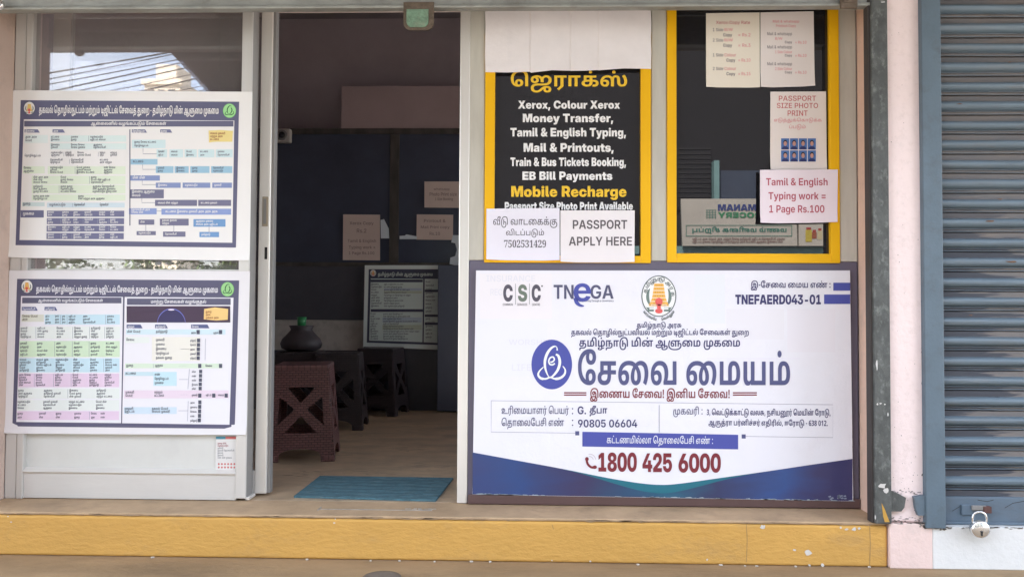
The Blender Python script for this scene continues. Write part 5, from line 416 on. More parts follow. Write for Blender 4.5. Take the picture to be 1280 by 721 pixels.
  54: [193,23,561041,99,-3,-26,0,-40,19,-23,35,0,22,0,18,14,34,11,17,52,76,64,0,-64,-95,-15,0,3,4,9,9,16,7,11,0,22,0,33,-17,18,-32,0,-21,0,-22,-22,-35,-38,-19,16,4369,97,42,8,0,14,8,8,14,0,9,0,9,-8,14,-14,8,-8,0,-9,0,-14,-8,-8,-14,0,-9,0,-9,8,-14,14,-8],
  55: [193,8,255,31,0,85,168,0,1,-100,0,0,49,162,0,0,-47,-86,-171],
  56: [193,32,294720273,97,-4,-28,0,-40,16,-23,28,0,19,0,15,14,23,26,14,18,2,0,0,-24,3,-27,26,0,20,0,18,21,27,38,15,25,0,25,0,38,-15,20,-27,0,-18,0,-20,-27,-26,-24,-3,0,0,18,-2,26,-14,14,-23,0,-15,0,-19,-22,-28,-41,-16,16,4369,97,37,8,0,13,7,8,12,0,8,0,8,-8,11,-13,7,-8,0,-9,0,-13,-7,-7,-11,0,-8,0,-8,7,-12,13,-7,16,4369,97,133,7,0,12,6,6,10,0,7,0,7,-6,11,-12,5,-7,0,-8,0,-12,-5,-6,-11,0,-7,0,-7,6,-10,12,-6],
  57: [193,23,561041,95,221,26,0,40,-19,23,-34,0,-23,0,-18,-14,-33,-12,-18,-52,-76,-64,0,64,95,15,0,-2,-4,-10,-9,-15,-7,-12,0,-22,0,-32,17,-18,32,0,21,0,23,21,34,39,19,16,4369,97,176,-9,0,-14,-8,-8,-14,0,-9,0,-9,8,-14,14,-7,9,0,9,0,13,7,8,14,0,9,0,9,-8,14,-13,8],
  65: [229,14,13119,0,0,73,218,82,0,74,-218,-68,0,-25,85,-8,27,-15,54,-7,29,17,0,-8,-29,-15,-54,-8,-27,-25,-85,4,15,55,36,0,47,120,0,0,-47],
  66: [195,20,560199,12,0,0,218,94,0,25,0,34,-14,18,-24,0,-16,0,-13,-11,-20,-19,-14,-13,-2,0,0,14,-1,23,-13,13,-24,0,-15,0,-18,-18,-28,-34,-16,-23,0,10,787,71,46,32,0,11,0,13,11,0,10,0,7,-6,9,-10,6,-8,0,-32,0,10,803,71,132,28,0,7,0,10,5,6,9,0,6,0,9,-12,12,-11,0,-28,0],
  67: [219,38,13028057361,112,-4,-30,0,-48,27,-28,50,0,36,0,36,28,51,48,26,30,0,21,0,35,-13,27,-22,16,-32,2,-19,-61,0,-1,8,-7,12,-10,9,-13,4,-8,0,-15,0,-20,-14,-11,-27,0,-19,0,-19,11,-27,20,-14,15,0,8,0,13,5,10,8,6,12,2,8,61,0,-2,-19,-16,-32,-27,-22,-35,-13],
  68: [213,22,293007,97,0,-60,0,0,50,57,0,18,0,23,13,11,26,0,20,0,20,-12,26,-23,13,-19,0,-56,0,0,50,60,0,34,0,50,-27,27,-49,0,-33,0,-33,-27,-49,-49,-27,4,15,73,218,0,-218,-61,0,0,218],
  69: [190,12,4095,12,0,0,218,169,0,0,-51,-108,0,0,-33,99,0,0,-50,-99,0,0,-32,108,0,0,-52],
  70: [181,10,1023,12,0,0,218,164,0,0,-51,-103,0,0,-39,97,0,0,-49,-97,0,0,-79],
  71: [222,40,135434625297,113,-4,-32,0,-49,28,-26,51,0,34,0,36,28,51,48,26,30,0,20,0,35,-11,27,-21,17,-29,1,-18,-62,0,-1,6,-6,10,-9,7,-12,3,-8,0,-15,0,-21,-14,-11,-27,0,-19,0,-19,11,-27,22,-14,15,0,13,0,17,8,9,13,0,10,13,-2,-52,0,0,44,99,0,0,-32,0,-28,-25,-42,-46,-24],
  77: [277,46,53617349346063,12,0,0,218,91,0,19,-68,3,-9,7,-25,7,-28,6,-25,2,-9,-16,0,2,9,6,25,7,28,7,25,2,9,19,68,92,0,0,-218,-60,0,0,84,0,8,1,24,1,28,0,29,0,12,7,0,-3,-12,-7,-29,-7,-28,-7,-24,-2,-8,-26,-84,-49,0,-26,84,-2,8,-7,24,-7,28,-7,29,-4,12,8,0,0,-12,1,-29,1,-28,0,-24,0,-8,0,-84],
  78: [221,28,207876495,12,0,0,218,62,0,53,-85,4,-6,10,-19,12,-22,5,-10,-7,-17,-1,12,-1,30,0,29,0,8,0,80,61,0,0,-218,-62,0,-50,80,-4,7,-13,22,-15,28,-8,14,12,4,1,-16,2,-29,0,-24,0,-6,0,-80],
  79: [224,16,4369,112,-4,-30,0,-48,27,-28,50,0,36,0,36,28,51,48,26,30,0,30,0,48,-26,28,-51,0,-36,0,-36,-28,-51,-48,-26,16,4369,112,49,14,0,20,14,10,27,0,19,0,19,-10,27,-20,14,-14,0,-14,0,-20,-14,-11,-27,0,-19,0,-19,11,-27,20,-14],
  80: [194,24,14826567,12,0,0,218,92,0,27,0,38,-18,20,-34,0,-24,0,-23,-20,-34,-38,-19,-27,0,-57,0,0,50,53,0,9,0,13,6,8,12,0,8,0,8,-8,12,-13,6,-9,0,-27,0,0,-168],
  82: [200,24,14826567,12,0,0,218,92,0,27,0,38,-18,20,-34,0,-24,0,-23,-21,-33,-40,-18,-27,0,-52,0,0,47,51,0,9,0,13,7,8,12,0,8,0,8,-8,12,-13,7,-9,0,-27,0,0,-169,4,15,133,0,-48,99,62,0,49,-99],
  83: [206,51,147482233676337,103,-4,-30,0,-42,18,-22,34,0,25,58,0,0,-9,10,-13,16,-6,11,0,10,0,14,4,8,9,0,6,0,5,-8,8,-16,6,-12,2,-21,4,-32,6,-34,33,0,24,0,21,23,31,40,18,27,0,27,0,39,-18,22,-32,1,-23,-56,0,-1,12,-18,13,-13,0,-9,0,-13,-5,-7,-8,0,-6,0,-5,6,-8,15,-5,11,-2,18,-3,19,-4,27,-11,17,-15,8,-21,0,-13,0,-23,-22,-32,-41,-17],
  84: [197,8,255,6,167,0,51,185,0,0,-51,-62,0,0,-167,-61,0,0,167],
  88: [222,32,3326068287,0,0,94,133,0,-45,-85,130,68,0,18,-28,4,-7,9,-15,9,-15,4,-7,-18,0,4,7,9,15,9,15,4,7,18,28,67,0,-83,-126,0,42,91,-134,-70,0,-24,38,-4,5,-7,11,-6,11,-4,6,8,0,-3,-6,-7,-11,-7,-11,-4,-5,-25,-38],
  89: [219,16,63903,81,0,0,74,-81,144,70,0,31,-61,4,-8,7,-15,4,-7,-9,0,3,7,7,15,3,8,30,61,69,0,-79,-144,0,-74],
  97: [175,40,133291074065,60,-3,-15,0,-24,10,-14,20,0,16,0,13,9,18,17,11,21,6,13,1,13,1,17,3,7,6,0,4,0,0,0,4,-4,5,-8,2,-5,0,-6,0,-8,-3,-5,-6,-1,-5,-53,0,1,18,18,24,32,13,24,0,18,0,27,-7,19,-14,9,-20,0,-14,0,-103,-57,0,0,22,0,0,-6,-10,-13,-10,-16,-5,18,17457,79,34,6,0,12,5,8,9,0,7,0,12,-2,-1,-5,-1,-6,-1,-6,-2,-5,0,-6,-2,-8,-4,-5,-6,0,-4,0,-4,5,-5,7,-3],
  98: [188,23,561137,114,-4,-10,0,-17,7,-13,12,-3,9,0,0,0,-24,-58,0,0,218,58,0,0,-84,0,0,5,9,13,10,16,5,10,0,19,0,30,-20,17,-37,0,-23,0,-25,-17,-36,-30,-21,16,4369,97,42,8,0,11,9,6,16,0,11,0,10,-6,16,-11,8,-8,0,-8,0,-13,-8,-7,-16,0,-10,0,-11,7,-16,13,-9],
  99: [175,38,13028057361,89,-4,-24,0,-38,21,-20,36,0,24,0,25,20,36,38,20,24,0,17,0,29,-10,21,-18,12,-24,0,-15,-56,0,0,5,-3,8,-6,6,-8,3,-4,0,-8,0,-11,-9,-6,-16,0,-11,0,-11,6,-16,11,-8,8,0,4,0,8,3,6,6,3,8,0,6,56,0,0,-15,-11,-25,-21,-19,-29,-10],
  100: [188,23,1044753,74,-4,-21,0,-30,21,-16,36,0,25,0,23,17,37,30,20,19,0,10,0,16,-5,12,-10,5,-9,0,0,0,84,59,0,0,-218,-58,0,0,24,0,0,-4,-9,-12,-12,-17,-7,16,4369,91,42,8,0,12,9,7,16,0,11,0,10,-7,16,-12,8,-8,0,-8,0,-11,-8,-6,-16,0,-10,0,-11,6,-16,11,-9],
  101: [175,40,105432736017,89,-4,-24,0,-37,21,-21,37,0,23,0,24,21,37,36,20,24,0,18,0,29,-11,22,-22,12,-29,0,-17,0,-16,-145,0,0,33,118,0,-27,-6,0,9,-6,11,-11,6,-9,0,-8,0,-11,-6,-6,-11,0,-9,0,-26,0,-8,6,-12,13,-7,8,0,7,0,10,3,7,6,1,5,52,0,-3,-16,-22,-25,-34,-14],
  102: [128,4,15,122,155,0,-45,-119,0,0,45,17,103203,31,0,0,168,0,18,13,22,25,10,21,0,10,0,18,0,4,0,0,-44,-2,0,-10,0,-4,0,-9,0,-7,-7,0,-9,0,-158],
  103: [188,38,33357591089,93,-63,-26,0,-33,14,-17,24,-3,14,56,0,1,-3,6,-6,9,-3,7,0,12,0,12,14,0,14,0,24,0,0,-4,-10,-13,-11,-16,-6,-10,0,-21,0,-30,20,-16,35,0,22,0,23,17,36,30,20,19,0,10,0,16,-6,13,-10,4,-8,1,0,0,21,58,0,0,-144,0,-26,-19,-33,-37,-15,16,4369,91,47,8,0,12,8,7,15,0,11,0,10,-7,15,-12,8,-8,0,-8,0,-11,-8,-6,-15,0,-10,0,-11,6,-15,11,-8],
  104: [185,23,647807,71,82,0,-82,-58,0,0,218,58,0,0,-106,-8,0,7,20,27,26,24,0,17,0,23,-15,12,-27,0,-18,0,-98,-59,0,0,84,0,12,-11,13,-10,0,-7,0,-10,-6,-5,-12],
  105: [84,4,15,13,0,0,155,58,0,0,-155,12,585,42,165,-14,0,-17,16,0,12,0,13,17,15,14,0,13,0,18,-15,0,-13,0,-12,-18,-16],
  107: [176,7,127,65,35,0,69,7,0,39,51,66,0,-65,-82,-17,0,4,15,13,0,0,218,58,0,0,-218,4,15,112,0,-36,60,37,41,66,-101],
  108: [93,16,12921,71,0,-30,0,-28,22,0,26,0,170,58,0,0,-165,0,-5,6,-5,5,0,2,0,3,0,1,0,0,-43,-4,0,-8,0],
  109: [277,42,3383443396895,13,0,0,155,56,0,0,-38,-2,0,3,14,15,19,20,8,12,0,17,0,27,-20,2,-21,-4,0,3,14,15,18,22,9,12,0,16,0,24,-13,13,-25,0,-17,0,-103,-59,0,0,89,0,10,-10,13,-10,0,-5,0,-9,-6,-5,-10,0,-7,0,-89,-56,0,0,89,0,10,-10,13,-9,0,-6,0,-9,-6,-5,-10,0,-7,0,-89],
  110: [185,23,647807,71,82,0,-82,-58,0,0,155,57,0,0,-43,-7,0,7,20,27,26,24,0,17,0,23,-15,12,-27,0,-18,0,-98,-59,0,0,84,0,12,-11,13,-10,0,-7,0,-10,-6,-5,-12],
  111: [182,16,4369,91,-4,-25,0,-38,20,-21,37,0,24,0,25,21,36,38,20,25,0,25,0,38,-20,21,-36,0,-25,0,-24,-21,-37,-38,-20,16,4369,91,42,7,0,12,8,6,16,0,11,0,12,-6,16,-12,7,-7,0,-7,0,-11,-7,-7,-16,0,-12,0,-11,7,-16,11,-8],
  112: [188,23,7409951,13,-61,0,216,58,0,0,-20,0,0,5,8,12,10,17,5,10,0,19,0,30,-20,17,-37,0,-23,0,-25,-17,-36,-30,-21,-20,0,-10,0,-17,7,-12,11,-3,9,-1,0,0,-84,16,4369,97,42,8,0,11,9,6,16,0,11,0,10,-6,16,-11,8,-8,0,-8,0,-13,-8,-7,-16,0,-10,0,-11,7,-16,13,-9],
  114: [125,20,806047,13,0,0,155,56,0,0,-28,1,0,4,15,18,13,16,0,4,0,7,0,3,0,0,-47,-3,0,-12,0,-6,0,-9,0,-13,-8,-8,-15,0,-11,0,-74],
  115: [168,44,1315539568945,86,-4,-23,0,-35,14,-21,24,-2,17,58,0,1,-7,11,-9,10,0,8,0,10,5,0,5,0,4,-9,5,-8,1,-29,5,-24,4,-24,23,0,19,0,16,17,23,33,13,23,0,24,0,33,-14,19,-24,0,-17,-53,0,0,7,-12,9,-8,0,-9,0,-9,-6,0,-4,0,-4,8,-5,6,-1,34,-5,24,-4,23,-21,0,-17,0,-17,-19,-25,-34,-14],
  116: [125,4,15,120,155,0,-45,-117,0,0,45,16,37671,29,197,59,0,0,-140,0,-7,5,-5,8,0,4,0,12,0,3,0,0,-45,-4,0,-19,0,-10,0,-30,0,-28,22,0,24],
  117: [185,23,2082033,65,-4,-17,0,-24,15,-11,28,0,18,0,98,58,0,0,-85,0,-11,11,-13,11,0,7,0,9,6,5,12,0,9,0,82,59,0,0,-155,-58,0,0,43,8,0,-8,-21,-27,-26],
  118: [177,14,15567,55,0,-56,155,61,0,19,-66,5,-16,8,-31,4,-16,-14,0,4,16,8,31,5,16,18,66,61,0,-56,-155],
  119: [262,36,53216492751,47,0,-48,155,62,0,10,-43,4,-17,7,-38,4,-18,-8,0,4,18,9,38,4,17,11,43,51,0,10,-43,5,-17,8,-38,5,-18,-8,0,4,18,7,38,3,17,9,43,63,0,-47,-155,-61,0,-16,54,-2,8,-4,16,-4,17,-2,8,9,0,-2,-8,-4,-17,-4,-16,-3,-8,-16,-54],
  120: [169,28,214954815,-1,0,61,89,-2,-19,-54,85,62,0,7,-14,6,-11,9,-19,5,-9,-15,0,5,9,9,19,6,11,7,14,62,0,-57,-85,1,19,58,-89,-63,0,-7,14,-6,10,-9,18,-5,10,12,0,-5,-10,-10,-18,-6,-10,-8,-14],
  121: [177,27,18769863,19,-61,0,44,23,0,5,0,6,3,3,6,2,6,1,2,-60,155,61,0,20,-66,5,-16,8,-31,4,-16,-17,0,4,16,8,32,5,15,20,66,61,0,-66,-175,-5,-15,-15,-18,-20,-8,-14,0,-9,0,-21,0],
  122: [168,12,4095,14,0,0,38,70,72,0,0,-70,0,0,45,138,0,0,-40,-68,-70,0,-1,70,0,0,-44],
 },
 'S': {
  48: [168,16,4369,84,-3,-27,0,-33,28,-14,49,0,34,0,33,14,49,33,27,27,0,26,0,32,-27,16,-49,0,-34,0,-33,-16,-49,-32,-28,12,585,84,16,17,0,10,48,0,43,0,43,-10,48,-17,0,-16,0,-11,-48,0,-43,0,-43,11,-48],
  49: [168,24,15176295,29,0,0,16,25,0,8,0,7,8,0,11,0,151,-12,-14,-18,-18,-9,0,-7,0,-10,12,0,11,9,2,22,10,15,11,21,15,33,0,0,-180,0,-9,6,-10,10,0,24,0,0,-16],
  50: [168,36,65368789575,10,0,0,31,45,45,19,19,19,29,8,26,0,16,0,17,-13,16,-10,0,-16,0,-12,-26,0,-26,-17,0,-21,13,0,17,0,11,14,18,30,11,22,0,33,0,35,-27,0,-23,0,-10,-7,-20,-17,-23,-30,-31,-23,-21,-30,-29,70,0,9,0,13,11,3,10,2,9,18,0,-2,-63],
  51: [168,51,75395007136913,73,-3,-23,0,-28,10,-14,17,0,9,0,11,16,12,10,0,0,-19,20,-19,17,0,10,0,17,8,10,19,0,17,0,17,-24,22,-23,0,-18,0,0,19,19,0,20,0,18,24,0,20,0,16,-12,19,-12,0,-11,0,-11,-14,-4,-21,0,-12,-19,0,-20,13,0,14,0,16,33,22,33,0,32,0,37,-25,0,-24,0,-20,-26,-27,-20,-7,12,-2,25,-12,17,-21,0,-17,0,-18,-14,-25,-23,-15,-29,-7],
  52: [168,21,1900519,54,0,0,16,8,0,11,0,14,7,0,15,0,18,-83,0,0,18,85,140,42,0,0,-138,31,0,0,-20,-31,0,0,-18,0,-15,14,-7,10,0,4,0,0,-16,11,1063,25,76,62,0,0,52,0,13,1,31,1,14,-1,-4,-7,-12,-7,-13,-7,-12,-2,-3],
  53: [168,43,317020473489,74,-3,-23,0,-27,11,-12,16,0,9,0,11,13,10,11,0,0,-8,6,-17,15,-11,12,0,10,0,17,9,10,21,0,18,0,22,-21,22,-20,0,-11,0,-15,-3,-7,-2,-14,5,10,104,113,0,1,-54,-17,0,-2,10,-1,5,-6,6,-7,0,-62,0,-5,-55,5,2,19,2,9,0,35,0,42,-32,0,-32,0,-20,-14,-26,-23,-16,-28,-7],
  54: [168,32,613491217,88,-3,-22,0,-34,22,-18,45,0,35,0,25,10,43,21,32,32,18,22,0,19,0,24,-9,10,-15,0,-9,0,-9,-16,-14,-20,0,0,9,-3,18,-9,12,-8,0,-17,0,-21,-42,-2,-38,6,4,20,7,15,0,27,0,33,-32,0,-30,0,-32,-35,-40,12,585,89,17,11,0,14,23,0,26,0,25,-15,22,-13,0,-8,0,-18,-9,-4,-5,0,-43,19,-39],
  55: [168,11,2039,50,0,79,182,-79,0,-15,0,-2,-16,-2,-15,-18,0,2,63,143,0,0,-14,-83,-200],
  56: [168,26,9585809,82,-3,-25,0,-32,16,-16,26,0,16,0,19,24,24,20,10,-18,11,-19,26,0,18,0,14,13,25,31,15,26,0,31,0,32,-29,0,-23,0,-18,-21,-21,-19,-10,27,-13,23,-28,0,-18,0,-29,-41,-31,13,1161,91,126,11,7,10,18,0,14,0,9,-7,16,-12,10,-9,0,-13,0,-13,-19,0,-15,0,-15,17,-17,12,585,83,14,16,0,18,21,0,17,0,14,-21,20,-23,10,-10,-6,-13,-21,0,-16,0,-17,18,-22],
  57: [168,31,71603345,68,-3,-18,0,-22,10,-9,15,0,9,0,7,7,8,8,2,4,-14,17,-18,15,0,39,0,3,87,-7,-9,-21,-12,-15,0,-25,0,-34,32,0,31,0,21,17,33,31,18,21,0,22,0,34,-21,19,-44,0,-36,0,-24,-9,-44,-21,-32,-33,-19,11,585,82,104,11,0,15,11,4,9,0,39,-17,34,-14,0,-13,0,-14,-25,0,-26,0,-42],
 },
}
SHAPED = {
 'தமிழ்நாடு அரசு': [25,29,42,94,26,41,116,3,6,31,108],
 'தகவல் தொழில்நுட்பவியல் மற்றும் டிஜிட்டல் சேவைகள் துறை': [25,18,36,92,3,46,25,41,35,42,92,125,82,28,36,42,30,92,3,29,91,143,88,3,114,21,42,82,23,92,3,47,20,48,36,18,93,3,122,48,32],
 'தமிழ்நாடு மின் ஆளுமை முகமை': [25,29,42,94,26,41,116,3,29,42,86,3,7,150,48,29,3,134,18,48,29],
 'சேவை மையம்': [47,20,48,36,3,48,29,30,88],
 'இணைய சேவை! இனிய சேவை!': [8,48,24,30,3,47,20,48,36,170,3,8,27,42,30,3,47,20,48,36,170],
 'இ-சேவை மைய எண் :': [8,180,47,20,48,36,3,48,29,30,3,12,83,3,193],
 'உரிமையாளர் பெயர்': [10,31,42,48,29,30,41,34,90,3,46,28,30,90],
 'தொலைபேசி எண்': [46,25,41,48,33,47,28,20,42,3,12,83],
 ':': [193],
 'தீபா': [121,28,41],
 'முகவரி :': [134,18,36,31,42,3,193],
 '3, வெட்டுக்காட்டு வலசு, நசியனூர் மெயின் ரோடு,': [186,179,3,46,36,82,116,77,18,41,82,116,3,36,33,108,179,3,26,20,42,30,129,90,3,46,29,30,42,86,3,47,31,41,116,179],
 'ஆருத்ரா பர்னிச்சர் எதிரில், ஈரோடு - 638 012.': [7,140,84,31,41,3,28,90,27,42,79,20,90,3,12,25,42,31,42,92,179,3,9,47,31,41,116,3,180,3,189,186,191,3,183,184,185,181],
 'கட்டணமில்லா தொலைபேசி எண் :': [18,82,23,24,29,42,92,33,41,3,46,25,41,48,33,47,28,20,42,3,12,83,3,193],
 'தகவல் தொழில்நுட்பம் மற்றும் டிஜிட்டல் சேவைத் துறை - தமிழ்நாடு மின் ஆளுமை முகமை': [25,18,36,92,3,46,25,41,35,42,92,125,82,28,88,3,29,91,143,88,3,114,21,42,82,23,92,3,47,20,48,36,84,3,122,48,32,3,180,3,25,29,42,94,26,41,116,3,29,42,86,3,7,150,48,29,3,134,18,48,29],
 'ஆன்லைனில் வழங்கப்படும் சேவைகள்': [7,86,48,33,27,42,92,3,36,35,78,18,87,28,116,88,3,47,20,48,36,18,93],
 'மாற்று சேவைகள் வழங்குதல்': [29,41,91,143,3,47,20,48,36,18,93,3,36,35,78,102,25,92],
 'ஜெராக்ஸ்': [46,21,31,41,77,98],
 'வீடு வாடகைக்கு': [155,116,3,36,41,23,48,18,77,102],
 'விடப்படும்': [36,42,23,87,28,116,88],
 'எடுத்துக்கொடுக்க': [12,116,84,122,77,46,18,41,116,77,18],
 'ப்படும்': [87,28,116,88],
 'மணம் மளிகை சிறப்பு': [29,24,88,3,29,34,42,48,18,3,20,42,32,87,131],
 'வாய்மையே': [36,41,89,48,29,47,30],
 'வெல்லும்': [46,36,92,147,88],
 'தமிழ்நாடு': [25,29,42,94,26,41,116],
 'அரசு': [6,31,108],
 'தகவல்': [25,18,36,92],
 'தொழில்நுட்பம்': [46,25,41,35,42,92,125,82,28,88],
 'மற்றும்': [29,91,143,88],
 'டிஜிட்டல்': [114,21,42,82,23,92],
 'சேவை': [47,20,48,36],
 'துறை': [122,48,32],
 'மின்': [29,42,86],
 'ஆளுமை': [7,150,48,29],
 'முகமை': [134,18,48,29],
 'மையம்': [48,29,30,88],
 'இணைய': [8,48,24,30],
 'எண்': [12,83],
 'பெயர்': [46,28,30,90],
 'தொலைபேசி': [46,25,41,48,33,47,28,20,42],
 'முகவரி': [134,18,36,31,42],
 'வழங்கப்படும்': [36,35,78,18,87,28,116,88],
 'கட்டணம்': [18,82,23,24,88],
 'த': [25],
 'மி': [29,42],
 'ழ்': [94],
 'நா': [26,41],
 'டு': [116],
 'அ': [6],
 'ர': [31],
 'சு': [108],
}
WORDS = 'தமிழ்நாடு அரசு தகவல் தொழில்நுட்பம் மற்றும் டிஜிட்டல் சேவை துறை மின் ஆளுமை முகமை மையம் இணைய எண் பெயர் தொலைபேசி முகவரி வழங்கப்படும் கட்டணம்'.split()
# ------------------------------------------------------------------ lettering: glyph outlines -> flat meshes
def _dec(v):
    adv = v[0]*5/3; i = 1; cons = []
    while i < len(v):
        n, mask = v[i], v[i+1]; i += 2; x = y = 0; c = []
        for k in range(n):
            x += v[i]; y += v[i+1]; i += 2; c.append((x*5/3, y*5/3, (mask >> k) & 1))
        cons.append(c)
    return adv, cons
_gcache = {}
def glyph(font, g, lo=False):
    """-> advance, verts [(x, y)], faces; units of 500 per em"""
    key = (font, g, lo)
    if key in _gcache: return _gcache[key]
    adv, cons = _dec(FONT[font][g]); pts, edges = [], []
    for c in cons:
        full = []; n0 = len(pts)
        for i, (x, y, on) in enumerate(c):
            full.append((x, y, on)); x2, y2, on2 = c[(i+1) % len(c)]
            if not on and not on2: full.append(((x+x2)/2, (y+y2)/2, 1))
        st = next((i for i, p in enumerate(full) if p[2]), 0); full = full[st:]+full[:st]
        for i, (x, y, on) in enumerate(full):
            if on: pts.append((x, y))
            else:
                a = full[i-1]; b = full[(i+1) % len(full)]
                for t in ((0.5,) if lo else (0.25, 0.5, 0.75)):
                    pts.append(((1-t)**2*a[0]+2*t*(1-t)*x+t*t*b[0], (1-t)**2*a[1]+2*t*(1-t)*y+t*t*b[1]))
        edges += [(n0+i, n0+(i+1) % (len(pts)-n0)) for i in range(len(pts)-n0)]
    V, F = [], []
    if pts:                                                   # outlines may overlap: triangulate, keep what the winding number says is inside
        r = delaunay_2d_cdt([Vector(p) for p in pts], edges, [], 0, 1e-3); V = [(v.x, v.y) for v in r[0]]
        for f in r[2]:
            cx = sum(V[i][0] for i in f)/3+.0137; cy = sum(V[i][1] for i in f)/3+.0071; w = 0
            for i, j in edges:
                (xa, ya), (xb, yb) = pts[i], pts[j]
                if (ya > cy) != (yb > cy) and cx < xa+(cy-ya)/(yb-ya)*(xb-xa): w += 1 if yb > ya else -1
            if w: F.append(tuple(f))
    _gcache[key] = (adv, V, F); return _gcache[key]
def run(s, font, lo=False):
    """lay a string out -> verts, faces (font units)"""
    V, F, x = [], [], 0
    seq = SHAPED[s] if font in 'rb' else [ord(c) for c in s]
    for g in seq:
        if font == 'S' and g == 32: x += 120; continue
        adv, v, f = glyph(font, g, lo); n = len(V)
        V += [(x+a, b) for a, b in v]; F += [tuple(n+i for i in q) for q in f]; x += adv
    return V, F
def ellipse(cx, cy, rx, ry, n=40, a0=0, a1=2*math.pi):
    k = n if abs(a1-a0-2*math.pi) < 1e-6 else n+1
    return [(cx+rx*math.cos(a0+(a1-a0)*i/n), cy+ry*math.sin(a0+(a1-a0)*i/n)) for i in range(k)]

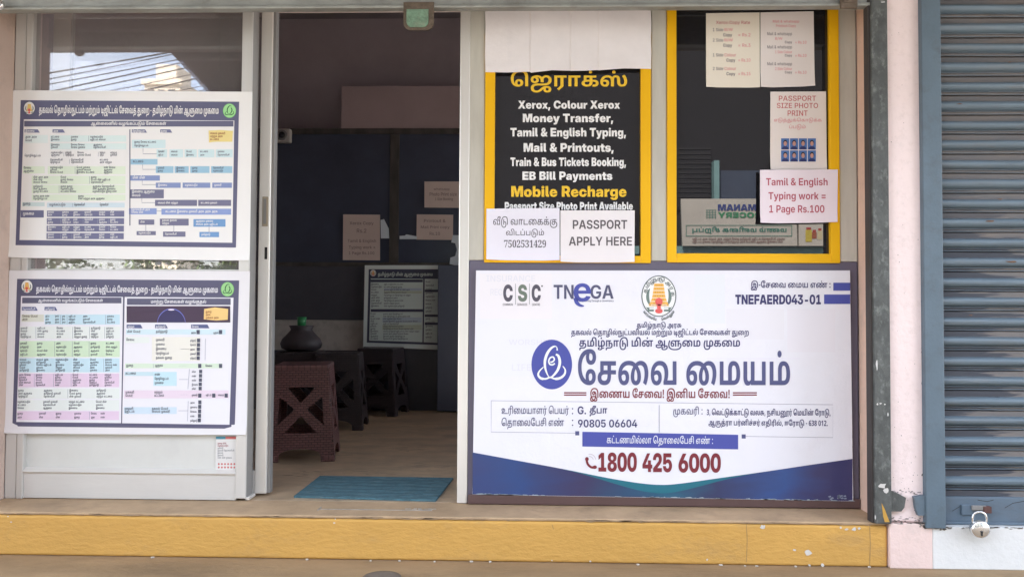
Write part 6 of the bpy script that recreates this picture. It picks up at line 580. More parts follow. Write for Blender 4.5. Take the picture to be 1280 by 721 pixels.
class Sheet:
    """a flat printed thing on plane Y; print is given in photo pixels and lies in thin layers over the sheet"""
    def __init__(s, name, label, cat, quad, Y, col, thick=0.003, y=None, rough=0.5, group=None, sheet_name='sheet', sheet_mat=None, bump=0.05, mirror=False, parent=None, curl=0.0):
        s.Y = Y; s.mirror = mirror; s.parts = {}; y = y or quad[0][1]
        c = s.P(sum(q[0] for q in quad)/4, max(q[1] for q in quad))
        s.lines = []; s.root = parent
        if parent is not None: return
        s.root = thing(name, label, cat, c, group)
        m = sheet_mat or mat('paper_%s_%d' % ('%02x%02x%02x' % col, y//40), alb(col, y), rough, spec=0.3, var=0.02, vscale=5, bump=bump, bscale=5)
        b = MB(); pts = [s.P(*q) for q in quad]; sg = -1 if mirror else 1
        if curl:                                              # paper: a thin bent sheet whose lower corners lift off
            t = .93 if curl > .01 else .78; n = 20; rows = []; k = b.mi(m); cl, cr = curl*random.uniform(.3, 1), curl*random.uniform(.3, 1)
            for j in range(n+1):
                v = j/n; A_, B_ = pts[0].lerp(pts[3], v), pts[1].lerp(pts[2], v); row_ = []
                for i in range(n+1):
                    u = i/n; g = max(0, (v-t)/(1-t)); o_ = g*(cl*max(0, (1-u-t)/(1-t))+cr*max(0, (u-t)/(1-t)))
                    row_.append(b.bm.verts.new(A_.lerp(B_, u)-Vector((0, o_, -o_*.35))))
                rows.append(row_)
            for j in range(n):
                for i in range(n): f = b.bm.faces.new((rows[j][i], rows[j+1][i], rows[j+1][i+1], rows[j][i+1])); f.material_index = k; f.smooth = True
        else: b.prism(pts, Vector((0, 0, 0)), Vector((0, sg*thick, 0)), m)
        s.base = b.build(sheet_name, s.root, fix=not curl)
    def P(s, px, py, lay=0):
        p = P(px, py, s.Y)
        if s.mirror: return Vector((p.x, -p.y + lay*0.004, p.z))
        return Vector((p.x, p.y-lay*0.0005, p.z))
    def mb(s, part):
        if isinstance(part, MB): return part
        if part in ('lettering', 'rule_line', 'fee_print', 'callout'): return s.new(part)
        if part not in s.parts: s.parts[part] = MB()
        return s.parts[part]
    def new(s, part):
        """a fresh part of that name: each printed line or table row is a part of its own"""
        b = MB(); s.lines.append((part, b)); return b
    def poly(s, part, pts, m, lay=1):
        b = s.mb(part); f = b.face([s.P(x, y, lay) for x, y in pts], m)
    def rect(s, part, x0, y0, x1, y1, m, lay=1): s.poly(part, [(x0, y0), (x0, y1), (x1, y1), (x1, y0)], m, lay)
    def frame(s, part, x0, y0, x1, y1, w, m, lay=1):
        s.rect(part, x0, y0, x1, y0+w, m, lay); s.rect(part, x0, y1-w, x1, y1, m, lay)
        s.rect(part, x0, y0+w, x0+w, y1-w, m, lay); s.rect(part, x1-w, y0+w, x1, y1-w, m, lay)
    def text(s, part, t, font, box, m, lay=2, lo=False, skew=0.0):
        """ink of the string fitted to the photo box (x0, ytop, x1, ybottom); skew tilts the line down to the right in px"""
        V, F = run(t, font, lo); x0, y0, x1, y1 = box
        if part == 'lettering' or part.endswith('_lettering'): part = s.new(part)
        ax = min(v[0] for v in V); bx = max(v[0] for v in V); ay = min(v[1] for v in V); by = max(v[1] for v in V)
        s.glyphs(part, V, F, m, lambda a, b: (x0+(a-ax)/(bx-ax)*(x1-x0), y1-(b-ay)/(by-ay)*(y1-y0)+skew*(a-ax)/(bx-ax)), lay)
    def glyphs(s, part, V, F, m, fn, lay):
        b = s.mb(part); k = b.mi(m); vs = [b.bm.verts.new(s.P(*fn(x, y), lay)) for x, y in V]
        for f in F:
            try: q = b.bm.faces.new([vs[i] for i in f]); q.material_index = k
            except ValueError: pass
    def words(s, part, x0, x1, ybase, h, m, lay=2, fill=1.0, skew=0.0):
        """one line of very small Tamil words, h = letter height in photo px"""
        part = s.mb(part); x = x0; sc = h/290.0; end = x0+(x1-x0)*fill
        while True:
            V, F = run(random.choice(WORDS), 'b', True); w = max(v[0] for v in V)*sc*0.62
            if x+w > end:
                if x > x0: break
                w = end-x
            mx = max(v[0] for v in V)
            s.glyphs(part, V, F, m, lambda a, b: (x+a/mx*w, ybase-b*sc+skew*(x-x0)), lay); x += w+h*0.5
    def stroke(s, part, pts, w, m, lay=2, closed=False):
        """a pen line of varying width w (number or list, photo px)"""
        part = s.mb(part); n = len(pts); ws = w if isinstance(w, (list, tuple)) else [w]*n; Lf, Rt = [], []
        for i in range(n):
            a = pts[i-1] if (closed or i) else pts[i]; c = pts[(i+1) % n] if (closed or i < n-1) else pts[i]
            dx, dy = c[0]-a[0], c[1]-a[1]; l = math.hypot(dx, dy) or 1; nx, ny = -dy/l, dx/l
            Lf.append((pts[i][0]+nx*ws[i]/2, pts[i][1]+ny*ws[i]/2)); Rt.append((pts[i][0]-nx*ws[i]/2, pts[i][1]-ny*ws[i]/2))
        for i in range(n if closed else n-1):
            j = (i+1) % n; s.poly(part, [Lf[i], Rt[i], Rt[j], Lf[j]], m, lay)
    def done(s):
        for k, b in list(s.parts.items())+s.lines:
            o = b.build(k, s.root, fix=False)
            me = o.data                                       # print faces the street
            want = 1 if s.mirror else -1
            fl = [p.index for p in me.polygons if p.normal.y*want < 0]
            if fl:
                bm = bmesh.new(); bm.from_mesh(me); bm.faces.ensure_lookup_table()
                bmesh.ops.reverse_faces(bm, faces=[bm.faces[i] for i in fl]); bm.to_mesh(me); bm.free()
        return s.root
def smooth(pts, n=6):
    """Catmull-Rom through pts"""
    out = []
    for i in range(len(pts)-1):
        p0, p1, p2, p3 = pts[max(i-1, 0)], pts[i], pts[i+1], pts[min(i+2, len(pts)-1)]
        for k in range(n):
            t = k/n
            out.append(tuple(0.5*((2*p1[d])+(-p0[d]+p2[d])*t+(2*p0[d]-5*p1[d]+4*p2[d]-p3[d])*t*t+(-p0[d]+3*p1[d]-3*p2[d]+p3[d])*t**3) for d in range(len(p1))))
    return out+[pts[-1]]
# ------------------------------------------------------------------ setting: ground, road, sky (world), floor, ceiling
YF = -0.205                                                    # front plane of step, pillars and shutters
m_conc = mat('verandah_concrete', (.32, .22, .12), .85, var=.3, vscale=2.2, bump=.5, bscale=45, dirt=(.16, .11, .065), dirt_amt=.6, dirt_scale=3.5, stretch=(.6, 1.6, 1))
m_tread = mat('tread_concrete', (.45, .315, .19), .75, var=.2, vscale=4, bump=.25, bscale=60, dirt=(.22, .155, .105), dirt_amt=.5, dirt_scale=6)
m_dust = mat('street_dust', (.32, .30, .275), .9, var=.15, vscale=1.5, bump=.4, bscale=40)
m_road = mat('road_asphalt', (.10, .09, .08), .9, var=.3, vscale=3, bump=.6, bscale=90)
m_floor = mat('shop_floor', (.50, .37, .245), .34, var=.35, vscale=3.5, bump=.12, bscale=30, dirt=(.23, .17, .115), dirt_amt=.8, dirt_scale=3.2, stretch=(.9, 1.5, 1))
b = MB(); b.face([(-900, 900, -.18), (900, 900, -.18), (900, -900, -.18), (-900, -900, -.18)], m_dust); structure(b.build('ground'))
b = MB(); b.box(-60, 60, -9.0, -4.6, -.179, -.174, m_road); structure(b.build('road'))
b = MB(); b.box(-30, 30, -2.6, .1, -.26, -.17, m_conc, .004); structure(b.build('pavement'))
b = MB(); b.box(-2.7, 1.7, .02, 3.3, -.12, 0, m_floor); fl_ = structure(b.build('floor'))
random.seed(71); m_sc = [mat('floor_scuff_pale', (.58, .46, .34), .5), mat('floor_scuff_dark', (.20, .145, .10), .5)]
b = MB()
for k in range(150):
    px, py = random.choice(((518, 535), (505, 560), (440, 548), (425, 566), (530, 580), (460, 590), (500, 530), (390, 592)))
    c = PF(px+random.gauss(0, 14), py+random.gauss(0, 3.5), .0006); c.y = max(.06, c.y); c.z = .0006+k*.000004; w = random.uniform(.01, .06); h = random.uniform(.0015, .006); a0 = random.gauss(0, .15)
    b.face([c+Vector((math.cos(a)*w*random.uniform(.5, 1)+math.sin(a)*h*a0, math.sin(a)*h*random.uniform(.5, 1)+math.cos(a)*w*a0, 0)) for a in [i*math.pi/4 for i in range(8)]], m_sc[random.random() < .45])
b.build('scuff_stain', fl_)['kind'] = 'stuff'
m_ceil = mat('ceiling_paint', (.23, .205, .22), .9, var=.08, vscale=2)
b = MB(); b.box(-2.7, 1.7, .16, 3.3, 3.3, 3.38, m_ceil); structure(b.build('ceiling'))

# the shop's own building
m_mauve = mat('mauve_wall', (.38, .335, .36), .9, var=.1, vscale=2, bump=.1)
m_peach = mat('peach_plaster', (.68, .47, .37), .85, var=.06, vscale=3, bump=.35, bscale=70, dirt=(.42, .33, .27), dirt_amt=.5, dirt_scale=7)
m_pink = mat('pink_plaster', alb((230, 210, 208), 330), .85, var=.035, vscale=2.5, bump=.4, bscale=55, dirt=(.50, .41, .38), dirt_amt=.3, dirt_scale=38)
m_slab = mat('canopy_concrete', (.20, .175, .16), .9, var=.15, vscale=2, bump=.2)
bld = thing('shop_building', 'pink plastered shop building with a concrete canopy over its open front', 'building', (0, .2, -.17))
b = MB(); b.box(-2.9, -2.7, .1, 3.4, -.17, 3.4, m_mauve); b.build('side_wall', bld)
b = MB(); b.box(1.7, 1.9, .1, .5, -.17, 3.4, m_mauve); b.box(1.7, 1.9, 2.9, 3.4, -.17, 3.4, m_mauve); b.box(1.7, 1.9, .5, 2.9, -.17, .7, m_mauve); b.box(1.7, 1.9, .5, 2.9, 2.5, 3.4, m_mauve); b.build('side_wall', bld)  # opening added in this unseen wall to let daylight into the room
b = MB(); b.box(-2.9, 1.9, 3.3, 3.5, -.17, 3.4, m_mauve); b.build('back_wall', bld)
b = MB(); b.box(-6, 6, .0, .16, 2.12, 3.6, m_pink); b.build('front_wall', bld)
b = MB(); b.box(-6, 6, -1.5, .0, 2.41, 2.56, m_slab, .01); b.build('canopy', bld)
b = MB(); b.box(-6, 6, .16, 3.5, 3.4, 3.6, m_slab); b.build('roof', bld)
xl = -2.217
b = MB(); b.box(-6, xl-.012, YF, .2, .001, 2.41, m_pink, .006); b.build('pillar', bld)
b = MB(); b.box(xl-.012, xl, YF+.004, .0, 0, 2.40, mat('faded_peach', alb((196, 172, 160), 300), .85, var=.06, vscale=3, bump=.35, bscale=70, dirt=(.36, .29, .25), dirt_amt=.5, dirt_scale=7), .002); b.build('reveal', bld)
pxl = 1.345; pxr = P(1154, 330, YF).x
b = MB(); b.box(pxl+.01, pxr+.03, YF, .2, P(1130, 652, YF).z, 2.41, m_pink, .008); pil = b.build('pillar', bld); pil['label'] = 'narrow pink pillar between the two shutters'
b = MB(); b.box(pxl, pxl+.01, YF+.003, .0, 0, 2.40, m_peach, .002); b.build('reveal', bld)
random.seed(17); b = MB(); m_edge = mat('ragged_edge', (.16, .13, .12), .95)
for k in range(90):
    py = random.uniform(10, 640); px = 1150.5+py*.0062+random.uniform(-2.2, 1.2)*random.random(); r = random.uniform(.4, 1.5); c = P(px, py, YF-.0012)
    b.face([c+Vector((math.cos(a)*r*random.uniform(.4, 1)/322, 0, math.sin(a)*r*random.uniform(.6, 2.6)/322)) for a in [-i*math.pi/3 for i in range(6)]], m_edge)
for k in range(46):
    px = random.uniform(1113, 1152); py = random.choice((random.uniform(645, 652), random.uniform(612, 618))); w = random.uniform(.8, 3.5); h = random.uniform(.3, 1.0); c = P(px, py, YF-.0012)
    b.face([c+Vector((math.cos(a)*w*random.uniform(.4, 1)/322, 0, math.sin(a)*h*random.uniform(.4, 1)/322)) for a in [-i*math.pi/4 for i in range(8)]], m_edge)
for k in range(40):
    px = random.uniform(1113, 1150); py = random.uniform(10, 640) if k > 14 else random.uniform(570, 640); r = random.uniform(.3, .9); c = P(px, py, YF-.0012)
    b.face([c+Vector((math.cos(a)*r*random.uniform(.4, 1)/322, 0, math.sin(a)*r*random.uniform(.4, 1)/322)) for a in [-i*math.pi/3 for i in range(6)]], m_edge)
b.build('edge_stain', bld)['kind'] = 'stuff'
m_post = mat('post_paint', (.25, .22, .2), .8)
b = MB(); b.box(-3.5, -3.1, -1.5, -1.25, -.17, 2.41, m_post); b.build('post', bld)
m_blocker = mat('blocker', (.10, .08, .072), .7, var=.2, vscale=5)  # unseen sheet, added and shaped to cut off the sky mirrored on the left
b = MB(); pts = [Vector((x, -1.53, z)) for x, z in ((-2.33, 2.46), (-2.02, 2.13), (-0.5, 2.13), (-0.5, 2.46))]
b.prism(pts, Vector((0, 0, 0)), Vector((0, .02, 0)), m_blocker)
tag(b.build('blocker'), 'dark tarpaulin added at the canopy edge to bound the mirrored sky', 'blocker')

# neighbour's shop: plinth, wall over the shutter
m_white = mat('white_plinth', alb((226, 224, 228), 600), .85, var=.06, vscale=3, bump=.3, bscale=40, dirt=(.45, .44, .4), dirt_amt=.45, dirt_scale=6)
m_pinkbase = mat('pink_base', alb((232, 206, 204), 600), .85, var=.06, vscale=4, bump=.35, bscale=40, dirt=(.5, .43, .4), dirt_amt=.5, dirt_scale=7)
ps = thing('plinth', 'whitewashed plinth with a pink end under the grey blue shutter', 'plinth', (1.9, YF, -.17))
xa = P(1112.5, 680, YF-.012).x; xb = P(1166, 680, YF-.012).x
zt = P(1130, 653, YF).z; zw = P(1230, 657.5, YF).z
b = MB(); b.box(xa, xb, YF-.012, .1, -.17, zt, m_pinkbase, .004); b.build('pink_end', ps)
b = MB(); b.box(xb, 3.6, YF-.012, .1, -.17, zw, m_white, .004); b.build('white_face', ps)
m_dk = mat('dark_gap', (.03, .03, .03), .9)
b = MB(); b.box(1.5, 3.6, -.02, .1, zw, 2.41, m_dk); b.build('back_panel', ps)
# crumbled plaster under the guide
random.seed(3)
m_mortar = mat('crumbled_mortar', (.22, .2, .18), .95, var=.4, vscale=30, bump=.8, bscale=80)
b = MB()
for i in range(26):
    px = random.uniform(1150, 1186); py = random.uniform(652, 663)-abs(px-1170)*.12; r = random.uniform(.8, 2.6)
    c = P(px, py, YF-.014)
    b.prism([c+Vector((math.cos(a)*r/320*random.uniform(.6, 1.2), 0, math.sin(a)*r/320*random.uniform(.5, 1))) for a in [k*math.pi/3 for k in range(6)]], Vector((0, 0, 0)), Vector((0, .012, 0)), m_mortar)
b.build('crumbled_mortar', ps)
b = MB()
for k in range(70):                                            # dirty ragged line where plinth meets the steel
    px = random.uniform(1114, 1300); py = (653 if px < 1166 else 658.5+(px-1170)*.004)+random.uniform(-.3, 2.2)*random.random(); w = random.uniform(1, 6); h = random.uniform(.3, 1.1); c = P(px, py, YF-.0127)
    b.face([c+Vector((math.cos(a)*w*random.uniform(.4, 1)/325, 0, math.sin(a)*h*random.uniform(.5, 1)/325)) for a in [-i*math.pi/4 for i in range(8)]], m_mortar)
b.build('edge_stain', ps)['kind'] = 'stuff'

# the yellow step
m_yel = mat('yellow_distemper', alb((206, 158, 84), 650), .8, var=.07, vscale=3, bump=.5, bscale=38, dirt=(.40, .25, .10), dirt_amt=.65, dirt_scale=4.2, stretch=(.8, 1, 1.6))
st = thing('entrance_step', 'long yellow painted step with a brown concrete tread below the shop front', 'step', (-.6, YF, -.17))
b = MB(); b.box(-6, xa-.002, YF, .02, -.17, -.012, m_yel, .011, 3); b.build('riser', st)
b = MB(); b.box(-6, xa-.002, YF+.002, .02, -.0115, 0, m_tread, .004); b.build('tread', st)
m_chip = mat('bare_plaster', (.62, .6, .56), .9, var=.15, vscale=40, bump=.3)
random.seed(11)
for px, py, r in ((953, 658, 4), (1010, 691, 6), (993, 687, 2), (1058, 661, 2.5), (1068, 661, 3.5), (1051, 659, 2), (1074, 660, 2), (418, 653, 1.6), (419, 648, 1), (884, 699, 1.5), (738, 701, 1.5), (1028, 706, 3), (1012, 706, 2), (690, 700, 1.2), (14, 652, 1.4), (10, 645, 1)):
    c = P(px, py, YF-.001); n = 9; b = MB()
    b.face([c+Vector((math.cos(a)*r*random.uniform(.45, 1.1)/318, 0, math.sin(a)*r*random.uniform(.4, .9)/318)) for a in [-k*2*math.pi/n for k in range(n)]], m_chip); b.build('paint_chip', st)
for k in range(13):                                            # pale crumbs where riser meets ground
    px = random.choice((random.uniform(380, 620), random.uniform(840, 1110), random.uniform(5, 1100))); r = random.uniform(.5, 1.5)
    c = PF(px, 700+px*.0085-1.5, -.168); c.y = YF-.004-random.uniform(0, .01); c.z = -.168; b = MB()
    b.prism([c+Vector((math.cos(a)*r*1.8/318, math.sin(a)*.006, 0)) for a in [k2*math.pi/3 for k2 in range(6)]], Vector((0, 0, 0)), Vector((0, 0, .003)), m_chip); b.build('paint_chip', st)
b = MB(); m_bare = mat('bare_concrete_edge', (.36, .255, .16), .9, var=.2, vscale=30)
for k in range(120):                                           # yellow paint worn back along the nosing
    px = random.uniform(0, 1112); py = 639.5+px*.0131+random.uniform(.4, 2.2); w = random.uniform(2, 16); h = random.uniform(.3, 1.3); c = P(px, py, YF-.0007)
    b.face([c+Vector((math.cos(a)*w*random.uniform(.5, 1)/318, 0, math.sin(a)*h*random.uniform(.5, 1)/318)) for a in [-i*math.pi/4 for i in range(8)]], m_bare)
b.build('edge_stain', st)['kind'] = 'stuff'
m_crk = mat('crack_dark', (.33, .22, .10), .9)
for pts in (((933, 655), (934, 675), (933, 702)), ((1087, 654), (1088, 680), (1087, 708)), ((690, 655), (692, 661))):
    b = MB()
    for k in range(len(pts)-1):
        (x0, y0), (x1, y1) = pts[k], pts[k+1]; o_ = .35 if abs(y1-y0) > abs(x1-x0) else 0; u_ = .35-o_
        b.face([P(x0-o_, y0+u_, YF-.0012), P(x0+o_, y0-u_, YF-.0012), P(x1+o_, y1-u_, YF-.0012), P(x1-o_, y1+u_, YF-.0012)], m_crk)
    b.build('crack', st)
m_rail = mat('worn_aluminium', (.42, .38, .33), .5, metal=.3, var=.3, vscale=25, bump=.3)
b = MB(); c0 = PF(398, 636, 0); c1 = PF(540, 638, 0)
b.box(c0.x, c1.x, -.115, -.108, .0, .002, m_rail); b.box(c0.x, c0.x+.006, -.13, -.08, .0, .002, m_rail)
for k in range(16):
    x = random.uniform(PF(503, 637, 0).x, c1.x); y = random.uniform(-.11, -.09)
    b.box(x, x+random.uniform(.006, .02), y, y+.004, .0, .0025, m_rail)
b.build('threshold_scar', st)

# ------------------------------------------------------------------ across the street (seen mirrored in the panes)
m_fac = mat('brown_facade', (.017, .015, .016), .9, var=.2, vscale=.8)
m_shut = mat('brown_shutter', (.019, .016, .016), .6, var=.2, vscale=2)
m_teal = mat('teal_paint', (.20, .34, .33), .6, var=.1)
m_bluep = mat('blue_panel', (.05, .065, .10), .6, var=.1)
ob = thing('grocery_building', 'brown two storey building with roller shutters across the street', 'building', (1, -9.6, -.17))
b = MB(); b.box(-5.3, 9, -15, -9.6, -.17, 7.2, m_fac); b.build('wall', ob)
vx = lambda px: P(px, 330, 9.6).x
vz = lambda py: P(860, py, 9.6).z
b = MB()
for k in range(26): b.box(vx(846), vx(889), -9.6, -9.56+.014*(k % 2), vz(262)+k*.04, vz(262)+.034+k*.04, m_shut)
b.build('shutter', ob)
b = MB(); b.box(vx(890), vx(896.5), -9.6, -9.4, -.17, vz(203), m_teal); b.build('post', ob)
b = MB(); b.box(vx(898), vx(985), -9.6, -9.5, vz(262), vz(214), m_bluep); b.build('shutter', ob)
b = MB(); b.box(-3, 9, -8.6, -8.1, P(920, 317.5, 8.1).z, P(920, 307.5, 8.1).z, m_teal); b.build('awning_beam', ob)
sb = Sheet('shop_sign', 'pale grocery sign board over the shop across the street', 'sign', [(852, 248), (996, 248), (998, 307), (854, 307)], 8.0, (178, 165, 148), .06, y=280, mirror=True)
sb.base.data.materials[0] = mat('sign_board', (.55, .50, .43), .6, var=.08, vscale=3)
g_blue, g_green, g_dk = mat('sign_blue', (.05, .07, .22), .5), mat('sign_green', (.06, .26, .12), .5), mat('sign_teal', (.03, .20, .14), .5)
# mirrored boxes: text runs towards -X in the world
def mtext(part, t, font, box, m): x0, y0, x1, y1 = box; sb.text(part, t, font, (x1, y0, x0, y1), m, 2)
mtext('lettering', 'MANAM', 'X', (898, 255, 946, 263), g_blue); mtext('lettering', 'GROCERY', 'X', (898, 265, 962, 272), g_green)
mtext('lettering', 'மணம் மளிகை சிறப்பு', 'b', (866, 283, 984, 292), g_dk)
sb.frame('border', 858, 281, 991, 295, 0.7, g_dk, 2)
for yb in (299.5, 303): sb.words('lettering', 866, 984, yb, 2.2, mat('sign_brown', (.2, .1, .08), .6), 2)
for k in range(4): sb.rect('cart_mark', 883, 262+k*3, 896, 262.6+k*3, g_dk, 2); sb.rect('cart_mark', 884+k*3.5, 262, 884.6+k*3.5, 273, g_dk, 2)
sb.done()
jb = Sheet('jar_sign', 'pale board picturing jars beside the grocery sign across the street', 'sign', [(1000, 272), (1037, 272), (1037, 307), (1000, 307)], 8.0, (178, 165, 148), .06, y=280, mirror=True)
jb.base.data.materials[0] = mat('sign_board', (.55, .50, .43), .6)
for x, y, w, h, c in ((1008, 287, 8, 15, (.55, .42, .06)), (1016, 290, 6, 8, (.35, .1, .05)), (1023, 288, 6, 11, (.6, .5, .3)), (1030, 288, 6, 10, (.3, .33, .08))):
    jb.rect('jar_picture', x, y, x+w, y+h, mat('jar_%d' % x, c, .5), 1); jb.rect('jar_picture', x+1, y-3, x+w-1, y, mat('jar_lid', (.4, .05, .04), .5), 1)
jb.done()
m_pale = mat('sunlit_cream', (.62, .56, .45), .85, var=.1, vscale=.7)
m_win = mat('far_window', (.05, .06, .07), .3)
ap = thing('tower_house', 'cream ornate tower house standing beyond the overhead cables', 'building', (-15, -26, -.17))
b = MB(); b.box(-15.1, -13.7, -28, -26, -.17, 9.7, m_pale); b.box(-14.8, -14.0, -27.6, -26.3, 9.7, 10.4, m_pale)
for k in range(6): b.box(-15.2, -13.6, -26.1, -25.9, 2+k*1.5, 2.2+k*1.5, m_pale)
b.build('wall', ap)
b = MB()
for k in range(5):
    for j in range(3): b.box(-14.95+j*.4, -14.7+j*.4, -26.05, -25.98, 2.5+k*1.5, 3.3+k*1.5, m_win)
b.build('window', ap)
m_cable = mat('black_cable', (.02, .02, .02), .6)
for k, (zm, sl) in enumerate(((3.50, .17), (3.475, .2), (3.43, .19), (3.39, .22), (3.347, .21), (3.287, .2), (3.227, .23), (3.176, .19), (3.12, .22))):
    b = MB(); b.tube([(-12+i*1.25, -5.0-.05*k, zm+sl*(-12+i*1.25+4.6)+.006*(i-6)**2) for i in range(13)], .006+.003*(k % 3 == 0), m_cable, 5)
    tag(b.build('overhead_cable'), 'black overhead cable strung across the street', 'cable', 'overhead cables')
# greenery at the far kerb, mirrored in the gap between the posters
m_leaf = mat('leaf_green', (.10, .16, .04), .6, var=.4, vscale=3)
random.seed(51); b = MB()
for k in range(5000):
    c = Vector((random.uniform(-7.8, -4.2), -8.6+random.uniform(-.35, .35), 0)); c.z = -.1+random.random()*(1.75+.35*math.sin(c.x*3.1)+.2*math.sin(c.x*7.7)); r = random.uniform(.03, .07)
    u = Vector((random.gauss(0, 1), random.gauss(0, 1), random.gauss(0, 1))).normalized(); w = u.orthogonal()
    b.face([c+u*r, c+w*r*.5, c-u*r, c-w*r*.5], m_leaf)
o = b.build('hedge', fix=False); tag(o, 'green hedge growing at the far kerb across the street', 'hedge')
# ------------------------------------------------------------------ shop front: aluminium frames, panes, door
m_alu = mat('aluminium', (.62, .61, .59), .38, metal=.25, var=.05, vscale=4, bump=.06, bscale=120, stretch=(1, 1, .1))
m_cream = mat('cream_powder_coat', alb((178, 171, 160), 200), .6, var=.07, vscale=30, bump=.08, bscale=90, stretch=(1, 1, .15), dirt=(.36, .34, .30), dirt_amt=.35, dirt_scale=20)
m_bright = mat('bright_aluminium', (.80, .78, .74), .33, metal=.35, var=.04, vscale=3, bump=.04, bscale=90, stretch=(1, 1, .1))
m_greyedge = mat('grey_edge', (.26, .255, .25), .5, metal=.3)
m_panel = mat('white_board', alb((214, 212, 212), 560), .42, var=.05, vscale=3, dirt=(.46, .45, .45), dirt_amt=.22, dirt_scale=5)
m_pane = glass('tinted_pane', .93, (.90, .88, .88), .115)
m_black = mat('black_film', (.014, .014, .017), .0, spec=.8)
m_lower = mat('lower_rail', alb((214, 210, 212), 600), .32, metal=.2, var=.06, vscale=5, bump=.08, bscale=80, stretch=(.2, 1, 1))

ZT = 2.11
fx = lambda px, py=330, Y=0.0: P(px, py, Y).x
fz = lambda py, px=640, Y=0.0: P(px, py, Y).z
# front sliding panel on the left
lp = thing('display_window', 'aluminium framed glass window with two posters stuck on it beside the sliding door', 'window', (-1.7, .03, 0))
b = MB(); b.box(xl, fx(32.5, 60), .0, .05, 0, ZT, m_alu, .003); b.box(fx(33.5, 60), fx(41.5, 60), -.004, .05, 0, ZT, m_alu, .003); b.build('jamb', lp)
xs0, xs1 = fx(303, 60), fx(316, 60)
b = MB(); b.box(xs0, xs1, -.004, .006, .012, ZT, m_alu, .002); b.box(xs1-.008, xs1, .006, .075, .012, ZT, m_greyedge, .001); b.box(xs1-.004, xs1+.012, .004, .08, .004, .016, m_bright, .002); b.build('stile', lp)
zl0, zl1 = fz(624, 160), fz(592, 160)
b = MB(); b.box(fx(41.5, 60), xs0, .002, .04, max(.003, zl0), zl1, m_lower, .002)
pr = [Vector((fx(41.5, 60), y, z)) for y, z in ((-.002, zl1), (-.006, zl1+.006), (.016, zl1+.022), (.04, zl1+.022), (.04, zl1))]
b.prism(pr, Vector((0, 0, 0)), Vector((xs0-fx(41.5, 60), 0, 0)), m_bright); b.build('bottom_rail', lp)
zp = fz(338, 160)
b = MB(); b.box(fx(41.5, 60), xs0, .018, .022, zl1, zp-.02, m_panel); b.build('infill_board', lp)
b = MB(); b.box(fx(41.5, 60), xs0, .006, .04, zp-.02, zp+.006, m_alu, .002); b.build('transom', lp)
b = MB(); b.box(fx(41.5, 60), xs0, .019, .0215, zp+.006, ZT, m_pane); b.build('pane', lp)

# sliding door leaf pushed behind it
YD = .085
dx0, dx1 = fx(326.5, 60, YD), fx(340.5, 60, YD)
dl = thing('sliding_door', 'aluminium sliding door leaf pushed open behind the poster panel', 'door', (-1.5, YD, 0))
b = MB(); b.box(dx0, dx1, YD, YD+.035, .012, ZT, m_bright, .003); b.box(dx1-.002, dx1+.012, YD+.012, YD+.05, .012, ZT, m_greyedge, .002)
b.box(fx(66, 60, YD), fx(88, 60, YD), YD, YD+.035, .012, ZT, m_bright, .003); b.build('stile', dl)
b = MB(); b.box(fx(88, 60, YD), dx0, YD+.002, YD+.033, .012, .11, m_alu, .003); b.build('bottom_rail', dl)
b = MB(); b.box(fx(88, 60, YD), dx0, YD+.015, YD+.018, .11, ZT, m_pane); b.build('pane', dl)
m_hand = mat('beige_handle', (.36, .31, .23), .5); 
b = MB(); x0, x1, z0, z1 = R(328, 246, 335.5, 283, YD); b.box(x0, x1, YD-.004, YD, z0, z1, m_hand, .002); hd = b.build('handle', dl); b = MB(); b.box(x0+.006, x1-.008, YD-.0055, YD-.004, z0+.01, z1-.01, m_greyedge); b.build('grip', hd)
b = MB(); x0, x1, z0, z1 = R(330.8, 309, 334.2, 324, YD); b.box(x0, x1, YD-.002, YD, z0, z1, m_dk, .001); b.build('keyhole', dl)

# fixed frame on the right of the doorway
fr = thing('shop_window', 'cream framed shop window of two black yellow bordered panes above the banner', 'frame', (.5, .03, 0))
jx0, jx1 = fx(574.7, 330), fx(586, 330)
b = MB(); b.box(fx(573.2, 330), jx1, .0, .05, .002, ZT, m_bright, .004); b.build('door_jamb', fr)
zb = fz(325.5, 700)
p1 = (fx(586, 200), fx(605.5, 200)); p2 = (fx(814, 200), fx(833.5, 200)); p3 = (fx(1049.5, 200), 1.3445)
for a, c in (p1, p2, p3):
    b = MB(); b.box(a+.001, c, .003, .06, zb, ZT, m_cream, .003); b.build('post', fr)
m_dfr = mat('dark_frame', alb((96, 90, 106), 330), .45, var=.08, vscale=6)
m_bfr = mat('brown_frame', alb((92, 70, 70), 600), .45, var=.1, vscale=8)
b = MB(); b.box(jx1+.001, 1.3445, .004, .06, 0.002, zb-.001, m_dfr, .003); b.build('lower_panel', fr)
zq = fz(620, 830)
b = MB(); b.box(jx1+.004, 1.3435, -.012, .004, 0.003, zq, m_bfr, .003); b.build('bottom_rail', fr)
bx = [(p1[1]+.001, p2[0], 'p'), (p2[1]+.001, p3[0], 'q')]
PANES = []
for a, c, _ in bx:
    b = MB(); b.box(a, c, .02, .03, zb, ZT, m_black); PANES.append(b.build('pane', fr))

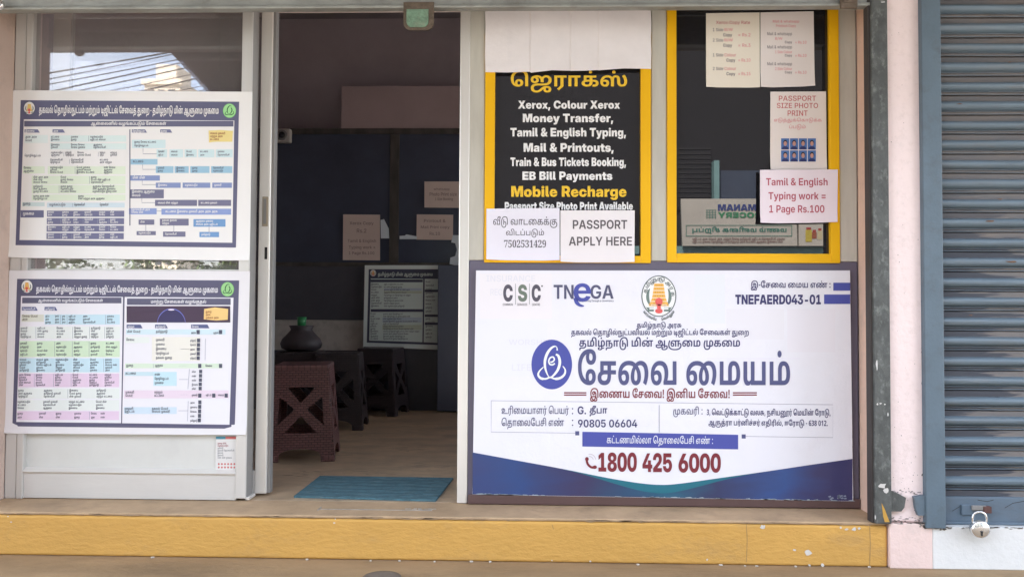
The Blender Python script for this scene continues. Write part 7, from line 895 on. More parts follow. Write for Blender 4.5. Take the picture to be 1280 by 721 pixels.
# the street shutter of this shop: bottom rail just showing along the top, its two guides
m_gal = mat('green_grey_paint', (.30, .315, .30), .5, metal=.25, var=.25, vscale=10, bump=.25, bscale=60, dirt=(.15, .14, .12), dirt_amt=.6, dirt_scale=18, stretch=(.5, 1, 1))
m_chan = mat('mottled_grey_paint', (.085, .092, .09), .6, metal=.2, var=.3, vscale=28, bump=.35, bscale=60, dirt=(.24, .26, .25), dirt_amt=.85, dirt_scale=34, stretch=(1, 1, .7))
m_green = mat('old_green_paint', (.16, .27, .19), .6, var=.3, vscale=40, bump=.4, bscale=90, dirt=(.3, .27, .2), dirt_amt=.5, dirt_scale=30)
m_rust = mat('rusty_iron', (.13, .10, .075), .75, metal=.2, var=.4, vscale=25, bump=.5, bscale=80)
sh = thing('rolled_shutter', 'grey steel shutter rolled up above the open shop front, only its bottom rail showing', 'shutter', (-.4, YF, 1.97))
zr = P(580, 9.5, YF).z; zr1 = P(580, -30, YF).z
b = MB(); b.box(xl-.1, 1.36, YF-.004, YF+.02, zr+.008, zr1, m_gal, .004); b.box(xl-.1, 1.33, YF-.014, YF+.03, zr-.006, zr+.008, m_gal, .004); b.build('bottom_rail', sh)
b = MB()
for k in range(5):
    zc = zr1+.04+k*.075; b.tube([(xl-.08, YF+.02, zc), (1.34, YF+.02, zc)], .036, m_gal, 12)
b.build('slats', sh)
x0, x1, z0, z1 = R(504.5, 10, 542.5, 38.5, YF-.012)
b = MB(); pts = []
for (cx, cz, a0) in ((x1-.03, z0+.03, -90), (x0+.03, z0+.03, 180)):
    pts += [Vector((cx+.03*math.cos(math.radians(a0+(k*15))), YF-.012, cz+.03*math.sin(math.radians(a0+k*15)))) for k in range(7)] if a0 == -90 else []
arc = lambda cx, cz, a0, a1: [Vector((cx+.03*math.cos(math.radians(a0+(a1-a0)*k/6)), YF-.012, cz+.03*math.sin(math.radians(a0+(a1-a0)*k/6)))) for k in range(7)]
pts = [Vector((x0, YF-.012, z1+.02))]+arc(x0+.03, z0+.03, 180, 270)+arc(x1-.03, z0+.03, 270, 360)+[Vector((x1, YF-.012, z1+.02))]
b.prism(pts, Vector((0, -.006, 0)), Vector((0, .002, 0)), m_rust); cx = (x0+x1)/2; cz = (z0+z1)/2
b.prism([Vector((cx+(p.x-cx)*.72-.004, p.y-.006, cz+(min(p.z, z1)-cz)*.78)) for p in pts], Vector((0, -.004, 0)), Vector((0, 0, 0)), m_green)
b.build('latch_plate', sh)
x0, x1, z0, z1 = R(1049, -20, 1070.5, 12, YF-.016)
b = MB(); b.box(x0, x1, YF-.03, YF-.016, z0, z1, m_rust, .004); b.box(x0+.01, x1-.01, YF-.034, YF-.03, z0+.02, z1-.02, m_rust, .003); b.build('end_bracket', sh)
b = MB(); x0, x1 = P(1091, 330, YF-.02).x, P(1111.5, 330, YF-.02).x; zc = P(1100, 654, YF-.02).z
b.box(x0, x1, YF-.025, YF+.0, zc, 2.4, m_chan, .004); b.box(x0-.008, x0+.006, YF-.012, YF+.03, zc, 2.4, mat('channel_gap_shade', (.045, .038, .036), .7), .003); b.build('guide_channel', sh)  # dark lip strip is painted shadow between reveal and channel
# bracket plate on the pillar, split off from the channel foot
b = MB(); q = [P(px, py, YF-.008) for px, py in ((1111, 612), (1122, 616), (1131, 621), (1129, 633), (1125, 638), (1113, 638), (1111, 638))]
b.prism(q, Vector((0, -.01, 0)), Vector((0, .006, 0)), m_chan); b.build('foot_bracket', sh)
m_scr = mat('bare_metal', (.66, .66, .66), .4, metal=.4); m_ypt = mat('yellow_drip', alb((196, 150, 70), 650), .6)
random.seed(5)
for px, py, w, h in ((1096, 455, 1.2, 8), (1103, 607, 6, 4), (1108, 612, 4, 4), (1097, 505, 1.5, 1.5), (1101, 504, 2, 1), (1106, 505, 1.4, 1.2), (1110, 518, 1, 3), (1094, 646, 1, 3), (1104, 3, 3, 1)):
    c = P(px, py, YF-.0262); b = MB(); b.face([c+Vector((math.cos(a)*w*random.uniform(.5, 1.1)/325, 0, math.sin(a)*h*random.uniform(.5, 1.1)/325)) for a in [-k*math.pi/4 for k in range(8)]], m_scr); b.build('paint_chip', sh)
b = MB(); b.face([P(px, py, YF-.0262) for px, py in ((1102, 628), (1106, 636), (1112, 652), (1106, 652), (1104, 645))][::-1], m_ypt)
b.build('paint_drip', sh)

# left end: padlock hanging on the rail
def padlock(px, py, rpx, Y, label, shackle):
    k = rpx/322.0; c = P(px, py, Y)
    t = thing('padlock', label, 'padlock', c)
    m_chr = mat('brushed_chrome', (.82, .82, .82), .22, metal=.85, var=.08, vscale=30, bump=.08, bscale=120)
    b = MB(); b.lathe([(.1*k, .42*k), (.78*k, .40*k), (.95*k, .3*k), (k, .1*k), (k, -.2*k), (.9*k, -.3*k), (.1*k, -.3*k)], c, m_chr, 40, 'Y'); 
    for v in b.bm.verts: v.co.z = c.z+(v.co.z-c.z)*.93
    bd = b.build('body', t)
    b = MB(); s = [(-.66*k, .62*k), (-.74*k, .95*k), (-.72*k, 1.25*k)]+[(math.cos(a)*.69*k, 1.3*k+math.sin(a)*.5*k) for a in [math.pi*(1-i/8) for i in range(9)]]+[(.72*k, 1.25*k), (.74*k, .95*k), (.66*k, .62*k)]
    if shackle: b.tube([c+Vector((u, 0, w)) for u, w in s], .115*k, m_chr, 12); b.build('shackle', t)
    b = MB(); kk = P(px-.2, py+2.5, Y); kk.y = c.y-.425*k; b.lathe([(.001, .004), (.11*k, .003), (.11*k, 0)], kk, m_dk, 12, 'Y'); b.box(kk.x-.05*k, kk.x+.05*k, kk.y-.004, kk.y, kk.z-.42*k, kk.z, m_dk); b.build('keyhole', bd)
    return t
padlock(-3, 6, 8, YF-.05, 'chrome padlock at the top corner on the end of the rolled up shutter', True)

# ------------------------------------------------------------------ closed shutter next door
m_blue = mat('slate_blue_slat', (.128, .178, .222), .42, var=.12, vscale=6, bump=.1, bscale=50, dirt=(.20, .18, .17), dirt_amt=.35, dirt_scale=8, stretch=(.4, 1, 2))
m_sl = bpy.data.materials.new('dusty_slat_recess'); m_sl.use_nodes = True; nt = m_sl.node_tree; bs = nt.nodes['Principled BSDF']; L = nt.links.new
bs.inputs['Roughness'].default_value = .55; bs.inputs['Specular IOR Level'].default_value = .35
tc = nt.nodes.new('ShaderNodeTexCoord'); mp = nt.nodes.new('ShaderNodeMapping'); mp.inputs['Scale'].default_value = (1.2, 1, 9); L(tc.outputs['Object'], mp.inputs[0])
nz = nt.nodes.new('ShaderNodeTexNoise'); nz.inputs['Scale'].default_value = 4; nz.inputs['Detail'].default_value = 8; nz.inputs['Roughness'].default_value = .7; L(mp.outputs[0], nz.inputs['Vector'])
mm = nt.nodes.new('ShaderNodeMapRange'); mm.inputs[1].default_value = .3; mm.inputs[2].default_value = .65; L(nz.outputs[0], mm.inputs[0])
mx = nt.nodes.new('ShaderNodeMix'); mx.data_type = 'RGBA'; mx.inputs['A'].default_value = (.105, .11, .12, 1); mx.inputs['B'].default_value = (.165, .142, .128, 1); L(mm.outputs[0], mx.inputs['Factor'])
# old grease that ran in from the guide, streaked along the slats
sp = nt.nodes.new('ShaderNodeSeparateXYZ'); L(tc.outputs['Object'], sp.inputs[0])
g1 = nt.nodes.new('ShaderNodeMapRange'); g1.inputs[1].default_value = 1.60; g1.inputs[2].default_value = 2.0; g1.inputs[3].default_value = .78; g1.inputs[4].default_value = .30; L(sp.outputs['X'], g1.inputs[0])
g2 = nt.nodes.new('ShaderNodeMapRange'); g2.inputs[1].default_value = 1.4; g2.inputs[2].default_value = 1.05; L(sp.outputs['Z'], g2.inputs[0])
n2 = nt.nodes.new('ShaderNodeTexNoise'); n2.inputs['Scale'].default_value = 3.2; n2.inputs['Detail'].default_value = 6
mp2 = nt.nodes.new('ShaderNodeMapping'); mp2.inputs['Scale'].default_value = (1.1, 1, 15); L(tc.outputs['Object'], mp2.inputs[0]); L(mp2.outputs[0], n2.inputs['Vector'])
lt = nt.nodes.new('ShaderNodeMath'); lt.operation = 'SUBTRACT'; L(g1.outputs[0], lt.inputs[0]); L(n2.outputs[0], lt.inputs[1])
st2 = nt.nodes.new('ShaderNodeMapRange'); st2.inputs[1].default_value = 0; st2.inputs[2].default_value = .06; L(lt.outputs[0], st2.inputs[0])
m4 = nt.nodes.new('ShaderNodeMath'); m4.operation = 'MULTIPLY'; L(st2.outputs[0], m4.inputs[0]); L(g2.outputs[0], m4.inputs[1])
mg = nt.nodes.new('ShaderNodeMix'); mg.data_type = 'RGBA'; L(mx.outputs['Result'], mg.inputs['A']); mg.inputs['B'].default_value = (.04, .043, .055, 1); L(m4.outputs[0], mg.inputs['Factor'])
L(mg.outputs['Result'], bs.inputs['Base Color'])
m_guide = mat('slate_blue_guide', (.10, .145, .185), .5, var=.12, vscale=6, bump=.12, bscale=70, dirt=(.075, .085, .095), dirt_amt=.5, dirt_scale=14)
m_rail2 = mat('slate_blue_rail', (.105, .15, .20), .5, var=.15, vscale=7, bump=.15, bscale=60, dirt=(.1, .1, .11), dirt_amt=.6, dirt_scale=9, stretch=(.5, 1, 1))
ns = thing('roller_shutter', 'closed slate blue roller shutter of the neighbouring shop beside the pink pillar', 'shutter', (2.2, -.17, zw))
YS = YF+.045
gx0, gx1 = P(1154, 330, YF-.02).x, P(1178.5, 330, YF-.02).x
b = MB(); zg = P(1170, 660, YF-.02).z
b.box(gx0, gx1, YF-.025, YF+.05, zg, 2.41, m_guide, .004); b.build('guide_channel', ns)
b = MB(); q = [P(px, py, YF-.006) for px, py in ((1141, 620), (1152, 618), (1158, 618), (1158, 643), (1146, 643), (1143, 634))]
b.prism(q, Vector((0, -.012, 0)), Vector((0, .006, 0)), m_guide); b.build('foot_bracket', ns)
prof = [(0, 0, 0), (.02, .006, 0), (.03, .007, 0), (.16, .0080, 0), (.30, .0100, 0), (.32, .015, 1), (.36, .0195, 1), (.42, .0230, 1), (.50, .0245, 1), (.58, .0235, 1), (.66, .0205, 1), (.725, .015, 1), (.765, .008, 1), (.785, .007, 0), (.80, .0115, 1), (.822, .0115, 1), (.837, .007, 0), (.92, .0065, 0), (.934, .0105, 1), (.955, .0105, 1), (.97, 0, 0), (1, -.001, 0)]
pitch = (P(1230, 364.5, YS).z-P(1230, 537, YS).z)/7; z_ref = P(1230, 364.5, YS).z; zrl = P(1230, 619, YS).z
b = MB(); ks = (b.mi(m_sl), b.mi(m_blue)); rows = []
for i in range(-16, 12):
    for u, w, kd in prof[:-1]:
        z = z_ref-(i+u)*pitch
        if z < zrl: break
        rows.append((z, YS-w*1.35, kd))
XS = [gx1-.02+(3.5-gx1+.02)*i/22 for i in range(23)]; prev = None
for z, y, kd in rows:
    cur = [b.bm.verts.new((x, y+.0022*math.sin(x*5.3+z*9)*math.sin(z*21+1)+random.uniform(-.0004, .0004), z+.0012*math.sin(x*3.1+z*40))) for x in XS]
    if prev:
        for i in range(len(XS)-1): f = b.bm.faces.new((prev[i], cur[i], cur[i+1], prev[i+1])); f.material_index = ks[kd]
    prev = cur
o = b.build('slats', ns, fix=False)
b = MB(); b.box(gx1-.02, 3.5, YS-.024, YS+.02, zw+.001, zrl, m_rail2, .003); b.box(gx1-.02, 3.5, YS-.031, YS-.024, zw+.002, zw+.012, m_rail2, .002); b.build('bottom_rail', ns)
m_scratch = mat('black_scuff', (.03, .035, .04), .6)
for pts in (((1256, 634), (1266, 628), (1283, 625)), ((1222, 624), (1234, 626), (1242, 624)), ((1190, 638), (1200, 632))):
    b = MB()
    for (xa_, ya_), (xb_, yb_) in zip(pts, pts[1:]):
        b.face([P(xa_, ya_, YS-.0245), P(xa_, ya_+.9, YS-.0245), P(xb_, yb_+.9, YS-.0245), P(xb_, yb_, YS-.0245)], m_scratch)
    b.build('scuff_mark', ns)
x0, x1, z0, z1 = R(1201, 630, 1215, 643, YS-.026)
m_rs = mat('rust_patch', (.12, .06, .03), .85, var=.4, vscale=60)
random.seed(8)
for px, py, w, h in ((1238, 276.5, 9, 1.8), (1265, 327, 10, 1.6), (1250, 249, 4, 1), (1200, 130, 5, .9), (1262, 78, 4, .8), (1214, 394, 3, 1)):
    b = MB(); c = P(px, py, YS-.0345); b.face([c+Vector((math.cos(a)*w*random.uniform(.3, 1.1)/322, 0, math.sin(a)*h*random.uniform(.4, 1)/322)) for a in [-k*math.pi/5 for k in range(10)]], m_rs); b.build('rust_stain', ns)
hs = MB(); hs.box(x0, x1, YS-.032, YS-.024, z0, z1, m_rail2, .003)
x2, x3, z2, z3 = R(1214, 631, 1232, 637, YS-.032); hs.box(x2, x3, YS-.038, YS-.030, z2, z3, m_greyedge, .002)
x2, x3, z2, z3 = R(1228, 632, 1238, 640.5, YS-.032); hs.box(x2, x3, YS-.042, YS-.024, z2, z3, mat('red_oxide', (.10, .045, .04), .7, var=.3, vscale=40), .002)
hs.build('hasp', ns)
padlock(1224.5, 660.5, 11.3, YF-.05, 'round chrome padlock hanging from the hasp of the slate blue shutter', True)
# ------------------------------------------------------------------ printed emblems
def temple_emblem(s, cx, cy, rx, ry, y, part='emblem', fine=True):
    gr, ye, rd, wh, dk = ink((112, 128, 124), y), ink((238, 178, 84), y), ink((222, 98, 96), y), ink((238, 234, 238), y), ink((70, 84, 86), y)
    s.poly(part, ellipse(cx, cy, rx, ry), wh, 2)
    s.stroke(part, ellipse(cx, cy, rx, ry), .05*rx, dk, 3, True)
    for a0, a1 in ((135, 215), (-35, 45)):
        s.stroke(part, ellipse(cx, cy+.02*ry, .66*rx, .66*ry, 16, math.radians(a0-180 if a0 > 90 else a0)+ (math.pi if a0 > 90 else 0), math.radians(a1-180 if a1 > 90 else a1)+(math.pi if a1 > 90 else 0)), [.05*rx+.13*rx*math.sin(math.pi*i/16) for i in range(17)], gr, 3)
    tiers = [(-.62, .27), (-.44, .30), (-.26, .33), (-.08, .36), (.1, .40), (.28, .48), (.44, .58), (.52, .6)]
    for (ya, wa), (yb, wb) in zip(tiers, tiers[1:]):
        s.poly(part, [(cx-wa*rx, cy+ya*ry), (cx-wb*rx, cy+yb*ry-.03*ry), (cx+wb*rx, cy+yb*ry-.03*ry), (cx+wa*rx, cy+ya*ry)], ye, 4)
        if fine:
            dkye = ink((200, 150, 92), y)
            for k in range(4): s.rect(part, cx-wa*rx*.7+k*wa*rx*.4, cy+(ya+.04)*ry, cx-wa*rx*.7+k*wa*rx*.4+wa*rx*.2, cy+(yb-.08)*ry, dkye, 5)
    for k in (-1, 1):
        s.poly(part, [(cx+k*.3*rx, cy+.56*ry), (cx+k*.72*rx, cy+.56*ry), (cx+k*.78*rx, cy+.5*ry), (cx+k*.62*rx, cy+.76*ry), (cx+k*.3*rx, cy+.76*ry)], gr, 4)
        s.rect(part, cx+k*.2*rx, cy+.58*ry, cx+k*.56*rx, cy+.66*ry, wh, 5)
    s.poly(part, ellipse(cx, cy+.28*ry, .22*rx, .2*ry, 20), rd, 6); s.rect(part, cx-.11*rx, cy+.4*ry, cx+.11*rx, cy+.62*ry, rd, 6)
    s.poly(part, ellipse(cx, cy+.74*ry, .22*rx, .12*ry, 20), rd, 6)
    if fine:
        for i, t in enumerate(("த", "மி", "ழ்", "நா", "டு", "அ", "ர", "சு")):   # lettering round the rim
            a = math.radians(198+i*21+ (8 if i > 4 else 0)); ex, ey = cx+.83*rx*math.cos(a), cy+.83*ry*math.sin(a)
            V, F = run(t, 'b', True); w = max(v[0] for v in V); sc = .2*rx/330; ro = a+math.pi/2
            s.glyphs(part, V, F, ink((104, 112, 112), y), lambda u, v: (ex+((u-w/2)*math.cos(ro)+(v-150)*math.sin(ro))*sc, ey+((u-w/2)*math.sin(ro)-(v-150)*math.cos(ro))*sc), 4)
        for t, a0, a1 in (("வாய்மையே", 140, 97), ("வெல்லும்", 83, 40)):
            V, F = run(t, 'b', True); w = max(v[0] for v in V)
            def arc(u, v):
                a = math.radians(a0+(a1-a0)*u/w); q = 1.16-(v-150)/330*.13
                return cx+q*rx*math.cos(a), cy+q*ry*math.sin(a)
            s.glyphs(part, V, F, dk, arc, 4)
def swirl_logo(s, cx, cy, rx, ry, disc, line, part='logo_disc', rim=None, fine=True):
    s.poly(part, ellipse(cx, cy, rx, ry, 48), disc, 2)
    if rim: s.stroke(part, ellipse(cx, cy, rx, ry, 48), .06*rx, rim, 3, True)
    f = lambda u, v: (cx+(u-277)/205*rx, cy+(v-402)/248*ry)
    k = rx/205
    a = smooth([(332, 262), (326, 228), (300, 222), (262, 248), (228, 300), (208, 370), (212, 440), (235, 505), (262, 530), (300, 505), (340, 450), (358, 380), (345, 320), (318, 300)])
    s.stroke(part, [f(*p) for p in a], [k*(6+22*abs(math.sin(math.pi*(i/len(a)*2.0-.15)))) for i in range(len(a))], line, 4)
    b = smooth([(196, 425), (155, 465), (140, 505), (165, 538), (215, 545), (262, 530), (310, 545), (365, 535), (405, 500), (412, 455), (388, 418)])
    s.stroke(part, [f(*p) for p in b], [k*(5+22*math.sin(math.pi*i/len(b))**.7*(1 if i < len(b)*.35 or i > len(b)*.6 else .6)) for i in range(len(b))], line, 4)
    if fine:
        c = smooth([(262, 378), (285, 375), (303, 352), (290, 328), (262, 335), (247, 365), (256, 398), (285, 405), (308, 390)])
        s.stroke(part, [f(*p) for p in c], k*15, line, 4)

# ------------------------------------------------------------------ the big banner
random.seed(21)
bn = Sheet('banner', 'large white service centre banner with blue wave foot below the two yellow bordered panes', 'banner', [(595, 338), (1062.5, 338), (1066.5, 626), (590.5, 617.5)], -.013, (229, 226, 236), .004, y=430, sheet_name='sheet', rough=.34, bump=1.0)
navy, blue, maroon, bgrey = ink((66, 64, 108)), ink((78, 84, 160)), ink((128, 52, 62), 560), ink((86, 88, 128))
# wave foot
wave = smooth([(590.7, 565), (640, 574), (700, 585), (760, 597), (800, 603.5), (826, 605.5), (850, 604), (900, 597), (960, 588.5), (1010, 581), (1065.5, 573)], 5)
def foot(x): return 617.5+(x-590.5)*(626-617.5)/(1066.5-590.5)
mk = bpy.data.materials.new('wave_print'); mk.use_nodes = True; nt = mk.node_tree; bs = nt.nodes['Principled BSDF']; bs.inputs['Roughness'].default_value = .35; bs.inputs['Specular IOR Level'].default_value = .35
tc = nt.nodes.new('ShaderNodeTexCoord'); sx = nt.nodes.new('ShaderNodeSeparateXYZ'); nt.links.new(tc.outputs['Object'], sx.inputs[0])
mr = nt.nodes.new('ShaderNodeMapRange'); mr.inputs[1].default_value = -.25; mr.inputs[2].default_value = 1.33; nt.links.new(sx.outputs[0], mr.inputs[0])
nz = nt.nodes.new('ShaderNodeTexNoise'); nz.inputs['Scale'].default_value = 5; nz.inputs['Detail'].default_value = 4; mp = nt.nodes.new('ShaderNodeMapping'); mp.inputs['Scale'].default_value = (1, 1, 3.5); mp.inputs['Rotation'].default_value = (0, .25, 0)
nt.links.new(tc.outputs['Object'], mp.inputs[0]); nt.links.new(mp.outputs[0], nz.inputs['Vector'])
ad = nt.nodes.new('ShaderNodeMath'); ad.operation = 'MULTIPLY_ADD'; ad.inputs[1].default_value = .16; nt.links.new(nz.outputs[0], ad.inputs[0]); nt.links.new(mr.outputs[0], ad.inputs[2])
cr = nt.nodes.new('ShaderNodeValToRGB'); cr.color_ramp.elements[0].color = (*alb((70, 72, 116), 600), 1); cr.color_ramp.elements[1].color = (*alb((66, 64, 106), 600), 1); cr.color_ramp.elements[1].position = 1
for p, c in ((.2, (56, 78, 132)), (.36, (66, 62, 98)), (.5, (54, 80, 114)), (.6, (50, 98, 126)), (.72, (60, 64, 100)), (.88, (60, 84, 142))):
    e = cr.color_ramp.elements.new(p); e.color = (*alb(c, 600), 1)
nt.links.new(ad.outputs[0], cr.inputs[0]); nt.links.new(cr.outputs[0], bs.inputs['Base Color'])
for (x0, y0), (x1, y1) in zip(wave, wave[1:]): bn.poly('wave', [(x0, y0), (x0, foot(x0)-.3), (x1, foot(x1)-.3), (x1, y1)], mk, 1)
tl = ink((46, 112, 132), 600); dkb = ink((60, 62, 100), 600)
band = [(x, y, max(.05, 11*math.exp(-((x-826)/75)**2)-.6)) for x, y in wave]
for (x0, y0, h0), (x1, y1, h1) in zip(band, band[1:]):
    if 690 < x0 < 965: bn.poly('wave', [(x0, y0), (x0, min(y0+h0, foot(x0)-.4)), (x1, min(y1+h1, foot(x1)-.4)), (x1, y1)], tl, 2)
# torn pale edge above the rail
for k in range(60):
    x = random.choice((random.uniform(592, 680), random.uniform(760, 900), random.uniform(930, 1062))); w = random.uniform(2, 12)
    bn.poly('torn_edge', [(x, foot(x)-1.1), (x, foot(x)-.1), (x+w, foot(x+w)-.1), (x+w*.6, foot(x+w)-1.3*random.random()-.6)], ink((168, 178, 192), 600), 3)
for k in range(12):
    x = random.uniform(1034, 1058); y = random.uniform(618, 623); bn.poly('torn_edge', [(x, y), (x+1, y+1.5), (x+4, y+1), (x+3, y-.8)], ink((140, 146, 170), 600), 3)
# logos
gy, gy2 = ink((88, 84, 96)), ink((112, 122, 112))
for ch, x0, x1, c in (('C', 629, 641, gy), ('S', 647.5, 659, gy2), ('C', 664.5, 676, gy)): bn.text('lettering', ch, 'X', (x0, 355.5, x1, 377), c)
for x in (644, 661.5): bn.rect('rule_line', x, 354.5, x+.7, 380.5, ink((150, 148, 156)), 2)
for t, x0, x1 in (('COMMON', 628.5, 641), ('SERVICES', 646.5, 659), ('CENTRE', 665, 675)): bn.text('lettering', t, 'm', (x0, 379, x1, 382), gy)
bn.poly('lettering', ellipse(677.5, 357.5, 1.1, 1.1, 10), gy, 2)
tg = ink((88, 88, 116))
for t, x0, x1 in (('TN', 692, 717, ), ('GA', 738, 767)): bn.text('lettering', t, 'B', (x0, 356, x1, 373.5), tg)
bn.text('lettering', 'e', 'B', (717, 354, 738.5, 377), blue, 3)
bn.stroke('lettering', smooth([(719, 372), (721, 378), (725, 381.5), (730, 382.5)]), [4, 5, 5, 5, 5, 5, 5, 4.5, 4.5, 4, 4, 3.5, 3.5, 3, 3, 2.5, 2, 1.5, 1][:19], blue, 3)
bn.text('lettering', 'Empowering Through e-Governance', 'm', (724, 374.5, 767, 377.8), tg, lo=True)
temple_emblem(bn, 823.5, 370, 21.2, 25.2, 370)
# show-through of an older sheet
ghost = ink((219, 216, 226)); 
for t, x0, x1, y0, y1 in (('INSURANCE', 608, 669, 344, 352), ('REC', 613, 628, 361, 369), ('WORSHIP', 636, 690, 424, 431), ('LIFE', 640, 664, 455, 463)): bn.text('faint_lettering', t, 'm', (x0, y0, x1, y1), ghost, 1)
for x0, y0, x1, y1, c in ((868, 343, 906, 404, (224, 224, 231)), (908, 386, 980, 424, (226, 222, 230)), (984, 386, 1044, 440, (227, 222, 231)), (600, 342, 690, 398, (230, 224, 230)), (600, 400, 684, 470, (226, 224, 234)), (690, 342, 782, 350, (228, 224, 231)), (884, 447, 1000, 449, (226, 222, 233))): bn.rect(bn.new('faint_patch_print'), x0, y0, x1, y1, ink(c), .4)
# lines of writing
bn.text('lettering', "தமிழ்நாடு அரசு", 'b', (796, 402, 852, 412), navy)
bn.text('lettering', "தகவல் தொழில்நுட்பவியல் மற்றும் டிஜிட்டல் சேவைகள் துறை", 'b', (714, 410.5, 936, 421.5), navy)
bn.text('lettering', "தமிழ்நாடு மின் ஆளுமை முகமை", 'b', (724, 421, 925, 437.5), navy)
swirl_logo(bn, 689.7, 455.3, 25.4, 31, blue, ink((232, 234, 246)))
bn.text('lettering', "சேவை மையம்", 'b', (722.5, 436, 987.5, 481), bgrey, 3, skew=0.8)
bn.text('lettering', "இணைய சேவை! இனிய சேவை!", 'b', (737.5, 484.5, 912, 501.5), maroon, skew=0.4)
for x0, x1 in ((705, 733), (916, 946)):
    bn.rect('rule_line', x0, 489.8, x1, 491.4, maroon, 2); bn.rect('rule_line', x0, 492.6, x1, 494.2, maroon, 2)
bn.text('lettering', "இ-சேவை மைய எண் :", 'b', (938.5, 350.5, 1038, 363), navy)
bn.text('lettering', 'TNEFAERD043-01', 'X', (919, 368, 1026, 380.5), navy)
bn.rect(bn.new('colour_bar'), 1041.5, 353.3, 1062.6, 363.2, blue, 2); bn.rect(bn.new('colour_bar'), 1030, 368, 1062.6, 379.8, blue, 2)
line = ink((150, 148, 164))
bn.stroke('rule_line', [(614, 500.5), (1041, 505.5), (1041, 546.5), (929, 545)], .55, line, 1); bn.stroke('rule_line', [(614, 500.5), (614, 539.5), (722, 541)], .55, line, 1)
bn.rect('rule_line', 823.6, 506, 824.3, 540, line, 2)
for x, y in ((719, 538.5), (927, 542.5)): bn.rect('rule_line', x, y, x+5, y+5.2, bgrey, 2)
bn.text('lettering', "உரிமையாளர் பெயர்", 'r', (627, 506.5, 711, 519.5), navy); bn.text('lettering', "தொலைபேசி எண்", 'r', (627, 521.5, 705, 536), navy)
for y in (509.5, 524): bn.poly('lettering', ellipse(715.7, y+1, .9, .9, 8), navy, 2); bn.poly('lettering', ellipse(715.7, y+7, .9, .9, 8), navy, 2)
bn.text('lettering', 'G.', 'B', (722, 507.5, 732.5, 517.5), navy); bn.text('lettering', "தீபா", 'b', (737, 506.5, 759, 520), navy)
bn.text('lettering', '90805 06604', 'B', (722.5, 524, 796.5, 533.8), navy)
bn.text('lettering', "முகவரி :", 'r', (841.5, 507.5, 878, 521), navy)
bn.text('lettering', "3, வெட்டுக்காட்டு வலசு, நசியனூர் மெயின் ரோடு,", 'b', (883.5, 510, 1038, 521.5), navy, skew=.6)
bn.text('lettering', "ஆருத்ரா பர்னிச்சர் எதிரில், ஈரோடு - 638 012.", 'b', (885.5, 523, 1034.5, 534), navy, skew=1)
bn.poly(bn.new('colour_bar'), [(728, 539.2), (728, 557.6), (922.6, 561.2), (922.6, 543)], blue, 2)
bn.text('lettering', "கட்டணமில்லா தொலைபேசி எண் :", 'r', (758.5, 543.5, 891, 557), ink((226, 226, 240)), 3, skew=1)
for t, x0, x1, dy in (('1800', 748, 796, 0), ('425', 803, 840, .6), ('6000', 848, 901, 1)): bn.text('lettering', t, 'X', (x0, 565+dy, x1, 589.3+dy), maroon, 3)
bn.stroke('lettering', smooth([(733, 573), (734.5, 579), (738.5, 583.2), (744, 584)]), [3.6]+[2.8]*17+[3.6], maroon, 3)
bn.poly('lettering', ellipse(733.6, 573.2, 2.3, 2.6, 12), maroon, 4); bn.poly('lettering', ellipse(743.5, 583.3, 2.6, 2.2, 12), maroon, 4)
for r in (4.5, 7.5): bn.stroke('lettering', ellipse(737, 574.5, r, r, 8, -1.75, -.1), .6, ink((190, 170, 178)), 3)
bn.done()

# ------------------------------------------------------------------ posters on the left panel
def poster(n, quad, inner, label):
    s = Sheet('poster', label, 'poster', quad, -.0055, (228, 224, 230), .0015, y=(quad[0][1]+quad[2][1])/2, rough=.4, group='service posters on the glass panel', bump=.4, curl=.018)
    yb = quad[0][1]; hb = ink((92, 90, 116), yb+90); dk = ink((96, 94, 118), yb+90); wh = ink((230, 227, 236), yb+90)
    (ax, ay), (bx_, by), (cx_, cy), (dx_, dy) = inner
    s.poly('border', inner, hb, 1)
    return s, hb, dk, wh
random.seed(31)
HD = "தகவல் தொழில்நுட்பம் மற்றும் டிஜிட்டல் சேவைத் துறை - தமிழ்நாடு மின் ஆளுமை முகமை"
s, hb, dk, wh = poster(1, [(16.5, 113), (315.5, 115), (312, 326), (11, 322)], [(26, 125.5), (299, 127.5), (295, 309.5), (19.5, 306.5)], 'upper poster of service charts with a flow chart of linked boxes')
s.poly('chart_print', [(30, 149.5), (293, 151), (290.5, 303.5), (24.5, 300)], wh, 2)
s.text('lettering', HD, 'b', (49, 131.5, 273.5, 145.5), wh, 3, lo=True, skew=1.0)
temple_emblem(s, 37, 135.5, 7, 8, 135, fine=False)
swirl_logo(s, 287, 138.8, 8, 8.7, ink((152, 200, 138), 140), ink((36, 90, 52), 140), rim=ink((120, 180, 110), 140), fine=False)
s.rect('header_print', 30.5, 151.5, 292, 158.5, dk, 3)
s.text('lettering', "ஆன்லைனில் வழங்கப்படும் சேவைகள்", 'b', (114, 152, 208, 158.3), wh, 4, lo=True)
for x, w in ((31, 19), (66, 15.5), (165, 19), (200.5, 15)): 
    s.poly('header_print', [(x, 162), (x, 166), (x+w, 166.2), (x+w-2.5, 162)], ink((110, 110, 140), 160), 3); s.words('lettering', x+1, x+w-3, 165.2, 2, wh, 4)
s.rect('chart_print', 162, 162, 163.2, 282, hb, 3)
T1 = ink((88, 90, 108), 220); lb, cr_, gn, ly = ink((206, 218, 238), 200), ink((232, 228, 220), 200), ink((212, 222, 200), 230), ink((200, 212, 220), 260)
conn_ = ink((150, 152, 170), 250)
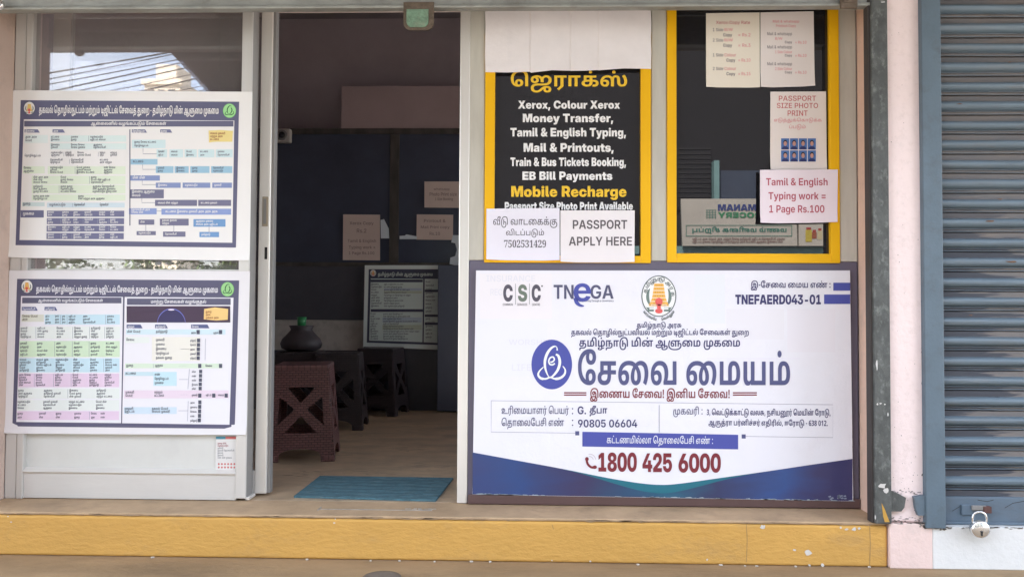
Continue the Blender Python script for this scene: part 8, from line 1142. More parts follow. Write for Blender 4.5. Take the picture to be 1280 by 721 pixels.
def row(x0, x1, y0, y1, col, cells, lines, tcol, h=1.9):
    pt = s.new('table_row'); s.rect(pt, x0, y0, x1, y1, col, 3)
    for i, (ca, cb) in enumerate(cells):
        for k in range(lines):
            yb = y0+(y1-y0)*(k+.85)/(lines+.35); s.words(pt, ca, cb, yb, h, tcol, 4, fill=random.uniform(.5, .95))
        if i and random.random() < .45: s.rect(pt, ca-2, y0+.6, ca-1.6, y1-.6, conn_, 4)
row(31, 60, 169, 179, ink((208, 216, 230), 170), [(32, 59)], 2, T1, 2.2)
row(63, 158, 169.5, 177.5, lb, [(64, 87), (89, 108), (113, 140)], 2, T1); row(63, 158, 179.5, 187, lb, [(64, 87), (89, 112), (117, 142)], 2, T1)
row(30, 61, 189, 200, cr_, [(31, 55)], 1, T1, 2.2)
row(63, 157, 189.5, 196.5, cr_, [(64, 80), (82, 95), (97, 121), (125, 134), (138, 157)], 2, T1); row(62, 157, 198.5, 205.5, cr_, [(63, 87), (89, 121), (125, 153)], 2, T1)
row(29, 56, 208, 217, gn, [(30, 55)], 2, T1, 2.2)
row(60, 157, 208, 218, gn, [(63, 90), (96, 125), (130, 153)], 3, T1)
row(40, 157, 220, 230.5, gn, [(42, 72), (76, 106), (114, 145)], 3, T1); row(40, 157, 231.5, 242, gn, [(42, 71), (76, 105), (116, 157)], 3, T1); row(40, 157, 243.5, 251, gn, [(42, 88), (98, 140)], 2, T1)
row(28, 56, 253, 258, ink((196, 208, 208), 255), [(29, 55)], 1, T1, 2.6); row(59, 156, 253.5, 259.5, ly, [(62, 86), (93, 118), (125, 140)], 1, T1, 2.4)
row(26, 55, 263, 272, ink((104, 104, 134), 270), [(29, 46)], 1, wh, 3)
for k in range(4): 
    y = 263.5+k*9.3; row(59-k*.2, 155.5-k*.2, y, y+7.6, ink((112, 112, 144), 280), [(60, 74), (78, 91), (92, 104), (106, 120), (124, 136), (138, 154)], 2, wh, 1.8)
def box(x0, y0, x1, y1, c, tc_, n=1, h=1.9): row(x0, x1, y0, y1, c, [(x0+1.5+(x1-x0)*.04, x1-1.5)], n, tc_, h)
ub, uc, ud, ue, uf = ink((196, 212, 236), 200), ink((150, 184, 204), 220), ink((128, 140, 182), 240), ink((112, 110, 136), 250), ink((136, 152, 200), 270)
conn = ink((140, 140, 160), 250)
box(165, 175, 207, 185.5, ub, T1, 2)
for a, c in ((196, 209), (212, 229), (231, 246), (248, 268), (270, 291)): box(a, 187, c, 197, ub, T1, 2, 1.8)
box(163.5, 199, 197, 206, uc, T1, 1, 2.4)
for a, c in ((195, 217), (218.5, 236), (238, 262), (264, 290.5)): box(a, 208, c, 216.5, uc, T1, 2, 1.8)
box(163, 219.5, 200, 226, ud, wh, 1, 2.6)
for a, c in ((195, 226), (228.5, 263), (265.5, 290)): box(a, 228.5, c, 235, ud, wh, 1, 2)
box(162, 237, 205, 248, ue, wh, 2, 2.4)
for a, c in ((194, 246.5), (248, 289)): box(a, 250, c, 257.5, ue, wh, 1, 2)
box(161.5, 260.5, 196, 268, uf, wh, 2, 2); box(202, 261, 289, 268.5, uf, wh, 1, 2.4)
box(173.5, 274.5, 193, 281, ue, wh, 1, 2); box(200, 273.5, 236, 282, ue, wh, 2, 2); box(242, 274, 282, 283.5, ink((112, 150, 196), 280), wh, 2, 2)
box(171, 289, 195, 294, ue, wh, 1, 1.8); box(204, 289.5, 232, 296, ue, wh, 1, 1.8); box(249.5, 290, 274, 296.5, ink((112, 150, 196), 280), wh, 1, 1.8)
for pts in ([(179, 186), (179, 192.5), (196, 192.5)], [(178.5, 206), (178.5, 212), (195, 212)], [(178, 226), (178, 231), (195, 231)], [(177.5, 248), (177.5, 253.5), (194, 253.5)], [(196, 264), (202, 264)], [(182.5, 281), (182.5, 289)], [(217.5, 282), (217.5, 290)], [(261.5, 283), (261.5, 290)]): s.stroke('rule_line', pts, .6, conn, 3)
def callout(s, pts, y):
    pt = s.new('callout'); s.poly(pt, pts, ink((240, 198, 132), y), 5); x0, y0 = pts[0]
    for k in range(3): s.words(pt, x0+2, x0+24, y0+4.6+k*3.7, 2, ink((150, 84, 50), y), 6, fill=random.uniform(.8, 1))
callout(s, [(261, 163.5), (261.5, 178.5), (270, 177.5), (290.5, 177.5), (291.5, 164), (276, 162.8)], 170)
s.done()

random.seed(32)
s, hb, dk, wh = poster(2, [(11.5, 338), (312.5, 339), (308, 543.5), (6, 541.5)], [(21.5, 348.5), (299, 350.5), (293.5, 535.5), (15.5, 532.5)], 'lower poster of service charts with a dark globe picture')
s.poly('chart_print', [(26.5, 370), (154, 371), (151.5, 528.5), (20.5, 527)], wh, 2); s.poly('chart_print', [(156, 371), (292, 372), (287, 530.5), (151.8+1, 528.6)], wh, 2)
s.text('lettering', HD, 'b', (45.5, 356, 272.5, 368), wh, 3, lo=True, skew=1.0)
temple_emblem(s, 34, 358, 7, 8, 360, fine=False)
swirl_logo(s, 284.5, 361.5, 8, 8.8, ink((156, 206, 142), 360), ink((36, 90, 52), 360), rim=ink((120, 180, 110), 360), fine=False)
s.rect('header_print', 28, 371.8, 152, 379, dk, 3); s.text('lettering', "ஆன்லைனில் வழங்கப்படும் சேவைகள்", 'b', (48, 373, 129, 378.6), wh, 4, lo=True)
s.rect('header_print', 159, 373, 288.5, 381, dk, 3); s.text('lettering', "மாற்று சேவைகள் வழங்குதல்", 'b', (189, 374, 258, 380.6), wh, 4, lo=True)
s.rect('globe_picture', 158.5, 382.5, 288, 403, ink((74, 58, 78), 390), 3)
s.stroke('globe_picture', ellipse(214.5, 404.5, 17.5, 18.5, 24, math.pi*1.02, math.pi*1.98), [.5+.7*math.sin(math.pi*i/24) for i in range(25)], ink((112, 116, 196), 390), 4)
s.poly('globe_picture', ellipse(214.5, 402.9, 16, 16.5, 20, math.pi, 2*math.pi), ink((62, 56, 96), 390), 4)
s.poly('globe_picture', ellipse(214.5, 387, 4, 1, 14), ink((226, 214, 236), 390), 6)
callout(s, [(255.5, 386), (255, 399), (271, 400.5), (285, 399.5), (285.5, 386), (269, 384)], 392)
T1 = ink((84, 88, 106), 450); bl2, gn2, be2, pk2 = ink((196, 222, 240), 450), ink((206, 226, 200), 450), ink((226, 230, 230), 450), ink((226, 202, 226), 450)
for x, w in ((27.5, 20), (56, 16)): s.poly('header_print', [(x, 383.5), (x, 388), (x+w, 388.2), (x+w-2.5, 383.5)], ink((92, 98, 146), 390), 3); s.words('lettering', x+1, x+w-3, 387.2, 2, wh, 4)
for x, w in ((158.5, 20), (194, 16), (239, 23)): s.poly('header_print', [(x, 405.5), (x, 410), (x+w, 410.2), (x+w-2.5, 405.5)], ink((92, 98, 140), 410), 3); s.words('lettering', x+1, x+w-3, 409.2, 2, wh, 4)
row(27, 55, 393, 402, ink((214, 214, 204), 400), [(28, 54)], 2, ink((110, 100, 90), 400), 2.3); row(56, 150, 393, 405.5, bl2, [(57, 66), (69, 76), (78, 84), (86, 101), (104, 130), (134, 149)], 3, T1)
c6 = [(26, 44), (47, 67), (71, 89), (93, 111), (114, 131), (133, 149)]
sh6 = lambda d: [(a-d, b_-d) for a, b_ in c6]
for y0, y1, c, n, d in ((408, 423.5, be2, 4, 0), (426, 446, gn2, 4, .5), (447.5, 465, bl2, 5, 1.2), (466.5, 483.5, pk2, 5, 2)): row(25-d, 150-d*.4, y0, y1, c, sh6(d), n, T1)
c4 = [(23, 46), (55, 82), (87, 115), (121, 146)]
for y0, y1, d in ((485.5, 498, 0), (499.5, 512.5, .8)): row(23-d, 149.5-d*.4, y0, y1, be2, [(a-d, b_-d) for a, b_ in c4], 3, T1)
row(22, 149, 513.5, 524.5, pk2, [(22, 40), (49, 63), (70, 88), (93, 111), (114, 122), (126, 147)], 2, T1)
def fee(x0, x1, y0, y1, c, tx, n, y=450, pts=None):
    row(x0, x1, y0, y1, c, tx, n, T1, 2.4)
fee(158, 282, 411.5, 418, ink((206, 224, 240), 415), [(159, 188), (195, 214)], 1)
for x in (246, 274): s.words('lettering', x-7, x-.5, 416.8, 2, T1, 5); s.rect('fee_print', x, 412.3, x+4, 417.4, ink((84, 86, 104), 420), 5)
fee(157, 187, 421, 428.5, be2, [(158, 183)], 1); fee(190, 250, 421, 451, ink((232, 228, 222), 430), [(195, 219)], 5)
for k in range(5): s.rect('fee_print', 246.5-k*.12, 423+k*5.5, 250.5-k*.12, 427.6+k*5.5, ink((84, 86, 104), 430), 5); s.words('lettering', 238, 245, 426.5+k*5.5, 1.9, T1, 5)
fee(156.5, 278, 454, 460, ink((214, 228, 212), 455), [(158, 181), (194, 213)], 1)
for x in (248, 274): s.rect('fee_print', x, 454.5, x+4, 459.6, ink((84, 86, 104), 455), 5)
s.words('lettering', 257, 271, 458, 2, T1, 5)
fee(156, 192, 464.5, 469.5, ink((198, 220, 232), 465), [(157, 182)], 1); fee(192, 221, 464.5, 482, ink((196, 224, 238), 470), [(193.5, 217)], 3)
for k in range(5): s.rect('fee_print', 249.2-k*.15, 461.8+k*5.3, 253-k*.15, 466.2+k*5.3, ink((84, 86, 104), 470), 5); s.words('lettering', 240, 248, 465.5+k*5.3, 1.9, T1, 5)
fee(155.5, 286, 487.5, 497.5, ink((230, 212, 230), 490), [(157, 184), (193, 215)], 2)
for x in (248, 265.5, 281): s.words('lettering', x-8, x-1, 494.5, 2, T1, 5); s.rect('fee_print', x, 491.5, x+4, 496.5, ink((84, 86, 104), 490), 5)
fee(155, 221, 508.5, 517, ink((206, 222, 240), 510), [(156, 186), (190, 220)], 2)
for k in range(5): s.rect('fee_print', 248.2-k*.15, 500+k*5.6, 252-k*.15, 504.8+k*5.6, ink((84, 86, 104), 500), 5); s.words('lettering', 238, 247, 504+k*5.6, 1.9, T1, 5)
for pts in ([(225, 436), (237, 436)], [(224, 457), (236, 457)], [(224, 474), (235, 474)], [(223, 493), (236, 493)], [(223, 513), (235, 513)], [(237, 461), (235, 486)], [(235.5, 501), (234.5, 526)], [(257, 423), (256.5, 450)]): s.stroke('rule_line', pts, .45, conn, 3)
s.done()

# small notice on the white board below
random.seed(33)
s = Sheet('sticker', 'small notice with red and blue bands on the white board below the posters', 'notice', [(270, 545), (296.5, 545), (295, 591.5), (269, 590)], .0125, (226, 222, 224), .001, y=560)
rd, tb = ink((206, 112, 112), 560), ink((84, 146, 172), 560)
s.rect('print', 270, 545.2, 282, 548.5, tb, 1); s.rect('print', 282, 545.2, 296.2, 548.5, rd, 1); s.rect('print', 269.3, 587, 281, 590, tb, 1); s.rect('print', 281, 587, 295, 590.5, rd, 1)
for k in range(7): s.words('print', 272, 295, 554.5+k*3, 1.6, ink((170, 110, 120) if k < 2 else (150, 150, 160), 560), 1, fill=random.uniform(.5, 1))
for k in range(6):
    for j in range(2): s.poly('print', ellipse(273.5+k*3.9, 579.5+j*4.2, 1.2, 1.3, 8), rd, 1)
s.done()

# ------------------------------------------------------------------ yellow bordered panes and what is stuck on them
def pane_sign(pane, quad, w, wb, wtop):
    x0, y0 = quad[0]; x1, y1 = quad[1]
    yel = mat('yellow_vinyl', alb((234, 164, 14), 170), .45, spec=.35, var=.03, vscale=4, bump=.06, bscale=8)
    X0, X1, Z0, Z1 = R(x0, y0, x1, y1, -.002); ww = w/300; b_ = MB()
    b_.box(X0, X0+ww, -.005, .019, Z0, Z1, yel, .002); b_.box(X1-ww, X1, -.005, .019, Z0, Z1, yel, .002); b_.box(X0+ww, X1-ww, -.005, .019, Z0, Z0+wb/300, yel, .002)
    if wtop: b_.box(X0+ww, X1-ww, -.005, .019, Z1-wtop/300, Z1, yel, .002)
    b_.build('border', pane)
pane_sign(PANES[0], ((606, 40), (813.5, 328.5)), 12.5, 9, 0)
pane_sign(PANES[1], ((834, -8), (1049, 328.5)), 11.5, 11.5, 0)
s = Sheet('', '', '', [(619, 87)], .0192, (30, 28, 30), parent=PANES[0])
yl, ww_ = ink((240, 172, 50), 130), ink((238, 234, 222), 150)
s.text('yellow_lettering', "ஜெராக்ஸ்", 'b', (638.5, 88, 784, 116), yl)
for t, f, bx_ in (('Xerox, Colour Xerox', 'X', (647.5, 126, 775, 138.5)), ('Money Transfer,', 'X', (653.5, 142.5, 766.5, 156)), ('Tamil & English Typing,', 'X', (638, 160, 782.5, 174)), ('Mail & Printouts,', 'X', (654.5, 179, 767, 192.5)), ('Train & Bus Tickets Booking,', 'X', (638, 197, 782.5, 211)), ('EB Bill Payments', 'X', (653, 214.5, 765.5, 228))): s.text('white_lettering', t, f, bx_, ww_)
s.text('yellow_lettering', 'Mobile Recharge', 'X', (639, 232.5, 783, 250), yl)
s.text('white_lettering', 'Passport Size Photo Print Available', 'X', (631, 252.5, 791, 265), ww_)
s.done()

def paper(name, label, quad, Y, col, lines, y=None, cat='notice', extra=None, thick=.0012, rough=.7):
    s = Sheet(name, label, cat, quad, Y, col, thick, y=y, rough=rough, bump=.2, curl=.0095)
    for part, t, f, bx_, c in lines: s.text(part, t, f, bx_, ink(c, bx_[1]), 1)
    if extra: extra(s)
    return s.done()
m_pp = mat('pale_pink_paper', alb((206, 194, 191), 50), .75, var=.05, vscale=6, bump=.35, bscale=14)
b = MB(); random.seed(9); k_ = b.mi(m_pp); cols = []
for x, yo in ((606.5, -.006), (634, -.0085), (662, -.006), (664, -.012), (690, -.009), (712, -.0075), (714, -.013), (731, -.011), (747, -.0075), (749, -.012), (780, -.009), (814, -.006)):
    yb = 87+(3.6 if x < 680 else 1.6 if x < 760 else -.6)+random.uniform(-.8, .8)
    cols.append([b.bm.verts.new(P(x+(0 if v in (0, 1) else random.uniform(-.5, .5)), -8+(yb+8)*v, yo+(0 if v in (0,) else random.uniform(-.0012, .0012)))) for v in (0, .25, .42, .6, .78, .93, 1)])
for A, B in zip(cols, cols[1:]):
    for i in range(6): f = b.bm.faces.new((A[i], A[i+1], B[i+1], B[i])); f.material_index = k_
tag(b.build('paper_sheet', fix=False), 'blank pale pink paper with creases covering the top of the pane above the yellow heading', 'paper')
RED, DKT, PNK = (172, 76, 78), (104, 92, 96), (196, 120, 122)
paper('notice', 'white notice with a rental message and phone number in thin black letters', [(608, 261), (699.5, 260), (699.5, 326), (608, 325)], -.009, (222, 216, 226),
      [('lettering', "வீடு வாடகைக்கு", 'r', (616.5, 270.5, 696.5, 285), (78, 74, 84)), ('lettering', "விடப்படும்", 'r', (632.5, 286, 680, 297), (78, 74, 84)), ('lettering', '7502531429', 'S', (630, 300, 682.5, 309.5), (92, 88, 96))], 300)
paper('notice', 'off white notice reading PASSPORT APPLY HERE in grey capitals', [(700.5, 263), (793.5, 263), (793, 328), (700.5, 328)], -.010, (224, 216, 218),
      [('lettering', 'PASSPORT', 'B', (716, 275, 784, 286.3), (92, 84, 88)), ('lettering', 'APPLY HERE', 'B', (711, 296, 790, 307), (92, 84, 88))], 300)
pr1 = [('1 Side', 'B/W', 'Rs.2', 37), ('2 Side', 'B/W', 'Rs.3', 50), ('1 Side', 'Colour', 'Rs.10', 68.5), ('2 Side', 'Colour', 'Rs.15', 85.5)]
L1 = [('heading_lettering', 'Xerox Copy Rate', 'm', (895, 26.5, 937.5, 31.5), (170, 88, 88))]
for a, c, r_, y in pr1:
    L1 += [('lettering', a, 'm', (891, y-1.5, 904, y+2.6), DKT), ('price_lettering', c, 'm', (905.5, y-1.5, 920 if c == 'Colour' else 916, y+2.6), PNK), ('lettering', 'Copy', 'B', (904 if y < 60 else 908, y+5, 915 if y < 60 else 919, y+10.2), DKT), ('price_lettering', '= '+r_, 'm', (923, y+5, 938, y+9), PNK)]
paper('price_list', 'cream price list for copies, left one of the pair on the black pane', [(882.5, 17), (949.5, 16), (950, 110), (882.5, 109.5)], .016, (208, 194, 178), L1, 60, 'price list')
L2 = [('heading_lettering', 'Mail & whatsapp', 'm', (966, 25.5, 999, 29.5), PNK), ('heading_lettering', 'Printout Copy', 'm', (970, 31, 995, 35), PNK)]
for a, y in (('B/W', 42), ('1 Side Colour', 58.5), ('2 Side Colour', 79.5)):
    L2 += [('lettering', 'Mail & whatsapp', 'm', (959, y-1.5, 990, y+3.6), DKT), ('price_lettering', a, 'm', (969 if len(a) > 4 else 969, y+5, 990 if len(a) > 4 else 978, y+8.6), PNK), ('lettering', 'Copy', 'B', (981, y+9.5, 990, y+13.5), DKT), ('price_lettering', '= Rs.10', 'm', (994, y+9.5, 1008, y+13), PNK)]
paper('price_list', 'pale price list for printouts, right one of the pair on the black pane', [(950.5, 16), (1017, 14.5), (1018.5, 108), (950.5, 110)], .0155, (206, 192, 186), L2, 60, 'price list')
def photos(s):
    for i in range(4):
        for j in range(2):
            x0, y0 = 976.3+i*11.1, 173.2+j*15; x1, y1 = x0+10.2, y0+14
            s.rect('portrait_print', x0, y0, x1, y1, ink((72, 104, 158), 180), 1)
            s.poly('portrait_print', [(x0+1, y1), (x0+1.6, y1-3), (x0+3.4, y1-4), (x1-3.4, y1-4), (x1-1.6, y1-3), (x1-1, y1)][::-1], ink((46, 52, 96), 180), 2)
            s.poly('portrait_print', ellipse((x0+x1)/2, y0+5.6, 2.6, 3.6, 14), ink((40, 34, 40), 180), 3); s.poly('portrait_print', ellipse((x0+x1)/2, y0+6.6, 2.1, 3.0, 14), ink((176, 132, 120), 180), 4)
paper('notice', 'tall pale notice about passport size photo prints with eight small portraits', [(963, 115), (1032.5, 114.5), (1033.5, 213), (962.5, 213)], .014, (212, 198, 192),
      [('lettering', 'PASSPORT', 'm', (973.5, 120, 1020, 126.5), RED), ('lettering', 'SIZE PHOTO', 'm', (971, 129, 1022.5, 135.5), RED), ('lettering', 'PRINT', 'm', (984.5, 138.5, 1009.5, 145), RED),
       ('lettering', "எடுத்துக்கொடுக்க", 'r', (967.5, 147.5, 1027, 154), PNK), ('lettering', "ப்படும்", 'r', (986.5, 155.5, 1007, 162.5), PNK)], 150, extra=photos)
paper('notice', 'pink notice with the typing work price overlapping the yellow border', [(950, 212.5), (1047.5, 212), (1046.5, 278), (950, 279.5)], -.009, (222, 206, 212),
      [('lettering', 'Tamil & English', 'B', (957.5, 222.5, 1034.5, 234.5), (168, 78, 92)), ('lettering', 'Typing work =', 'B', (960.5, 240, 1032, 252), (168, 78, 92)), ('lettering', '1 Page Rs.100', 'B', (961.5, 256.5, 1030.5, 268.5), (168, 78, 92))], 240)
# ------------------------------------------------------------------ inside the shop
YB = 2.95
m_dark = mat('dark_partition', (.045, .056, .088), .24, spec=.45, var=.15, vscale=3)  # blue in this base colour stands for the lens veil
m_dark2 = mat('dark_lower_panel', (.068, .07, .086), .35, spec=.4, var=.2, vscale=3)
m_bluegrey = mat('blue_grey_door', (.075, .09, .135), .3, spec=.45, var=.1, vscale=3)
m_ledge = mat('old_whitewash', (.5, .48, .44), .85, var=.15, vscale=4, dirt=(.2, .19, .17), dirt_amt=.5)
m_mull = mat('mullion', (.055, .05, .045), .45, var=.5, vscale=12, stretch=(1, 1, .3))
m_loft = mat('pink_loft', (.36, .285, .29), .9, var=.08, vscale=2)
pa = thing('partition', 'dark glazed partition across the back of the shop', 'partition', (-.8, YB, 0))
z = lambda y, x=460: P(x, y, YB).z
xA, xB = P(300, 330, YB).x, 1.6
b = MB(); b.box(xA-.6, xB, YB, YB+.03, z(330), z(163), m_dark); b.build('glass_panel', pa)
b = MB(); b.box(xA-.6, P(456, 330, YB).x, YB, YB+.03, z(400), z(330), m_dark2); b.box(P(456, 330, YB).x, xB, YB, YB+.03, 0, z(330), m_dark2); b.build('lower_panel', pa)
b = MB(); b.box(xA-.6, P(456, 330, YB).x, YB+.01, YB+.05, z(438), z(400), m_ledge); b.build('whitewashed_band', pa)
b = MB(); b.box(xA-.6, P(456, 330, YB).x, YB, YB+.03, 0, z(438), m_dark2); b.build('base_panel', pa)
b = MB(); x0, x1, z0, z1 = R(487, 168, 498.5, 330, YB-.01); b.box(x0, x1, YB-.012, YB, z0, z1, m_mull, .002); b.box(xA-.6, xB, YB-.012, YB, z(168), z(161), m_mull, .002); b.box(xA-.6, xB, YB-.01, YB, z(333), z(328), m_mull, .002); b.build('mullion', pa)
b = MB(); b.box(P(427, 130, YB).x, 1.6, YB, YB+.03, z(161), z(108), m_loft); b.build('wall_panel', pa)
b = MB(); x0 = P(547, 420, YB-.1).x; b.box(x0, x0+.75, YB-.11, YB-.07, .01, z(332), m_bluegrey, .004); 
tag(b.build('cabin_door'), 'blue grey cabin door leaf covering the right edge of the indoor poster', 'door')
# papers on the partition
random.seed(41)
def dim(rgb): return tuple(rgb)
def ipaper(label, quad, col, lines, Y=YB-.016, name='notice', cat='notice'):
    s = Sheet(name, label, cat, quad, Y, (205, 180, 168), .001, y=300, sheet_mat=mat('notice_paper', (.62, .52, .47), .8, var=.03))
    tcl = mat('notice_ink', (.22, .15, .14), .7)
    for t, bx_ in lines: s.text('lettering', t, 'm', bx_, tcl, 1)
    return s.done()
ipaper('pinkish notice with copy and typing prices on the dark partition, left of its mullion', [(429, 268), (475, 268.5), (475, 325.5), (428.5, 325)], None, [('Xerox Copy', (437, 277, 467, 282)), ('Rs.2', (446, 286, 458, 291)), ('Tamil & English', (434.5, 299, 470, 304)), ('Typing work =', (436, 307, 469, 312)), ('1 Page Rs.100', (436, 314.5, 468, 319))])
ipaper('small notice on the dark partition just above the indoor poster and right of the mullion', [(521, 268), (566.5, 268.5), (566, 300), (520.5, 299.5)], None, [('Printout &', (530, 274, 557, 278)), ('Mail Print copy', (526, 282, 562, 286.5)), ('Rs.10', (537, 290, 550, 294))])
ipaper('highest notice on the dark partition beside the door jamb', [(530.5, 227), (580, 227), (580, 260), (530.5, 259.5)], None, [('whatsapp', (542, 235, 562, 238.5)), ('Photo Print size', (537, 240.5, 571, 245)), ('1 Size Booking', (544, 247, 566, 251.5))])
m_pale2 = mat('pale_blue_glint', (.60, .68, .74), .7)  # pale sheets painted in place of daylight reflections in the partition
for lab, q in (('daylight reflection painted as a pale blue card beside the price notice on the partition', [(475.5, 275), (480, 274), (486, 286), (486.5, 298), (476, 298)]), ('daylight reflection painted as a narrow pale card right of the mullion', [(499.5, 295), (506, 294.5), (508, 293), (521, 295.5), (521, 299), (499.5, 299)]), ('daylight reflection painted as a pale card hanging beside the door jamb', [(566, 294), (575, 294), (575, 333), (562, 330), (563, 322), (569, 320), (571, 312), (569, 304), (564, 303)])):
    b = MB(); b.prism([P(x, y, YB-.02) for x, y in q], Vector((0, 0, 0)), Vector((0, .002, 0)), m_pale2); tag(b.build('glint'), lab, 'glint')
s = Sheet('poster', 'indoor poster of service tables hanging in the dim back of the shop', 'poster', [(456, 331.5), (548, 331.5), (548, 437), (454, 433)], YB-.05, (220, 222, 220), .002, y=400, sheet_mat=mat('indoor_poster_paper', (.72, .80, .78), .5))
hb, T1, wh = mat('indoor_navy', (.05, .06, .10), .5), mat('indoor_text', (.12, .14, .18), .6), mat('indoor_white', (.66, .76, .72), .6)
s.poly('border', [(461, 336.5), (547.5, 336.5), (547.5, 431), (458.5, 428)], hb, 1)
s.poly('chart_print', [(463.5, 348), (529, 348.5), (528, 427.5), (461.5, 425.5)], wh, 2); s.poly('chart_print', [(531, 348.5), (547.5, 348.5), (547.5, 428.5), (529.6, 427.6)], wh, 2)
s.text('lettering', "தமிழ்நாடு மின் ஆளுமை முகமை", 'b', (472.5, 340, 541, 346.5), wh, 3, lo=True)
temple_emblem(s, 466.5, 341.3, 3.8, 4.2, 340, fine=False)
for y0 in (349.3, 386.3): s.rect('header_print', 463.5, y0, 528.5, y0+3.4, hb, 3)
for y0 in (372, 403, 413): s.rect('header_print', 531, y0-10, 547.4, y0-7, hb, 3)
gnn, bll = mat('indoor_green', (.55, .62, .5), .6), mat('indoor_blue', (.5, .6, .68), .6)
for k in range(9): 
    y0 = 355+k*3.4
    if k in (2, 3): s.rect(s.new('table_print'), 480, y0-1.6, 527, y0+1.4, bll if k == 2 else gnn, 3)
    s.words('lettering', 464, 477, y0+1, 1.7, T1, 4); s.words('lettering', 480, 527, y0+1, 1.4, T1, 4, fill=random.uniform(.4, .95))
for k in range(11): 
    y0 = 392+k*3.1
    if k in (2, 3, 5, 6): s.rect(s.new('table_print'), 478, y0-1.4, 527, y0+1.4, bll if k < 5 else gnn, 3)
    s.words('lettering', 463, 476, y0+1, 1.7, T1, 4); s.words('lettering', 479, 527, y0+1, 1.4, T1, 4, fill=random.uniform(.5, 1))
for k in range(16): s.words('lettering', 532, 546, 353+k*4.6, 1.6, T1, 4, fill=random.uniform(.5, 1))
s.done()
# camera on the wall near the door leaf
cb = thing('security_camera', 'small pale security camera with a round dark lens at the top left of the partition', 'camera', P(353.5, 178, YB-.06))
x0, x1, z0, z1 = R(345, 160.5, 362.5, 178, YB-.06); m_cam = mat('pale_plastic', (.42, .40, .38), .5)
b = MB(); b.box(x0, x1, YB-.06, YB, z0, z1, m_cam, .012, 3); hg = b.build('housing', cb)
c = Vector(((x0+x1)/2-.006, YB-.06, (z0+z1)/2)); b = MB(); b.lathe([(.040, 0), (.044, .008), (.036, .012), (.02, .01)], c, mat('grey_ring', (.2, .2, .2), .4), 24, 'Y'); b.build('ring', hg)
b = MB(); b.lathe([(.026, .0125), (.02, .02), (.002, .023)], c, mat('lens_black', (.02, .02, .025), .1), 20, 'Y'); b.build('lens', hg)

# woven plastic stools
m_rat = bpy.data.materials.new('woven_brown_plastic'); m_rat.use_nodes = True; nt = m_rat.node_tree; bs = nt.nodes['Principled BSDF']; bs.inputs['Roughness'].default_value = .4
tc = nt.nodes.new('ShaderNodeTexCoord'); bk = nt.nodes.new('ShaderNodeTexBrick'); bk.inputs['Scale'].default_value = 1; bk.inputs['Brick Width'].default_value = .03; bk.inputs['Row Height'].default_value = .0125; bk.inputs['Mortar Size'].default_value = .0028; bk.inputs['Mortar Smooth'].default_value = .8
bk.inputs['Color1'].default_value = (.20, .088, .084, 1); bk.inputs['Color2'].default_value = (.155, .07, .068, 1); bk.inputs['Mortar'].default_value = (.05, .025, .025, 1)
nt.links.new(tc.outputs['Object'], bk.inputs['Vector']); nt.links.new(bk.outputs['Color'], bs.inputs['Base Color'])
bp = nt.nodes.new('ShaderNodeBump'); bp.invert = True; bp.inputs['Strength'].default_value = .8; bp.inputs['Distance'].default_value = .004; nt.links.new(bk.outputs['Fac'], bp.inputs['Height']); nt.links.new(bp.outputs[0], bs.inputs['Normal'])
def side_mesh(wt, wb, h):
    """one tapered side with the crossed cut-outs and an arched foot; in its own plane"""
    cu = bpy.data.curves.new('s', 'CURVE'); cu.dimensions = '2D'; cu.fill_mode = 'BOTH'; cu.extrude = .006; cu.bevel_depth = .0015
    def spl(pts):
        sp_ = cu.splines.new('POLY'); sp_.points.add(len(pts)-1); sp_.use_cyclic_u = True
        for q, (x, y_) in zip(sp_.points, pts): q.co = (x, y_, 0, 1)
    def rnd(pts, r):
        out = []
        for i, p in enumerate(pts):
            a, c = Vector(pts[i-1]), Vector(pts[(i+1) % len(pts)]); p = Vector(p)
            u, w = (a-p).normalized()*r, (c-p).normalized()*r
            for t in (0, .25, .5, .75, 1): out.append(tuple((1-t)**2*(p+u)+2*t*(1-t)*p+t*t*(p+w)))
        return out
    ins = .075
    arch = [(wb/2-ins-.0+math.cos(a)*0, 0) for a in ()]
    bot = [(-wb/2, 0), (-wb/2+.06, 0)]+[(-(wb/2-.06)*math.cos(math.pi*k/12), .012+.055*math.sin(math.pi*k/12)**.6 if 0 < k < 12 else 0) for k in range(1, 12)]+[(wb/2-.06, 0), (wb/2, 0)]
    spl(bot+[(wt/2, h), (-wt/2, h)])
    W = lambda t: (wb+(wt-wb)*t)/2
    spl(rnd([(-.075, h*.80), (0, h*.62), (.075, h*.80)], .012)); spl(rnd([(-.088, h*.30), (.088, h*.30), (0, h*.50)], .012))
    spl(rnd([(-W(.7)+.034, h*.70), (-W(.4)+.036, h*.38), (-.03, h*.56)], .012)); spl(rnd([(W(.7)-.034, h*.70), (.03, h*.56), (W(.4)-.036, h*.38)], .012))
    o = bpy.data.objects.new('s', cu); me = o.to_mesh().copy() if False else bpy.data.meshes.new_from_object(o)
    bpy.data.objects.remove(o); bpy.data.curves.remove(cu); me.materials.clear(); me.materials.append(m_rat); return me
m_darkrat = m_rat.copy(); m_darkrat.name = 'woven_dark_plastic'  # darker copy of the weave for the stools further back
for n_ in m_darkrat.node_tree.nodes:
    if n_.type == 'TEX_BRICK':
        n_.inputs['Color1'].default_value = (.042, .03, .034, 1); n_.inputs['Color2'].default_value = (.034, .024, .028, 1); n_.inputs['Mortar'].default_value = (.02, .015, .017, 1)
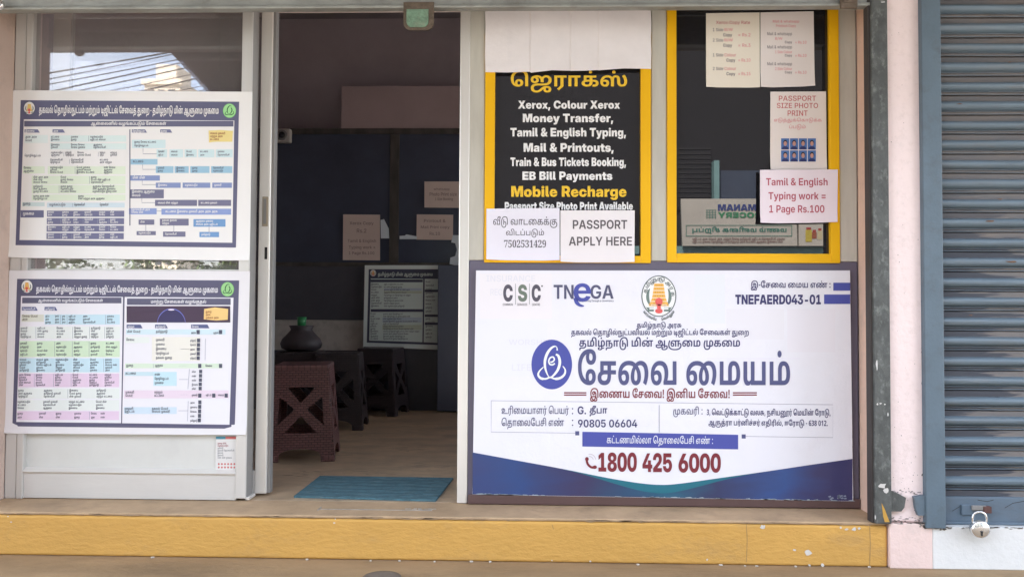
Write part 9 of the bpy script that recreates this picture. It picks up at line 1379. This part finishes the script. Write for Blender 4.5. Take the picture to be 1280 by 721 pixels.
def make_stool(label):
    H, WT, WB = .485, .27, .345; t = thing('stool', label, 'stool', (0, 0, 0), 'woven plastic stools')
    tilt = math.atan2((WB-WT)/2, H); me = side_mesh(WT, WB, H/math.cos(tilt))
    for k in range(4):
        o = link('side_panel', me, t); a = k*math.pi/2
        o.matrix_basis = Matrix.Rotation(a, 4, 'Z') @ Matrix.Translation((0, -WB/2, 0)) @ Matrix.Rotation(math.pi/2-tilt, 4, 'X')
    b_ = MB(); b_.box(-WT/2-.008, WT/2+.008, -WT/2-.008, WT/2+.008, H-.004, H+.022, m_rat, .01, 3); b_.build('seat', t)
    for sx_ in (-1, 1):
        for sy_ in (-1, 1):
            b_ = MB(); x, y_ = sx_*(WB/2-.022), sy_*(WB/2-.022); b_.box(x-.03, x+.03, y_-.03, y_+.03, 0, .035, m_rat, .01, 3); b_.build('foot', t)
    return t
spots = [(PF(368, 577, 0), .16, 'reddish brown woven stool with crossed cut outs nearest the doorway'),
         (PF(416, 538, 0), .10, 'dark woven stool directly behind the nearest stool'),
         (PF(470, 520, 0), -.15, 'farthest dark woven stool close to the indoor poster'),
         (PF(366, 533, 0), .05, 'dark woven stool carrying the dark pot')]
DARK = {}
proto = make_stool(spots[0][2])
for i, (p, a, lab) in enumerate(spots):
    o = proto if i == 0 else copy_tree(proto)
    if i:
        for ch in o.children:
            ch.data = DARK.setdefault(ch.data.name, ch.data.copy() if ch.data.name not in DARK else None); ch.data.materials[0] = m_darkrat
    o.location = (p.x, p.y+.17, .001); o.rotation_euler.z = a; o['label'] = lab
pot_at = Vector((spots[3][0].x, spots[3][0].y+.17, .508))
m_pot = mat('black_clay', (.05, .04, .045), .6, var=.2, vscale=10)
pt = MB(); pt.lathe([(.09, 0), (.135, .02), (.145, .052), (.132, .085), (.10, .118), (.076, .145), (.074, .155), (.088, .18), (.08, .18), (.066, .16)], pot_at, m_pot, 36)
tag(pt.build('water_pot'), 'dark round shouldered water pot on a stool at the back', 'pot')
b = MB(); tp = pot_at+Vector((.0, 0, .17)); b.lathe([(.028, 0), (.033, .07), (.03, .07), (.026, .004)], tp, mat('green_plastic', (.04, .24, .09), .3), 28); tag(b.build('tumbler'), 'green plastic tumbler upended on the dark pot', 'tumbler')
# doormat
m_mat = mat('teal_doormat', (.085, .19, .235), .95, var=.45, vscale=45, bump=1.0, bscale=180, dirt=(.24, .32, .33), dirt_amt=.7, dirt_scale=24, stretch=(.5, 2.4, 1))
b = MB(); q = [PF(*p, 0) for p in ((367.5, 622), (544.5, 627), (566.5, 599), (400, 596.5))]; b.prism(q, Vector((0, 0, .001)), Vector((0, 0, .009)), m_mat)
m_mats = mat('teal_mat_stripe', (.06, .145, .185), .95, bump=.6, bscale=120)
dm = b.build('mat_body', thing('doormat', 'teal ribbed doormat lying inside the doorway', 'doormat', (-.7, .25, 0)))
b = MB()
def mq(u, v): return q[0].lerp(q[1], u).lerp(q[3].lerp(q[2], u), v)+Vector((0, 0, .0095))
for k in range(5):
    v = .2+k*.15; b.face([mq(.12, v), mq(.88, v), mq(.88, v+.03), mq(.12, v+.03)], m_mats)
b.build('stripe', dm.parent)
b = MB(); random.seed(61)
for k in range(420):                                           # frayed fibres round the rim
    e = random.randrange(4); A_, B_ = q[e], q[(e+1) % 4]; p0 = A_.lerp(B_, random.random())+Vector((0, 0, .006)); out = (p0-(q[0]+q[2])/2).normalized()*random.uniform(.003, .012)
    sd = (B_-A_).normalized()*.0012; b.face([p0-sd, p0+sd, p0+out+Vector((random.uniform(-.004, .004), random.uniform(-.004, .004), random.uniform(-.004, .004)))], m_mat)
b.build('fringe', dm.parent, fix=False)
# round cast patch in the ground before the step
c = PF(477, 723, -.17); b = MB(); b.lathe([(.072, .002), (.07, .006), (.05, .008), (.002, .0085)], Vector((c.x, c.y, -.17)), mat('grey_stone', (.15, .125, .10), .9, var=.2, vscale=20, bump=.4), 28)
tag(b.build('stone_disc'), 'round grey stone disc set in the ground before the step', 'stone')
